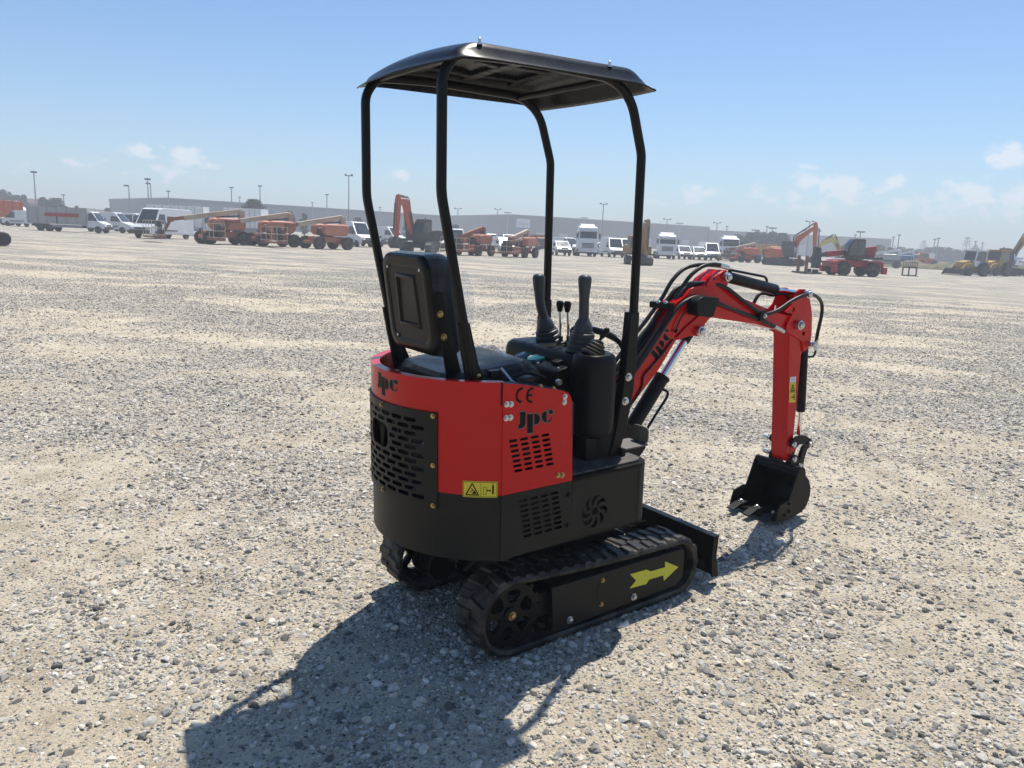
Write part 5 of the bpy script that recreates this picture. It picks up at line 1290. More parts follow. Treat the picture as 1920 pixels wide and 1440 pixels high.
def fpos(px, py, k=1.0):
    P = at(px, py); return Vector((P.x * k, P.y * k, float(gh(P.x * k, P.y * k))))
def spot(name, label, cat, px, py, yaw, H=None, top=None, group=None, k=None):
    """an Empty on the ground at the foot of the thing; yaw 0 faces the camera, +90 faces right"""
    P = at(px, py); P.z = float(gh(P.x, P.y)); d = math.hypot(P.x, P.y)
    t = thing(name, label, cat, P, math.atan2(-P.y, -P.x) + R(yaw), group)
    if H: s = (py - top) * d * math.cos(math.atan2(P.x, P.y)) / F_PX / H; s = min(1.28, max(.72, s)); t.scale = (s, s, s)
    if k: t.scale = (k, k, k)
    return t
_wc = {}
def wheel(par, x, y, z, r, w, rim='rim', name='wheel', tread=False):
    key = (round(r, 3), round(w, 3), tread, rim)
    if key not in _wc:
        b = MB(); b.lathe((0, -w / 2, 0), (0, 1, 0), [(0, r * .58), (0, r * .92), (w * .12, r), (w * .88, r), (w, r * .92), (w, r * .58)], 22)
        if tread:
            for k in range(18):
                a = 2 * math.pi * k / 18
                for s in (-1, 1): b.box((r * 1.0 * math.cos(a + s * .08), s * w * .24, r * math.sin(a + s * .08)), (r * .10, w * .46, r * .13), Matrix.Rotation(-(a + s * .08), 3, 'Y') @ Matrix.Rotation(s * .5, 3, 'X'))
        t = b.build(name, 'tyre', None); 
        b = MB(); b.lathe((0, -w * .47, 0), (0, 1, 0), [(0, .01), (0, r * .2), (w * .10, r * .25), (w * .06, r * .54), (w * .0, r * .60), (w * .94, r * .60), (w * .88, r * .54), (w * .84, r * .25), (w * .94, r * .2), (w * .94, .01)], 18)
        rm = b.build('rim', rim, t); _wc[key] = (t.data, rm.data); bpy.data.objects.remove(rm); bpy.data.objects.remove(t)
    td, rd = _wc[key]
    o = bpy.data.objects.new(name, td); COL.objects.link(o); o.parent = par; o.location = (x, y, z)
    q = bpy.data.objects.new('rim', rd); COL.objects.link(q); q.parent = o
    return o
def wloft(b, prof, wf):
    """closed side outline (x, z) given width by wf(x, z) -> half width"""
    n = len(prof); vs = [(x, -wf(x, z), z) for x, z in prof] + [(x, wf(x, z), z) for x, z in prof]
    return b.add(vs, [tuple(range(n)), tuple(range(2 * n - 1, n - 1, -1))] + [(i, n + i, n + (i + 1) % n, (i + 1) % n) for i in range(n)])

def van(label, px, py, top, yaw, H=2.5, L=5.6, W=2.0, col='white', group='vans parked in the back row', kind='van', name='van', cat='van', bonnet=.95, rear=False, crew=False):
    t = spot(name, label, cat, px, py, yaw, H, top, group)
    hx = L / 2; zb = .38; bz = 1.02 if H < 2.2 else 1.18; rz_ = H
    A = [(-hx, zb), (-hx, H * .72), (-hx + .10, H - .10), (-hx + .3, H), (hx - bonnet - 1.05 if H > 2.2 else hx - bonnet - 1.3, H), (hx - bonnet - .72 if H > 2.2 else hx - bonnet - .85, H - .10), (hx - bonnet + .05, bz + .06), (hx - .22, bz - .16), (hx - .04, bz - .36), (hx, zb + .10), (hx - .05, zb)]
    wf = lambda x, z: (W / 2) * (1 - .13 * max(0, (z - 1.1) / (H - 1.1)) ** 1.3) * (1 - .09 * max(0, (x - hx + .5) / .5))
    b = MB(); wloft(b, A, wf); body = b.build('body', col, t, bevel=.05, seg=2, smooth=45)
    p0, p1 = Vector((A[5][0] + .02, 0, A[5][1] - .03)), Vector((A[6][0] - .03, 0, A[6][1] + .04)); nrm_ = Vector((p1.z - p0.z, 0, -(p1.x - p0.x))).normalized() * -1
    if nrm_.x < 0: nrm_ = -nrm_
    b = MB(); q = []
    for p in (p0, p1):
        h = wf(p.x, p.z) - .13; q += [(p.x + nrm_.x * .016, -h, p.z + nrm_.z * .016), (p.x + nrm_.x * .016, h, p.z + nrm_.z * .016)]
    i_ = [(x - nrm_.x * .03, y, z - nrm_.z * .03) for x, y, z in q]
    b.add(q + i_, [(0, 1, 3, 2), (4, 6, 7, 5), (0, 4, 5, 1), (1, 5, 7, 3), (3, 7, 6, 2), (2, 6, 4, 0)]); b.build('windscreen', 'glass', t)
    zt, zl = H * .80 if H > 2.2 else H - .22, bz + .10
    xw0, xw1 = hx - bonnet - 1.55, hx - bonnet - .14
    for s in (-1, 1):
        def sw(x0, x1, x1b):
            b = MB(); P = [(x0, zl), (x1b, zl), (x1, zt), (x0 + .03, zt)]; V = [(x, s * (wf(x, z) + .012), z) for x, z in P] + [(x, s * (wf(x, z) - .03), z) for x, z in P]
            b.add(V, [(0, 1, 2, 3), (7, 6, 5, 4)] + [(i, (i + 1) % 4, 4 + (i + 1) % 4, 4 + i) for i in range(4)]); b.build('side_window', 'glass', t)
        sw(xw0 + .3, xw1 - .42, xw1)
        if crew: sw(xw0 - .75, xw0 + .18, xw0 + .18)
        b = MB(); b.box((hx - .12, s * (W / 2 - .26), bz - .30), (.10, .34, .18)); b.build('headlight', 'lamp', t, bevel=.03)
        b = MB(); b.box((xw1 - .12, s * (wf(xw1, zl) + .16), zl + .16), (.14, .22, .32)); b.build('mirror', 'bumper', t, bevel=.03)
        b = MB(); b.box((-hx - .005, s * (W / 2 - .10), 1.05), (.03, .12, .5)); b.build('tail_light', 'redlamp', t)
        for x in (hx - .95, -hx + 1.05): wheel(t, x, s * (W / 2 - .13), .34, .34, .22)
        b = MB(); b.bar((xw0 - 1.2, s * (wf(0, .7) + .012), .72), (xw0 + 1.1, s * (wf(0, .7) + .012), .72), .02, .10); b.build('side_moulding', 'bumper', t)
    b = MB(); b.box((hx - .01, 0, .56), (.16, W * .93, .34)); b.box((hx - .03, 0, .86), (.10, W * .50, .16)); b.build('bumper', 'bumper', t, bevel=.04)
    b = MB(); b.box((-hx, 0, .50), (.12, W * .95, .22)); b.build('rear_bumper', 'bumper', t, bevel=.03)
    if H > 2.2:
        for s in (-.45, .45):
            b = MB(); b.box((-hx - .006, s, H * .68), (.03, .62, .55)); b.build('rear_window', 'glass', t)
    return t
def truck_cab(t, x0, W, zc, H, col, L=2.2):
    """flat-fronted lorry cab from x0 forward, floor zc, roof H"""
    x1 = x0 + L; A = [(x0, zc), (x0, H), (x0 + .9, H), (x1 - .25, H - .20), (x1 - .04, zc + (H - zc) * .45), (x1, zc + .1), (x1, zc)]
    wf = lambda x, z: W / 2 * (1 - .08 * max(0, (z - zc) / (H - zc)))
    b = MB(); wloft(b, A, wf); b.build('cab', col, t, bevel=.06, smooth=45)
    z0, z1 = zc + (H - zc) * .45, H - .38 if H > 3.2 else H - .26
    if H > 3.2: z1 = zc + (H - zc) * .74
    xa = lambda z: x1 - .04 - .21 * (z - z0) / (H - .2 - z0)
    b = MB(); b.loft([[Vector((xa(z) + .014, -wf(0, z) + .14, z)), Vector((xa(z) + .014, wf(0, z) - .14, z)), Vector((xa(z) - .03, wf(0, z) - .14, z)), Vector((xa(z) - .03, -wf(0, z) + .14, z))] for z in (z0 + .02, z1)]); b.build('windscreen', 'glass', t)
    for s in (-1, 1):
        b = MB(); P = [(x1 - 1.05, z0 - .1), (x1 - .2, z0 - .1), (x1 - .32, z1), (x1 - 1.05, z1)]; V = [(x, s * (wf(x, z) + .012), z) for x, z in P] + [(x, s * (wf(x, z) - .03), z) for x, z in P]
        b.add(V, [(0, 1, 2, 3), (7, 6, 5, 4)] + [(i, (i + 1) % 4, 4 + (i + 1) % 4, 4 + i) for i in range(4)]); b.build('side_window', 'glass', t)
        b = MB(); b.box((x1 - .02, s * (W / 2 + .16), z0 + .35), (.12, .20, .6)); b.bar((x1 - .05, s * (W / 2 - .05), z0 + .6), (x1 - .02, s * (W / 2 + .16), z0 + .6), .04, .04); b.build('mirror', 'bumper', t, bevel=.02)
        b = MB(); b.box((x1 + .0, s * (W / 2 - .30), zc - .02), (.08, .40, .20)); b.build('headlight', 'lamp', t, bevel=.03)
    b = MB(); [b.box((x1 + .005, 0, zc + .18 + .16 * k), (.05, W * .62, .09)) for k in range(4)]; b.build('grille', 'bumper', t)
    b = MB(); b.box((x1 - .06, 0, zc - .22), (.30, W * .98, .42)); b.build('bumper', col if H > 3.2 else 'bumper', t, bevel=.06)
    b = MB(); b.box((x1 - .2, 0, zc - .5), (.2, W * .85, .16)); b.build('lower_bumper', 'bumper', t)
def nose_cab(t, x1, H, W, col):
    A = [(x1 - 2.15, .62), (x1 - 2.15, H - .08), (x1 - 2.0, H), (x1 - 1.75, H), (x1 - 1.45, H - .10), (x1 - .78, 1.36), (x1 - .18, 1.12), (x1 - .02, .92), (x1, .5), (x1 - .1, .5)]
    wf = lambda x, z: W / 2 * (1 - .12 * max(0, (z - 1.1) / (H - 1.1))) * (1 - .09 * max(0, (x - x1 + .5) / .5))
    b = MB(); wloft(b, A, wf); b.build('cab', col, t, bevel=.05, smooth=45)
    b = MB(); q = [(x1 - 1.43, H - .16), (x1 - .83, 1.42)]; b.loft([[Vector((x + .018, -wf(x, z) + .10, z + .012)), Vector((x + .018, wf(x, z) - .10, z + .012)), Vector((x - .03, wf(x, z) - .10, z - .01)), Vector((x - .03, -wf(x, z) + .10, z - .01))] for x, z in q]); b.build('windscreen', 'glass', t)
    for s in (-1, 1):
        b = MB(); P = [(x1 - 1.95, 1.42), (x1 - 1.0, 1.42), (x1 - 1.45, H - .22), (x1 - 1.93, H - .22)]; V = [(x, s * (wf(x, z) + .012), z) for x, z in P] + [(x, s * (wf(x, z) - .03), z) for x, z in P]
        b.add(V, [(0, 1, 2, 3), (7, 6, 5, 4)] + [(i, (i + 1) % 4, 4 + (i + 1) % 4, 4 + i) for i in range(4)]); b.build('side_window', 'glass', t)
        b = MB(); b.box((x1 - .10, s * (W / 2 - .28), 1.0), (.10, .36, .18)); b.build('headlight', 'lamp', t, bevel=.03)
        b = MB(); b.box((x1 - 1.0, s * (W / 2 + .14), 1.6), (.14, .22, .36)); b.build('mirror', 'bumper', t, bevel=.03)
    b = MB(); b.box((x1 - .02, 0, .62), (.16, W * .94, .36)); b.build('bumper', 'bumper', t, bevel=.04); b = MB(); b.box((x1 - .04, 0, .94), (.08, W * .5, .14)); b.build('grille', 'bumper', t)
def tractor_unit(label, px, py, top, yaw, H=3.7):
    t = spot('tractor_unit', label, 'lorry', px, py, yaw, H, top, 'tractor units parked in the back row')
    b = MB(); b.b2(-3.4, 1.8, -.45, .45, .62, .92); b.b2(-3.2, -1.2, -1.1, 1.1, .90, .96); b.build('chassis', 'steel', t)
    truck_cab(t, .35, 2.48, .95, H, 'white'); b = MB(); b.prism([(.5, H - .02), (.6, H + .28), (1.2, H + .22), (2.1, H - .22)], -.9, .9); b.build('roof_deflector', 'white', t, bevel=.05)
    b = MB(); b.prism([(2.28, H - .62), (2.62, H - .72), (2.62, H - .78), (2.28, H - .74)], -1.05, 1.05); b.build('sun_visor', 'bumper', t)
    for s in (-1, 1):
        wheel(t, 1.55, s * 1.05, .5, .5, .30); wheel(t, -2.2, s * .95, .5, .5, .55)
        b = MB(); b.b2(-1.1, .3, s * .7, s * 1.15, .45, .95); b.build('fuel_tank', 'galv', t, bevel=.08)
    return t
def box_lorry(label, px, py, top, yaw, H=3.2, L=7.0, body='white', cab='white', kind='box', group=None, name='box_lorry', cabH=2.45, W=2.2):
    t = spot(name, label, 'lorry', px, py, yaw, H, top, group)
    hx = L / 2; b = MB(); b.b2(-hx + .1, hx - 1.0, -.42, .42, .55, .80); b.build('chassis', 'steel', t)
    (nose_cab(t, hx, cabH, 2.0, cab) if kind in ('box', 'dropside') else truck_cab(t, hx - 1.95, 2.05, .75, cabH, cab, 1.9))
    x1 = hx - 2.05
    if kind == 'box':
        b = MB(); b.b2(-hx, x1, -W / 2, W / 2, .92, H); b.build('cargo_box', body, t, bevel=.03)
        b = MB(); [b.b2(x - .03, x + .03, s * W / 2 - .01, s * W / 2 + .015, .95, H - .05) for x in np.linspace(-hx + .05, x1 - .05, 8) for s in (-1, 1)]; b.b2(-hx - .01, x1 + .01, -W / 2 - .02, W / 2 + .02, .85, .95); b.build('box_trim', 'galv', t)
    elif kind == 'dropside':
        b = MB()
        for s in (-1, 1): b.b2(-hx, x1, s * W / 2 - .03, s * W / 2 + .03, .95, H)
        b.b2(-hx, -hx + .05, -W / 2, W / 2, .95, H); b.b2(x1 - .05, x1, -W / 2, W / 2, .95, H); b.b2(-hx, x1, -W / 2, W / 2, .88, .97); b.build('dropside_body', body, t)
        b = MB(); [b.b2(x - .04, x + .04, s * (W / 2 + .03), s * (W / 2 + .07), .95, H) for x in np.linspace(-hx + .1, x1 - .1, 7) for s in (-1, 1)]; b.build('side_post', 'galv', t)
    else:
        b = MB(); A = [(-hx, 1.0), (x1, 1.0), (x1 + .1, H), (-hx - .15, H * .95)]
        wf = lambda x, z: W / 2 * (.86 + .14 * (z - 1) / (H - 1)); wloft(b, A, wf); b.build('tipper_body', body, t, bevel=.04)
        b = MB(); [b.bar((x, s * W * .44, 1.0), (x, s * (W / 2 + .03), H), .10, .08) for x in np.linspace(-hx + .2, x1 - .1, 5) for s in (-1, 1)]; b.build('body_rib', body, t)
    for s in (-1, 1):
        wheel(t, hx - .85, s * .92, .40, .40, .26); wheel(t, -hx + 1.4, s * .86, .40, .40, .40)
        if L > 7.5: wheel(t, -hx + 2.5, s * .86, .40, .40, .40)
        b = MB(); b.b2(-hx + 2.4, hx - 2.6, s * .95, s * 1.0, .50, .82); b.build('side_guard', 'galv', t)
    return t
def boom_lift(label, px, py, top, yaw, H=2.55, col='orangelift', bcol='cream', stow=1.0, lift=0.0, turn=0, slim=False):
    """articulated boom lift: chassis on four wheels, turntable with two rounded hoods, boom leading forward to the basket"""
    t = spot('boom_lift', label, 'boom lift', px, py, yaw, H, top, 'boom lifts parked in the yard')
    b = MB(); b.b2(-1.25, 1.25, -.55, .55, .48, .92); b.b2(-1.5, -1.0, -.85, .85, .36, .62); b.b2(1.0, 1.5, -.85, .85, .36, .62); b.build('chassis', col, t, bevel=.06)
    for x in (-1.2, 1.2):
        for s in (-1, 1): wheel(t, x, s * .98, .46, .46, .36, rim='cream', tread=True)
    tt = Matrix.Rotation(R(turn), 3, 'Z')
    b = MB(); b.lathe((0, 0, .92), (0, 0, 1), [(0, .5), (.12, .5)], 24); b.build('turntable', 'steel', t)
    for s in (-1, 1):
        b = MB(); A = rrect(-1.35, .75, 1.02, 1.85, .34, 5); b.prism(A, s * .42, s * 1.08); b.build('hood', col, t, bevel=.16, seg=4, smooth=60)
    b = MB(); b.b2(-1.5, -.5, -.42, .42, 1.0, 1.7); b.build('counterweight', col, t, bevel=.10, seg=3)
    b = MB(); b.b2(-.45, .55, -.38, .38, 1.0, 1.45); b.build('control_box', 'steel', t)
    # riser arms folded over the turntable
    b = MB()
    for y in (-.22, .18): b.bar((-1.25, y, 1.75), (.55, y, 1.45), .12, .20)
    b.b2(-1.55, -1.2, -.26, .22, 1.55, 2.45); b.build('riser_arm', bcol, t, bevel=.02)
    zt = 2.40; p0 = Vector((-1.4, -.02, zt)); p1 = Vector((2.6 * stow, -.02, 1.72 + lift)); p2 = Vector((3.45 * stow, -.02, 1.60 + lift))
    b = MB(); b.bar(p0, p1, .30, .34); m1 = b.build('boom', bcol, t, bevel=.03)
    b = MB(); b.bar(p0.lerp(p1, .7), p2, .21, .24); b.build('boom_extension', 'rust', m1, bevel=.02)
    b = MB(); b.tube([p0 + Vector((.2, 0, -.35)), p0.lerp(p1, .45) + Vector((0, 0, -.2))], .06, 10); b.build('lift_cylinder', 'steel', t)
    p3 = p2 + Vector((.55, 0, -1.05)); b = MB(); b.bar(p2 + Vector((-.05, -.10, .05)), p3 + Vector((0, -.10, 0)), .08, .16); b.bar(p2 + Vector((-.05, .10, .05)), p3 + Vector((0, .10, 0)), .08, .16); b.box(p2, (.34, .34, .34)); b.build('jib', 'rust', t, bevel=.01)
    # basket
    bx = p3.x + .55; z0 = .38 + lift; bw = 1.15; r = .022; b = MB()
    for z in (z0 + .15, z0 + .60, z0 + 1.08):
        b.tube([(bx - .40, -bw, z), (bx + .40, -bw, z), (bx + .40, bw, z), (bx - .40, bw, z), (bx - .40, -bw, z)], r, 6)
    for y in (-bw, -bw / 3, bw / 3, bw):
        for x in (-.40, .40): b.tube([(bx + x, y, z0), (bx + x, y, z0 + 1.08)], r, 6)
    bk = b.build('basket', 'cream', t)
    b = MB(); b.b2(bx - .44, bx + .44, -bw - .03, bw + .03, z0 - .05, z0 + .06); b.b2(bx - .7, bx - .38, -.3, .3, z0 - .10, z0 + .2); b.build('basket_floor', 'rust', bk)
    b = MB(); b.b2(bx - .40, bx - .15, -.32, .32, z0 + .72, z0 + 1.12); b.b2(bx - .42, bx - .36, -.55, .55, z0 + .1, z0 + .85); b.build('basket_controls', 'steel', bk, bevel=.02)
    return t
def crawler(label, px, py, top, yaw, H, col, swing=0, boom=None, cabside=1, s=1.0, name='crawler_excavator', body=True, dark='steel', hcol=None):
    """tracked excavator; boom = list of (x, z) joints: foot, elbow, tip, stick end"""
    t = spot(name, label, 'excavator', px, py, yaw, H, top, 'crawler excavators in the yard')
    for sd_ in (-1, 1):
        b = MB(); o_ = [(1.75 + .42 * math.cos(R(a)), .44 + .42 * math.sin(R(a))) for a in range(-90, 91, 15)] + [(-1.75 + .42 * math.cos(R(a)), .44 + .42 * math.sin(R(a))) for a in range(90, 271, 15)]
        b.prism([(x, z) for x, z in o_], sd_ * .85, sd_ * 1.38)
        for k in range(26): x = -1.75 + 3.5 * k / 25; b.b2(x - .035, x + .035, sd_ * .84, sd_ * 1.39, .86, .90)
        tk = b.build('track', 'steel', t, bevel=.02)
        b = MB(); [b.lathe((x, sd_ * 1.385, .44), (0, sd_, 0), [(0, rr), (.012, rr), (.012, rr * .4), (.02, .0)], 18) for x, rr in ((-1.75, .30), (1.75, .30), (-1.1, .11), (-.55, .11), (0, .11), (.55, .11), (1.1, .11))]; b.build('track_roller', 'bumper', tk)
    b = MB(); b.b2(-1.2, 1.2, -.86, .86, .40, .80); b.lathe((0, 0, .8), (0, 0, 1), [(0, .62), (.2, .62)], 24); b.build('undercarriage', 'steel', t)
    Rz = Matrix.Rotation(R(swing), 4, 'Z')
    up = bpy.data.objects.new('upper_structure', None)
    def put(b, name, m_, par=None, **kw):
        b.v = [tuple(Rz @ Vector(v)) for v in b.v]; return b.build(name, m_, par or t, **kw)
    bpy.data.objects.remove(up)
    b = MB(); b.prism([(-1.9, 1.05), (-2.05, 1.3), (-2.0, 2.0), (-1.2, 2.05), (.3, 1.95), (.4, 1.05)], -1.28, 1.28); hs_ = put(b, 'house', hcol or col, bevel=.08, smooth=45)
    b = MB(); b.prism([(-1.75, 1.0), (-2.25, 1.2), (-2.3, 1.85), (-1.85, 2.0)], -1.25, 1.25); put(b, 'counterweight', dark, bevel=.12, seg=3)
    b = MB(); b.b2(.4, 1.5, -1.28, 1.28, 1.0, 1.18); put(b, 'platform', 'steel')
    y0, y1 = (.28, 1.28) if cabside > 0 else (-1.28, -.28)
    b = MB(); b.prism([(-.05, 1.18), (-.05, 2.85), (.12, 2.95), (.95, 2.95), (1.35, 2.45), (1.48, 1.75), (1.48, 1.18)], y0, y1); cb = put(b, 'cab', dark, bevel=.05, smooth=45)
    for yy in (y0 - .012, y1 + .012):
        b = MB(); b.prism([(.06, 1.75), (.06, 2.72), (.9, 2.76), (1.2, 2.38), (1.32, 1.75)], yy - .008, yy + .008); put(b, 'cab_window', 'glass', cb)
    b = MB(); b.loft([[Vector((x, y0 + .1, z)), Vector((x, y1 - .1, z)), Vector((x - .03, y1 - .1, z)), Vector((x - .03, y0 + .1, z))] for x, z in ((1.50, 1.72), (1.378, 2.44), (1.03, 2.88))]); put(b, 'cab_window', 'glass', cb)
    b = MB(); b.lathe((.3, (y0 + y1) / 2, 2.95), (0, 0, 1), [(0, .07), (.12, .06), (.13, 0)], 10); put(b, 'beacon', 'orange', cb)
    if boom:
        yb = -.05 if cabside > 0 else .05
        P = [Vector((x, yb, z)) for x, z in boom]; f, e, tp, se = P[:4]
        def plate(pts, ws, w, nm):
            b = MB(); b.loft([[Vector((p.x, yb - w / 2, p.z)) + n_ * h / 2, Vector((p.x, yb + w / 2, p.z)) + n_ * h / 2, Vector((p.x, yb + w / 2, p.z)) - n_ * h / 2, Vector((p.x, yb - w / 2, p.z)) - n_ * h / 2] for p, n_, h in ws]); return b
        def nrm2(d): d = d.normalized(); return Vector((-d.z, 0, d.x))
        n1, n2 = nrm2(e - f), nrm2(tp - e); nm_ = (n1 + n2).normalized()
        b = plate(None, [(f, n1, .35), (f.lerp(e, .55), n1, .62), (e, nm_, .72), (e.lerp(tp, .5), n2, .52), (tp, n2, .30)], .42, 'boom'); bm_ = put(b, 'boom', col, bevel=.03)
        d = (se - tp); n3 = nrm2(d); b = plate(None, [(tp - d * .16, n3, .26), (tp, n3, .52), (tp + d * .25, n3, .48), (se, n3, .24)], .34, 'stick'); put(b, 'stick', col, bevel=.02)
        b = MB()
        for yy in (yb - .34, yb + .34): b.tube([Vector((f.x + .35, yy, f.z - .35)), Vector((f.lerp(e, .72).x, yy, f.lerp(e, .72).z))], .09, 10)
        put(b, 'boom_cylinder', 'steel')
        b = MB(); b.tube([e.lerp(tp, .1) + nm_ * .55, (tp - d * .14) + Vector((0, 0, .05))], .085, 10); put(b, 'stick_cylinder', 'steel')
        b = MB(); b.tube([tp.lerp(se, .08) - n3 * (-.42 if n3.x > 0 else .42), tp.lerp(se, .82) - n3 * (-.42 if n3.x > 0 else .42)], .07, 8); put(b, 'bucket_cylinder', 'steel')
        b = MB(); c = se + Vector((-.05, 0, -.30)); sg_ = -1
        A = [(c.x + .45 * math.cos(R(a)), c.z + .45 * math.sin(R(a))) for a in range(-200 + 130, 131, 20)]
        A = [(se.x + .22, se.z + .10)] + [(c.x + .10 + .48 * math.cos(R(a)), c.z - .1 + .48 * math.sin(R(a))) for a in range(40, -140, -20)] + [(c.x - .75, c.z - .30), (c.x - .70, c.z - .20), (se.x - .25, se.z - .02)]
        b.prism(A, yb - .5, yb + .5); [b.box((c.x - .80, y, c.z - .27), (.2, .09, .06)) for y in np.linspace(yb - .44, yb + .44, 5)]; put(b, 'bucket', 'steel', bevel=.03)
        b = MB(); [b.tube(spline([Vector((f.x + .1, yb + o_, f.z + .45)), f.lerp(e, .6) + nm_ * .42 + Vector((0, o_, 0)), e + nm_ * .55 + Vector((0, o_, 0)), e.lerp(tp, .6) + nm_ * .40 + Vector((0, o_, 0))], 4), .035, 6) for o_ in (-.12, .1)]; put(b, 'hose', 'hose', bm_)
    return t

# ---- left part of the back row ---------------------------------------------------
t = box_lorry('orange-red tipper lorry cut off by the left edge of the yard view', -14, 421, 375, -60, 3.1, 6.5, 'orange', 'orange', 'tip', 'tipper lorries', 'tipper_lorry')
crawler('dark crawler excavator at the far left of which only a track end shows', -52, 459, 391, 88, 3.0, 'steel', swing=90)
van('white delivery van turned away between the orange-red lorry and the yellow cab', 43, 425, 396, -135, 2.1, 5.0, 1.95)
t = box_lorry('yellow and white mixer lorry with a rounded white drum behind a white van', 50, 422, 385, 62, 3.0, 6.0, 'white', 'yellowv', 'none', None, 'mixer_lorry', 2.5)
for c in [c for c in t.children if c.name.split('.')[0] in ('tipper_body', 'body_rib')]: bpy.data.objects.remove(c)
b = MB(); b.lathe((-2.9, 0, 2.3), (1, 0, -.18), [(0, .4), (.5, .85), (1.6, 1.1), (2.6, .8), (3.1, .4)], 20); b.build('mixer_drum', 'white', t)
t = box_lorry('white dropside lorry with grey high-sided body and a red panel on its side', 134, 435, 391, 62, 2.85, 9.0, 'greypanel', 'white', 'dropside', None, 'dropside_lorry', 2.5)
b = MB(); b.b2(-2.4, 1.6, -1.22, -1.16, 1.75, 2.15); b.build('red_panel', 'redv', t, bevel=.02)
b = MB(); b.lathe((-1.0, -1.19, .9), (0, 0, 1), [(0, .05), (.85, .05)], 8); b.build('panel_stand', 'steel', t)
van('white cab van with a grey load bed behind the dropside lorry cab', 207, 436, 399, 62, 2.3, 5.6, 2.0)
van('white crew cab van with two side windows behind the load bed', 251, 435, 401, 66, 2.15, 5.2, 2.0, crew=True)
van('large white high roof van facing the camera behind the leftmost basket', 306, 447.5, 393, -38, 2.62, 5.9, 2.1, bonnet=.8)
box_lorry('white box lorry with long body partly hidden by the large high roof van', 352, 441, 389, 70, 3.3, 8.5, group='white box lorries')
box_lorry('white box lorry seen between the two leftmost boom lifts', 478, 444, 394, 66, 3.1, 6.5, group='white box lorries')
boom_lift('faded orange boom lift with long cream boom leftmost of the three', 418, 458, 391, -72, 2.6, stow=1.02)
boom_lift('faded orange boom lift in the middle of the left-hand three', 512, 462, 397, -66, 2.6, stow=.95)
boom_lift('faded orange boom lift with shortest boom rightmost of the left-hand three', 612, 467, 403, -58, 2.6, stow=.92)
van('white high roof van right of the three left-hand boom lifts', 661, 462, 417, 38, 2.5, 5.5, 2.0)
van('dark grey pickup van behind the left rear canopy post', 690, 462, 437, 55, 1.75, 4.8, 1.85, col='greyv', name='dark_van')
van('white van behind the raised stick of the orange excavator', 725, 459, 426, 50, 2.3, 5.3, 2.0)
crawler('orange crawler excavator with raised boom and dark cab seen through the canopy frame', 786, 473, 380, -10, 4.55, 'orange', swing=-24, hcol='steel', boom=[(1.0, 1.55), (2.2, 4.25), (3.3, 4.35), (3.5, 1.2)], cabside=1)
van('dark van with tall body behind the seat back', 818, 471, 432, 30, 2.3, 5.2, 2.0, col='greyv', name='dark_van')
van('white high roof van facing the camera behind the right rear canopy post', 852, 467, 430, 8, 2.55, 5.6, 2.05)
boom_lift('orange boom lift with dark raised boom between canopy post and lever', 890, 479, 421, -28, 2.75, col='orangelift', bcol='rust', stow=.72)
van('white van almost hidden right of the dark-boomed boom lift', 920, 465, 439, 15, 2.3, 5.2, 2.0)
van('white minivan with bright windscreen left of the short boom lift', 943, 474, 445, 14, 1.9, 5.0, 1.92)
van('grey van behind the white minivan', 950, 468, 440, 18, 2.1, 5.2, 1.95, col='silver')
boom_lift('orange boom lift with short pale boom in front of the white sign board', 975, 482.5, 427, -24, 2.75, bcol='cream', stow=.66)
box_lorry('red-brown lorry body just left of the front left canopy post', 1008, 468, 441, 20, 2.6, 5.5, 'rust', 'rust', 'tip', 'tipper lorries', 'tipper_lorry', 2.2)
van('small white car facing the camera right of the front left canopy post', 1051, 479, 452, 12, 1.75, 4.5, 1.8, name='car', cat='car', bonnet=1.0)
van('white pickup behind the small white car', 1062, 474, 446, 35, 2.2, 5.2, 1.9)
tractor_unit('tallest white tractor unit with roof deflector behind the joysticks', 1096, 480, 426, 8, 3.75)
van('small white van half hidden by the tall tractor unit', 1122, 477, 455, 40, 1.9, 4.8, 1.9)
van('white panel van standing alone right of the tall tractor unit', 1147, 482, 447, 16, 2.5, 5.6, 2.0)
van('white van edge left of the dusty ochre excavator', 1170, 479, 448, 16, 2.5, 5.6, 2.0)
crawler('dusty ochre crawler excavator facing the camera behind the front right canopy post', 1196, 496, 420, 4, 4.3, 'ochre', swing=10, boom=[(1.0, 1.5), (1.9, 4.0), (2.8, 4.05), (2.9, .9)], cabside=-1, dark='ochre')
tractor_unit('white tractor unit right of the dusty ochre excavator', 1245, 485, 441, 8, 3.3)
van('white small van with bright windscreen beside the second tractor unit', 1278, 486, 461, 16, 1.92, 5.0, 1.9)
van('white small van between two other white vans above the boom', 1306, 487, 463, 14, 1.9, 5.0, 1.9)
van('white taller van next to the rightmost tractor unit', 1328, 488, 456, 16, 2.45, 5.6, 2.0)
tractor_unit('white tractor unit with dark windscreen rightmost of the lorries', 1362, 488, 447, 10, 3.1)
boom_lift('red-orange boom lift low on its wheels right of the tractor units', 1396, 492, 457, -55, 2.4, col='orange', bcol='cream', stow=.6)
van('white van behind the red-orange boom lift', 1409, 483, 461, 18, 2.2, 5.2, 2.0)
box_lorry('yellow tipper lorry beside the large orange excavator', 1437, 489, 459, 35, 2.7, 6.0, 'yellowv', 'yellowv', 'tip', 'tipper lorries', 'tipper_lorry', 2.4)
t = spot('generator', 'orange generator cabinet in front of the yellow tipper lorry', 'generator', 1447, 492, 20, 1.9, 464)
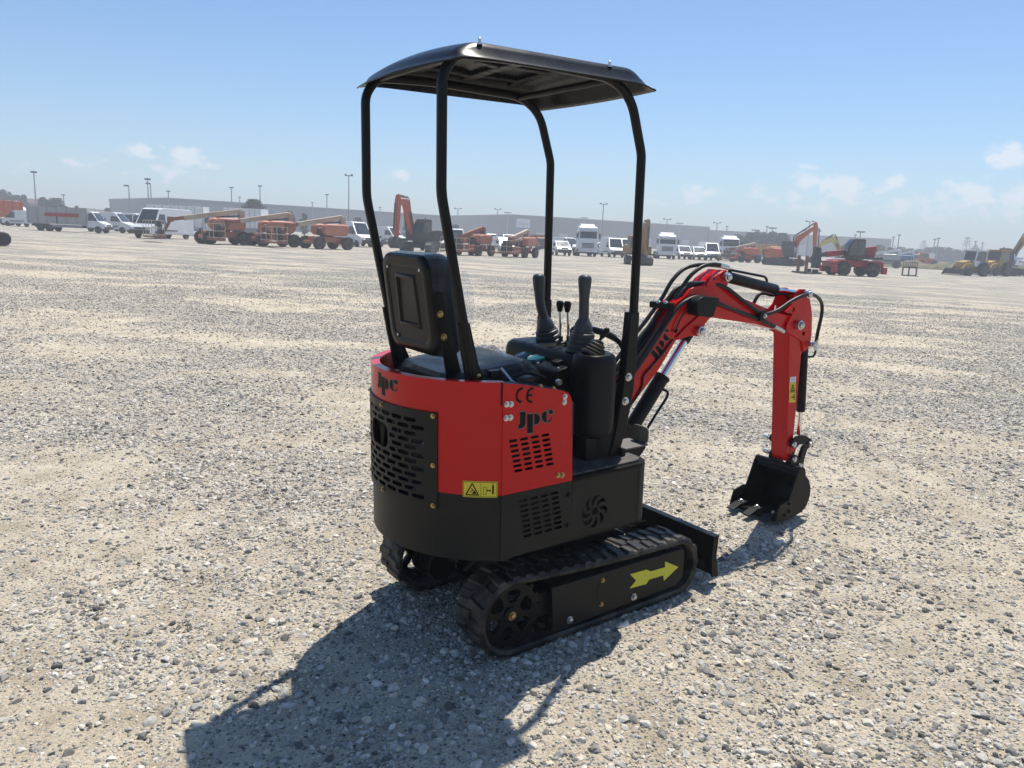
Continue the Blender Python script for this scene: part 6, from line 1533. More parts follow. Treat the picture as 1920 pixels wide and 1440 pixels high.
b = MB(); b.b2(-1.0, 1.0, -.6, .6, .35, 1.9); b.build('cabinet', 'orange', t, bevel=.06); b = MB(); b.b2(-1.1, 1.1, -.5, .5, .1, .35); b.build('skid', 'steel', t); b = MB(); [b.b2(1.0, 1.02, -.5, .5, .8 + .14 * k, .86 + .14 * k) for k in range(5)]; b.build('louvre', 'steel', t)
crawler('large red-orange crawler excavator with boom raised left of the telehandler', 1468, 498, 431, 62, 4.4, 'orange', swing=12, boom=[(.9, 1.5), (1.5, 3.3), (3.3, 4.7), (3.5, 1.3)], cabside=-1)
crawler('faded yellow crawler excavator behind the red telehandler', 1592, 500, 449, -70, 3.5, 'paleyellow', swing=0, boom=[(.9, 1.4), (2.4, 3.4), (3.9, 2.6), (4.2, 1.0)], cabside=1, dark='paleyellow')
# ---- telehandler -------------------------------------------------------------------
t = spot('telehandler', 'deep red rotating telehandler with dark glazed cab and fork frame in front', 'telehandler', 1597, 517, -62, 3.05, 450)
b = MB(); b.b2(-1.9, 1.9, -.62, .62, .75, 1.25); b.prism([(1.2, .8), (2.3, .7), (2.3, 1.15), (1.2, 1.3)], -.9, .9); b.prism([(-2.2, .75), (-1.2, .8), (-1.2, 1.3), (-2.2, 1.2)], -.9, .9); b.build('chassis', 'redv', t, bevel=.05)
for x in (-1.25, 1.3):
    for s in (-1, 1): wheel(t, x, s * .98, .56, .56, .40, tread=True)
    for s in (-1, 1):
        b = MB(); b.prism([(x - .62, 1.12), (x - .45, 1.28), (x + .45, 1.28), (x + .62, 1.12), (x + .45, 1.20), (x - .45, 1.20)], s * .76, s * 1.18); b.build('mudguard', 'redv', t)
b = MB(); b.lathe((0, 0, 1.25), (0, 0, 1), [(0, .6), (.15, .6)], 24); b.b2(-2.0, .6, -.95, .95, 1.4, 1.6); b.build('turntable', 'steel', t)
b = MB(); b.prism(rrect(-2.0, -.2, 1.6, 2.15, .2, 4), -.95, -.2); b.build('engine_cover', 'redv', t, bevel=.08, seg=3)
b = MB(); b.prism([(-.35, 1.6), (-.35, 2.95), (-.2, 3.05), (.6, 3.05), (.95, 2.7), (1.1, 2.2), (1.05, 1.6)], .18, 1.05); cb = b.build('cab', 'bumper', t, bevel=.05)
for y in (.165, 1.065):
    for x0, x1 in ((-.28, .28), (.36, .98)):
        b = MB(); b.prism([(x0, 1.75), (x0, 2.92), (min(x1, .62), 2.92), (x1, 2.3), (x1, 1.75)], y - .008, y + .008); b.build('cab_window', 'glass', cb)
b = MB(); b.loft([[Vector((x, .27, z)), Vector((x, .96, z)), Vector((x - .03, .96, z)), Vector((x - .03, .27, z))] for x, z in ((1.10, 1.7), (1.125, 2.2), (.985, 2.68), (.63, 3.02))]); b.build('cab_window', 'glass', cb)
b = MB(); b.bar((-1.9, -.12, 2.3), (2.4, -.12, 1.7), .38, .46); bm_ = b.build('boom', 'redv', t, bevel=.03); b = MB(); b.bar((2.3, -.12, 1.72), (3.1, -.12, 1.6), .28, .34); b.build('boom_extension', 'steel', bm_)
b = MB(); b.b2(3.05, 3.35, -.7, .5, .5, 1.7); b.prism([(2.9, 1.5), (3.4, 1.6), (3.4, 2.3), (3.0, 2.2)], -.45, .2); b.build('fork_carriage', 'bumper', t, bevel=.04)
b = MB(); [b.box((3.9, y, .14), (1.9, .34, .12)) for y in (-.75, .55)]; [b.b2(3.3, 3.7, y - .2, y + .2, .06, .42) for y in (-.75, .55)]; b.b2(3.2, 4.8, -1.1, 1.0, .06, .16); b.build('fork_frame', 'bumper', t, bevel=.03)
for y, x in ((-.75, 4.4), (.75, 4.4)):
    b = MB(); b.lathe((x, y, .16), (0, 0, 1), [(0, .13), (1.35, .13)], 14); b.build('timber_post', 'brown', t)
for s in (-1, 1):
    b = MB(); b.b2(1.9, 2.3, s * .8, s * 1.25, .25, .8); b.b2(-2.35, -2.0, s * .8, s * 1.25, .25, .8); b.build('stabiliser', 'redv', t, bevel=.03)
# ---- loose fork frame on the gravel -----------------------------------------------------
t = spot('fork_frame', 'dark steel fork frame standing by itself on open gravel', 'fork frame', 1704, 517.5, 20, 1.2, 492)
b = MB(); b.b2(-.05, .05, -.62, .62, 0, .10); b.b2(-.05, .05, -.62, .62, .68, .80); [b.b2(-.05, .05, y - .05, y + .05, 0, .8) for y in (-.57, -.05, .57)]; b.build('frame', 'steel', t, bevel=.01)
b = MB(); [b.tube([(0, y, .8), (0, y, 1.2)], .025, 6) for y in np.linspace(-.58, .58, 9)]; b.tube([(0, -.6, 1.2), (0, .6, 1.2)], .025, 6); b.build('load_guard', 'steel', t)
b = MB(); [b.b2(-.05, .9, y - .06, y + .06, .0, .05) for y in (-.4, .4)]; b.build('fork', 'steel', t)
# ---- far right machines -----------------------------------------------------------------
boom_lift('grey and white boom lift with slanting white boom right of the telehandler', 1662, 502, 468, -95, 2.5, col='silver', bcol='white', stow=.8)
boom_lift('blue-grey boom lift behind the fork frame with slanting white boom', 1690, 501, 471, -95, 2.5, col='blue', bcol='white', stow=.75)
box_lorry('rust-brown skip lorry behind the fork frame', 1704, 498, 472, 40, 2.6, 5.5, 'rust', 'rust', 'tip', 'tipper lorries', 'tipper_lorry', 2.2)
def backhoe(label, px, py, top, yaw, cabcol, col='yellowv', H=2.75):
    t = spot('backhoe_loader', label, 'backhoe loader', px, py, yaw, H, top, 'backhoe loaders at the right edge')
    b = MB(); b.b2(-1.4, 1.9, -.38, .38, .6, 1.0); b.prism([(.55, .9), (.55, 1.65), (1.85, 1.45), (1.95, .9)], -.45, .45); b.build('body', col, t, bevel=.05)
    for s in (-1, 1): wheel(t, -.75, s * .95, .72, .72, .45, tread=True, rim='yellowv'); wheel(t, 1.45, s * .88, .46, .46, .32, tread=True, rim='yellowv')
    b = MB(); b.prism([(-1.35, 1.0), (-1.3, 2.68), (.25, 2.68), (.5, 1.6), (.5, 1.0)], -.75, .75); cb = b.build('cab', cabcol, t, bevel=.05); b = MB(); b.b2(-1.45, .4, -.85, .85, 2.68, 2.78); b.build('cab_roof', cabcol, cb, bevel=.03)
    for s in (-1, 1):
        b = MB(); b.prism([(-1.2, 1.45), (-1.18, 2.6), (.18, 2.6), (.40, 1.62)], s * .757, s * .768); b.build('cab_window', 'glass', cb)
    b = MB(); b.loft([[Vector((x, -.62, z)), Vector((x, .62, z)), Vector((x - .03, .62, z)), Vector((x - .03, -.62, z))] for x, z in ((.52, 1.68), (.285, 2.6))]); b.build('cab_window', 'glass', cb)
    for s in (-1, 1):
        b = MB(); b.bar((.4, s * .62, 1.35), (1.8, s * .62, 1.15), .12, .22); b.bar((1.75, s * .62, 1.2), (2.5, s * .62, .45), .12, .2); b.build('loader_arm', col, t, bevel=.02)
    b = MB(); b.prism([(2.45, .75), (2.5, .12), (3.15, .05), (3.15, .10), (2.62, .20), (2.58, .75)], -1.12, 1.12); [b.prism([(2.45, .75), (2.5, .12), (3.15, .05), (2.6, .75)], y, y + .04) for y in (-1.12, 1.08)]; b.build('front_bucket', 'steel', t, bevel=.015)
    b = MB(); b.bar((-1.5, 0, .9), (-2.2, 0, 2.4), .25, .3); b.bar((-2.2, 0, 2.4), (-2.6, 0, 1.2), .2, .25); b.build('rear_boom', col, t, bevel=.02)
    b = MB(); b.prism([(-2.65, 1.25), (-2.3, 1.0), (-2.5, .5), (-2.9, .7)], -.3, .3); b.build('rear_bucket', 'steel', t)
    return t
backhoe('backhoe loader with pale cab and wide front bucket at the right edge of the yard', 1818, 517, 470, -35, 'white')
backhoe('backhoe loader with yellow cab just right of the pale cabbed one', 1862, 517, 470, -25, 'yellowv')
crawler('yellow crawler excavator with boom raised at the right edge of the photo', 1872, 516, 439, 78, 4.6, 'yellowv', swing=0, boom=[(.6, 1.5), (2.2, 4.45), (2.75, 4.3), (2.6, .9)], cabside=-1)
box_lorry('blue lorry body behind the yellow excavator at the right edge', 1906, 502, 468, 40, 2.8, 5.5, 'blue', 'white', 'tip', 'tipper lorries', 'tipper_lorry', 2.2)
t = spot('wheel_loader', 'orange loader with lowered bucket behind the open gravel at right', 'loader', 1732, 502, -60, 2.5, 475)
b = MB(); b.prism([(-2.0, .7), (-2.0, 1.5), (-.2, 1.7), (-.2, .7)], -.7, .7); b.b2(-.2, 1.6, -.6, .6, .6, 1.2); b.build('body', 'orange', t, bevel=.06)
for x in (-1.2, 1.1):
    for s in (-1, 1): wheel(t, x, s * .85, .62, .62, .42, tread=True)
b = MB(); b.b2(-.35, .75, -.6, .6, 1.2, 2.5); cb = b.build('cab', 'orange', t, bevel=.06); b = MB(); b.b2(-.25, .65, -.615, .615, 1.6, 2.35); b.b2(.74, .765, -.5, .5, 1.6, 2.35); b.build('cab_window', 'glass', cb)
b = MB(); [b.bar((.9, s * .4, 1.3), (2.4, s * .4, .5), .12, .25) for s in (-1, 1)]; b.build('lift_arm', 'orange', t); b = MB(); b.prism([(2.3, .9), (2.35, .15), (3.1, .06), (2.6, .9)], -1.1, 1.1); b.build('bucket', 'rust', t, bevel=.02)

# ================================================================== BUILDINGS
def wall_mat(name, col, seam, sw):
    m, nt, b = nodes(name); L = nt.links
    tc = N(nt, 'ShaderNodeTexCoord')
    sp = N(nt, 'ShaderNodeSeparateXYZ'); L.new(tc.outputs['Object'], sp.inputs[0])
    md = N(nt, 'ShaderNodeMath', operation='PINGPONG'); L.new(sp.outputs[0], md.inputs[0]); md.inputs[1].default_value = sw / 2
    lt = N(nt, 'ShaderNodeMath', operation='LESS_THAN'); L.new(md.outputs[0], lt.inputs[0]); lt.inputs[1].default_value = .10
    nz = N(nt, 'ShaderNodeTexNoise', i_Scale=.25, i_Detail=6.0); mp = N(nt, 'ShaderNodeMapping'); mp.inputs['Scale'].default_value = (1, 1, .25); L.new(tc.outputs['Object'], mp.inputs['Vector']); L.new(mp.outputs['Vector'], nz.inputs['Vector'])
    r = ramp(nt, [(.3, tuple(c * .86 for c in col)), (.7, tuple(c * 1.1 for c in col))]); L.new(nz.outputs['Fac'], r.inputs['Fac'])
    mx = N(nt, 'ShaderNodeMix', data_type='RGBA'); L.new(lt.outputs[0], mx.inputs['Factor']); L.new(r.outputs['Color'], mx.inputs['A']); mx.inputs['B'].default_value = (*[c * seam for c in col], 1)
    L.new(mx.outputs['Result'], b.inputs['Base Color']); b.inputs['Roughness'].default_value = .8
    return m
M['wallpale'] = wall_mat('ribbed_metal_wall', (.15, .165, .185), .85, 3.0)
M['wallconc'] = wall_mat('concrete_panel_wall', (.105, .106, .105), .78, 7.0)
M['fascia'] = mat('dark_fascia', (.10, .115, .14), .6)
M['roofm'] = mat('grey_roof', (.25, .25, .25), .8)
M['sign'] = mat('white_board', (.55, .57, .60), .6)
M['signtext'] = mat('grey_board_lettering', (.20, .22, .24), .6)
M['tile'] = mat('terracotta_roof', (.11, .075, .058), .85)
M['plaster'] = mat('pale_plaster', (.24, .215, .18), .85)
def at_h(px, py, H):
    d = ray(px, py); t = (H - CAM_H) / d.z; return CAM + t * d
def shed(name, label, A, B, H, depth, m, fascia=True, pitch=0.0):
    """long low building: front wall from A to B (plan points), going back from the camera"""
    A = Vector((A.x, A.y, 0)); B = Vector((B.x, B.y, 0)); L = (B - A).length; ang = math.atan2(B.y - A.y, B.x - A.x)
    t = thing(name, label, 'warehouse', A, ang)
    b = MB(); b.b2(0, L, 0, depth, -1.5, H); b.build('wall', m, t, smooth=0)
    b = MB(); b.b2(-.15, L + .15, -.15, depth + .15, H, H + .25); b.build('roof', 'roofm', t, smooth=0)
    if fascia: b = MB(); b.b2(-.12, L + .12, -.12, -.02, H - .9, H - .002); b.b2(-.12, -.02, -.02, depth, H - .9, H - .002); b.build('fascia', 'fascia', t, smooth=0)
    n = max(2, int(L / 26))
    for k in range(n):
        x = L * (k + .5) / n; b = MB(); b.b2(x - 2, x + 2, -.06, -.01, -.5, 4.2); b.build('loading_door', 'greypanel', t, smooth=0)
    return t
A1, B1 = at_h(313, 372, 8.6), at_h(836, 405.5, 8.6)
shed('warehouse', 'long pale warehouse with dark roof edge behind the left-hand vans', A1, B1, 8.6, 55, 'wallpale')
C2, L2, R2_ = at_h(960, 402.5, 10.5), at_h(834, 405, 10.5), at_h(1331, 426, 10.5)
wh = thing('warehouse', 'tall grey concrete warehouse with a white sign board near its corner', 'warehouse', (C2.x, C2.y, 0), 0.0)
P = [Vector((p.x - C2.x, p.y - C2.y)) for p in (L2, C2, R2_)]; back = Vector((C2.x, C2.y)).normalized() * 70
b = MB(); b.prism([tuple(P[0]), tuple(P[1]), tuple(P[2]), tuple(P[2] + back * .5), tuple(P[1] + back), tuple(P[0] + back * .5)], -1.5, 10.4, axis=2); b.build('wall', 'wallconc', wh, smooth=0)
b = MB(); b.prism([tuple(P[0]), tuple(P[1]), tuple(P[2]), tuple(P[2] + back * .5), tuple(P[1] + back), tuple(P[0] + back * .5)], 10.4, 10.7, axis=2); b.build('roof', 'roofm', wh, smooth=0)
d_ = (P[2] - P[1]); d_.normalize(); nn = Vector((d_.y, -d_.x)); 
if nn.dot(Vector((C2.x, C2.y))) > 0: nn = -nn
for k in range(9):
    s = 14 + k * (P[2] - P[1]).length / 9.5; c = P[1] + d_ * s; b = MB(); Rm = Matrix.Rotation(math.atan2(d_.y, d_.x), 3, 'Z'); b.box((c.x + nn.x * .02, c.y + nn.y * .02, 1.6), (4.2, .12, 5.2), Rm); b.build('loading_door', 'greypanel', wh, smooth=0)
# white board with lettering on the concrete wall
def wall_hit(px, py):
    d = ray(px, py); o = Vector((C2.x, C2.y)); e = d_
    det = d.x * -e.y + e.x * d.y; tt = ((o.x) * -e.y + e.x * (o.y)) / det; q = CAM + d * tt; return (Vector((q.x, q.y)) - o).dot(e), q.z
sL, zT = wall_hit(968, 409.5); sR, zB_ = wall_hit(992.5, 427.5)
sg = thing('sign_board', 'white sign board with grey lettering on the tall concrete warehouse', 'sign', (C2.x + d_.x * sL + nn.x * .25, C2.y + d_.y * sL + nn.y * .25, zB_), math.atan2(d_.y, d_.x))
SW, SH = sR - sL, zT - zB_
b = MB(); b.b2(0, SW, -.06, .06, 0, SH); b.build('board', 'sign', sg, smooth=0)
b = MB(); x = SW * .13
def rectl(x0, x1, z0, z1): b.b2(x0, x1, -.085, -.065, z0, z1)
def letter(ch, x, w, z0, z1):
    g = w * .26; h = z1 - z0; q = h * .16
    if ch in 'BDOR': rectl(x, x + g, z0, z1); rectl(x + w - g, x + w, z0 + (q if ch in 'BD' else 0), z1 - q * .6); rectl(x + g, x + w - g, z1 - q, z1)
    if ch in 'BDO': rectl(x + g, x + w - g, z0, z0 + q)
    if ch in 'BR': rectl(x + g, x + w - g, z0 + h * .44, z0 + h * .58)
    if ch == 'I': rectl(x + w * .35, x + w * .65, z0, z1)
    if ch == 'N': rectl(x, x + g, z0, z1); rectl(x + w - g, x + w, z0, z1); b.add([(x + g, -.085, z1), (x + g, -.085, z1 - q * 1.6), (x + w - g, -.085, z0), (x + w - g, -.085, z0 + q * 1.6)], [(0, 1, 2, 3)])
lw = SW * .105
for ch in 'BORDIN': letter(ch, x, lw, SH * .26, SH * .56); x += lw * 1.22
for s in (-1, 1):      # the winged emblem above the word
    cx = SW * .5; b.add([(cx, -.085, SH * .70), (cx + s * SW * .04, -.085, SH * .66), (cx + s * SW * .12, -.085, SH * .80), (cx + s * SW * .09, -.085, SH * .78), (cx + s * SW * .035, -.085, SH * .72)], [(0, 1, 2, 3, 4)])
b.build('board_lettering', 'signtext', sg, smooth=0)
A3, B3 = at_h(1331, 432, 9.0), at_h(1672, 449, 9.0)
shed('warehouse', 'low grey warehouse ending at right behind the telehandler', A3, B3, 9.0, 50, 'wallconc', False)
def far(px, D):
    d = ray(px, 450); k = D / math.hypot(d.x, d.y); x, y = d.x * k, d.y * k; return Vector((x, y, float(gh(x, y))))
def top_at(px, py, D):
    d = ray(px, py); k = D / math.hypot(d.x, d.y); return CAM_H + d.z * k
def cottage(label, px, D, py, w, hroof=1.8):
    P = far(px, D); H = top_at(px, py, D) - P.z; t = thing('house', label, 'house', P, math.atan2(-P.y, -P.x) + R(70))
    b = MB(); b.b2(-5, 5, -w / 2, w / 2, -1, H - hroof); b.build('wall', 'plaster', t, smooth=0)
    b = MB(); b.prism([(-w / 2 - .6, H - hroof), (w / 2 + .6, H - hroof), (0, H)], -5.6, 5.6, axis=0); b.build('roof', 'tile', t, smooth=0)
    for k in (-1, 1): b = MB(); b.b2(4.98, 5.06, k * w * .25 - .5, k * w * .25 + .5, 1.0, 2.4); b.b2(-5.06, -4.98, k * w * .25 - .5, k * w * .25 + .5, 1.0, 2.4); b.build('window', 'glass', t, smooth=0)
cottage('low house with brown tiled roof among the dark trees at left', 72, 250, 373, 8, 1.3)
cottage('low house with brown roof behind the dropside lorry cab', 172, 250, 392, 10, 1.1)
# ---- church tower far off ---------------------------------------------------------
P = far(1831, 620); H = top_at(1831, 457, 620) - P.z; t = thing('church_tower', 'tiny church tower with a pointed spire above the far trees at right', 'church', P, .4)
b = MB(); b.b2(-2.6, 2.6, -2.6, 2.6, 0, H * .62); b.build('tower', 'plaster', t, smooth=0); b = MB(); b.add([(-2.8, -2.8, H * .62), (2.8, -2.8, H * .62), (2.8, 2.8, H * .62), (-2.8, 2.8, H * .62), (0, 0, H)], [(3, 2, 1, 0), (0, 1, 4), (1, 2, 4), (2, 3, 4), (3, 0, 4)]); b.build('spire', 'fascia', t, smooth=0)
# ---- pylons ---------------------------------------------------------------------
for px, py, D, lab in ((1814, 444, 640, 'tall lattice power pylon above the trees at right'), (1733, 451, 760, 'smaller lattice power pylon left of the tall one')):
    P = far(px, D); H = top_at(px, py, D) - P.z; t = thing('power_pylon', lab, 'pylon', P, .3, 'lattice power pylons'); b = MB()
    def pw(z): return 2.9 * max(0, 1 - z / H) ** 1.2 + .5
    zs = [H * k / 7 for k in range(8)]
    for z0_, z1_ in zip(zs, zs[1:]):
        c0 = [(sx * pw(z0_), sy * pw(z0_), z0_) for sx, sy in ((-1, -1), (1, -1), (1, 1), (-1, 1))]; c1_ = [(sx * pw(z1_), sy * pw(z1_), z1_) for sx, sy in ((-1, -1), (1, -1), (1, 1), (-1, 1))]
        for k in range(4): b.bar(c0[k], c1_[k], .30, .30); b.bar(c0[k], c1_[(k + 1) % 4], .16, .16); b.bar(c0[(k + 1) % 4], c1_[k], .16, .16)
    b.build('lattice_mast', 'galv', t, smooth=0); b = MB()
    for z, w in ((H * .70, 4.6), (H * .82, 3.8), (H * .93, 3.0)): b.bar((-w, 0, z), (w, 0, z), .4, .4); b.bar((-w, 0, z), (0, 0, z + 1.3), .2, .2); b.bar((w, 0, z), (0, 0, z + 1.3), .2, .2)
    b.build('crossarm', 'galv', t, smooth=0)
# ---- lamp posts --------------------------------------------------------------------
LAMPS = [  # pixel column, top row, distance, head type, label
 (72, 322, 150, 's', 'tall lamp post rising above the house among the trees at far left'), (124, 365, 230, 's', 'short-looking lamp post right of the round dark tree at left'),
 (246, 348, 150, 'a', 'lamp post with one arm left of the warehouse behind the crew cab van'), (281.5, 335, 140, 's', 'tallest lamp post of the close pair left of the pale warehouse'), (286.5, 344, 150, 'a', 'one-armed lamp post of the close pair left of the pale warehouse'),
 (319, 358, 200, 's', 'lamp post above the left end of the pale warehouse'), (436, 351, 190, 's', 'lamp post over the pale warehouse left of the bushy tree'), (451, 369, 260, 's', 'faint lamp post just left of the bushy tree'),
 (489, 348, 190, 's', 'lamp post over the pale warehouse right of the bushy tree'), (586, 379, 270, 's', 'faint lamp post over the right half of the pale warehouse'), (613, 364, 210, 's', 'lamp post over the warehouse left of the double-headed one'),
 (653.5, 327, 135, 'd', 'tall double-headed lamp post left of the canopy'), (712, 388, 260, 's', 'faint lamp post left of the orange excavator stick'),
 (857, 390, 230, 'd', 'double-headed lamp post behind the right rear canopy post'), (931, 391, 230, 'd', 'double-headed lamp post above the concrete warehouse near its corner'),
 (1127.5, 381, 190, 'd', 'tall double-headed lamp post between the two front canopy posts'), (1248, 410, 240, 'd', 'double-headed lamp post right of the front right canopy post'), (1342, 417, 240, 'd', 'lamp post at the step between the two grey warehouses'),
 (1361, 424, 260, 's', 'lamp post just right of the warehouse step'), (1436, 424, 250, 's', 'single lamp post above the dark hedge trees'), (1446.5, 427, 230, 'f', 'flat-headed floodlight mast above the dark hedge trees'),
 (1515, 414, 190, 'd', 'tall double-headed lamp post beside the raised red-orange boom'), (1527, 428, 230, 'f', 'flat-headed floodlight mast right of the raised red-orange boom'), (1603, 440, 260, 's', 'single lamp post above the telehandler cab'),
 (1612, 434, 230, 'f', 'flat-headed floodlight mast above the telehandler cab'), (1685, 440, 230, 's', 'tall lamp post right of the low grey warehouse'), (1675, 444, 270, 's', 'faint lamp post at the right end of the low grey warehouse'),
 (1753, 448, 260, 's', 'left one of two lamp posts near the smaller pylon'), (1759.5, 446, 250, 's', 'right one of two lamp posts near the smaller pylon'), (1830, 452, 300, 's', 'lamp post between the tall pylon and the church spire'), (1843.5, 455, 300, 's', 'lamp post right of the church spire'),
 (1415, 431, 250, 'f', 'low flat-headed mast above the left end of the hedge trees'), (1530, 432, 260, 'f', 'small flat-headed mast close behind the taller floodlight mast'), (1272, 418, 330, 'f', 'tiny flat lamp head showing over the concrete warehouse roof'), (950, 398, 300, 'f', 'tiny lamp head over the corner of the concrete warehouse'), (1093, 408, 320, 'f', 'tiny lamp head over the roof above the tallest tractor unit')]
for px, py, D, kind, lab in LAMPS:
    P = far(px, D); H = top_at(px, py, D) - P.z; t = thing('lamp_post', lab, 'lamp post', P, math.atan2(-P.y, -P.x) + R(90), 'lamp posts beyond the yard'); r = .0007 * D
    b = MB(); b.lathe((0, 0, -.5), (0, 0, 1), [(0, r * 1.25), (H * .5, r), (H + .4, r * .75)], 10); b.build('pole', 'galv', t)
    b = MB(); w = .0036 * D
    if kind == 's': b.box((0, 0, H - .1), (.9, .5, .25))
    elif kind == 'a': b.box((-w * .7, 0, H - .05), (w * 1.4, .3, .22))
    elif kind == 'd':
        for s in (-1, 1): b.bar((0, 0, H - .3), (s * w, 0, H - .1), .12, .12); b.box((s * w * 1.05, 0, H - .1), (w * .6, .5, .3))
    else: b.box((0, 0, H - .1), (w * 2.6, .6, .35))
    b.build('lamp_head', 'steel', t)
# ---- low bank of dry grass, far road van ----------------------------------------------
def embank(px0, px1, D0, D1, h):
    A, B = far(px0, D0), far(px1, D1); b = MB(); n = 24; rings = []
    nrm_ = Vector((A.x + B.x, A.y + B.y, 0)).normalized()
    for k in range(n + 1):
        p = A.lerp(B, k / n); hh_ = h * min(1, k / 3, (n - k) / 3) * (1 + .3 * math.sin(k * 1.7)) + .05; z = float(gh(p.x, p.y)) - .05
        rings.append([Vector((p.x, p.y, z)) - nrm_ * 3, Vector((p.x, p.y, z + hh_)) - nrm_ * .8, Vector((p.x, p.y, z + hh_)) + nrm_ * 2, Vector((p.x, p.y, z)) + nrm_ * 6])
    b.loft(rings); m, nt, bs = nodes('dry_grass_bank'); L = nt.links; g = N(nt, 'ShaderNodeNewGeometry'); nz = N(nt, 'ShaderNodeTexNoise', i_Scale=.9, i_Detail=8.0); L.new(g.outputs['Position'], nz.inputs['Vector'])
    r = ramp(nt, [(.3, (.05, .06, .025)), (.55, (.14, .12, .06)), (.75, (.24, .19, .11))]); L.new(nz.outputs['Fac'], r.inputs['Fac']); L.new(r.outputs['Color'], bs.inputs['Base Color']); bs.inputs['Roughness'].default_value = 1
    return b.build('embankment', m, None, kind='structure')
embank(1640, 2080, 150, 150, 1.1)
P = far(1735, 240); t = thing('van', 'tiny white van on the far road below the trees at right', 'van', P + Vector((0, 0, .9)), math.atan2(-P.y, -P.x) + R(-85))
b = MB(); wloft(b, [(-2.7, .3), (-2.7, 2.3), (1.0, 2.3), (1.8, 1.3), (2.6, 1.1), (2.7, .3)], lambda x, z: 1.0); b.build('body', 'white', t, bevel=.05); b = MB(); b.b2(.2, 1.2, -1.02, 1.02, 1.35, 1.95); b.build('side_window', 'glass', t)
for x in (-1.7, 1.7):
    for s in (-1, 1): wheel(t, x, s * .9, .34, .34, .22)

# ================================================================== TREES
def leafmat(name, lo, hi):
    m, nt, b = nodes(name); L = nt.links; g = N(nt, 'ShaderNodeNewGeometry'); nz = N(nt, 'ShaderNodeTexNoise', i_Scale=.7, i_Detail=4.0); L.new(g.outputs['Position'], nz.inputs['Vector'])
    ad = N(nt, 'ShaderNodeMath', operation='ADD'); L.new(nz.outputs['Fac'], ad.inputs[0]); rnd_ = N(nt, 'ShaderNodeMath', operation='MULTIPLY'); L.new(g.outputs['Random Per Island'], rnd_.inputs[0]); rnd_.inputs[1].default_value = .4; L.new(rnd_.outputs[0], ad.inputs[1])
    r = ramp(nt, [(.4, lo), (.95, hi)]); L.new(ad.outputs[0], r.inputs['Fac']); L.new(r.outputs['Color'], b.inputs['Base Color']); b.inputs['Roughness'].default_value = .7; b.inputs['Specular IOR Level'].default_value = .2
    b.inputs['Subsurface Weight'].default_value = 0
    return m
M['leafdark'] = leafmat('dark_leaves', (.010, .018, .009), (.045, .066, .024)); M['leafmid'] = leafmat('green_leaves', (.030, .048, .018), (.090, .115, .040)); M['leafdry'] = leafmat('dry_leaves', (.06, .07, .03), (.16, .15, .07))
M['bark'] = mat('bark', (.08, .06, .045), .9)
def tree(label, px, py, D, w, m='leafdark', seed=1, group=None, trunk=.18, name='tree', conical=False, n=None):
    """tapered trunk with limbs, crown of many leaf-sized faces gathered in clumps"""
    rg = random.Random(seed); P = far(px, D); H = top_at(px, py, D) - P.z; W = w * D / F_PX
    t = thing(name, label, 'tree' if H > 2.5 else 'shrub', P, rg.uniform(0, 6), group)
    b = MB(); th = H * trunk; b.lathe((0, 0, -.3), (.02, .01, 1), [(0, H * .035), (th, H * .024), (H * .7, H * .008)], 8)
    for k in range(6):
        a = rg.uniform(0, 6.28); z0_ = th + rg.uniform(0, .35) * H; b.tube([(0, 0, z0_), (math.cos(a) * W * .16, math.sin(a) * W * .16, z0_ + H * .14), (math.cos(a) * W * .32, math.sin(a) * W * .32, z0_ + H * .22)], [H * .014, H * .009, H * .004], 6)
    b.build('trunk', 'bark', t)
    b = MB(); cl = []
    for k in range(44):
        z = rg.uniform(0, 1); f = (1 - z) ** .8 if conical else math.sqrt(max(.05, 1 - (2 * z - .9) ** 2 * .9)); a = rg.uniform(0, 6.28); rr = math.sqrt(rg.random()) * .5 * W * f * .86
        cl.append((Vector((rr * math.cos(a), rr * math.sin(a), th * .6 + z * (H - th * .6) * .93)), rg.uniform(.13, .24) * min(W, H)))
    ls = max(.12, min(W, H) * .036)
    for c, r in cl:
        for _ in range(n or 110):
            u = Vector((rg.gauss(0, 1), rg.gauss(0, 1), rg.gauss(0, .8))).normalized() * r * rg.random() ** .4; p = c + u
            if p.z > H: p.z = H - rg.random() * .1 * H
            if p.z < .15: continue
            x = Vector((rg.gauss(0, 1), rg.gauss(0, 1), rg.gauss(0, .6))).normalized(); y = x.orthogonal().normalized(); y.rotate(Matrix.Rotation(rg.uniform(0, 6.28), 3, x)); z_ = x.cross(y); s = ls * rg.uniform(.6, 1.5)
            b.add([p - y * s, p + z_ * s * .6, p + y * s, p - z_ * s * .6], [(0, 1, 2, 3)])
    b.build('crown', m, t, smooth=0)
    return t
LT = [(4, 357, 250, 22, 0, 'leftmost dark tree at the left edge of the view'), (13, 355, 250, 14, 1, 'tall dark tree second from the left edge'), (24, 360, 255, 18, 0, 'dark tree third from the left edge'), (36, 366, 250, 20, 0, 'dark tree left of the brown-roofed house'), (50, 365, 240, 16, 1, 'pointed dark tree rising just left of the house roof'),
      (86, 370, 215, 22, 1, 'pointed dark tree right of the house roof'), (110, 372, 210, 24, 0, 'round dark tree standing alone at left')]
for k, (px, py, D, w, con, lab) in enumerate(LT): tree(lab, px, py, D, w * 1.35, 'leafdark', 20 + k, 'dark trees at far left', conical=bool(con))
tree('green shrub left of the small roof behind the lorries', 148, 385, 200, 12, 'leafmid', 40); tree('small green tree behind the dropside lorry cab', 129, 388, 205, 14, 'leafmid', 41); tree('low green bush above the white cab van', 205, 390, 205, 20, 'leafmid', 42)
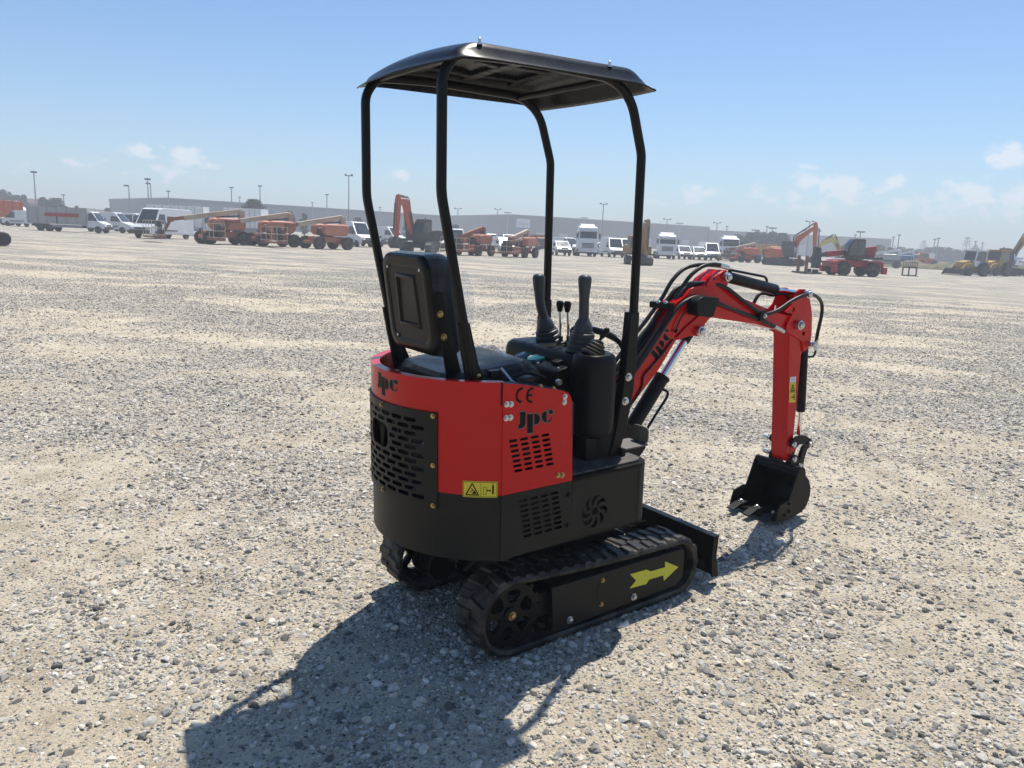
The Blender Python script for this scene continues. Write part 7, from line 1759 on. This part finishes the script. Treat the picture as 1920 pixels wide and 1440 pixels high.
tree('bushy green tree in front of the pale warehouse', 477, 374, 150, 46, 'leafmid', 43, trunk=.12); tree('small green bush above the box lorry roof', 381, 386, 150, 16, 'leafmid', 44); tree('green bush behind the middle boom lift', 543, 396, 150, 22, 'leafmid', 45); tree('green bush left of the rightmost left-hand boom', 571, 400, 160, 16, 'leafmid', 46)
tree('dry green bush right of the white van near the left canopy post', 672, 408, 160, 26, 'leafdry', 47); tree('green bush behind the orange excavator boom', 767, 413, 170, 24, 'leafmid', 48); tree('green bush behind the right rear canopy post', 853, 421, 180, 18, 'leafmid', 49)
for k, (px, py, w) in enumerate([(1385, 440, 36), (1404, 436, 36), (1424, 434, 38), (1445, 434, 36), (1464, 437, 34)]):
    tree(['leftmost hedge tree in front of the low warehouse', 'second hedge tree from the left before the low warehouse', 'middle and widest of the five hedge trees', 'fourth hedge tree from the left before the low warehouse', 'rightmost hedge tree beside the red-orange excavator boom'][k], px, py, 215, w, 'leafdark', 60 + k, 'hedge trees before the low warehouse', trunk=.1)
tree('dry green tree at the right end of the low warehouse', 1652, 459, 250, 26, 'leafdry', 70, trunk=.1); tree('small dry bush right of the low warehouse corner', 1672, 464, 245, 18, 'leafdry', 71, trunk=.1)
for k, (px, py, w) in enumerate([(1690, 463, 28), (1708, 466, 26), (1725, 467, 28), (1744, 464, 30), (1762, 463, 30), (1780, 464, 30), (1797, 468, 24), (1817, 468, 26), (1836, 467, 28), (1850, 471, 26)]):
    tree(['first', 'second', 'third', 'fourth', 'fifth', 'sixth', 'seventh', 'eighth', 'ninth', 'tenth'][k] + ' tree from the left in the far right tree row', px, py, 330, w, 'leafdark', 80 + k, 'far row of trees at right', trunk=.08, n=70)

# ================================================================== HAZE
hm = bpy.data.materials.new('dusty_haze'); hm.use_nodes = True; nt = hm.node_tree; nt.nodes.clear(); out = nt.nodes.new('ShaderNodeOutputMaterial'); pv = nt.nodes.new('ShaderNodeVolumePrincipled')
pv.inputs['Color'].default_value = (.92, .955, 1.0, 1); pv.inputs['Density'].default_value = HAZE_D; pv.inputs['Anisotropy'].default_value = .0
nt.links.new(pv.outputs[0], out.inputs['Volume'])
b = MB(); b.b2(-470, 470, -40, 470, -4.0, 17.5); hz = b.build('haze', hm, None, smooth=0); hz['kind'] = 'stuff'
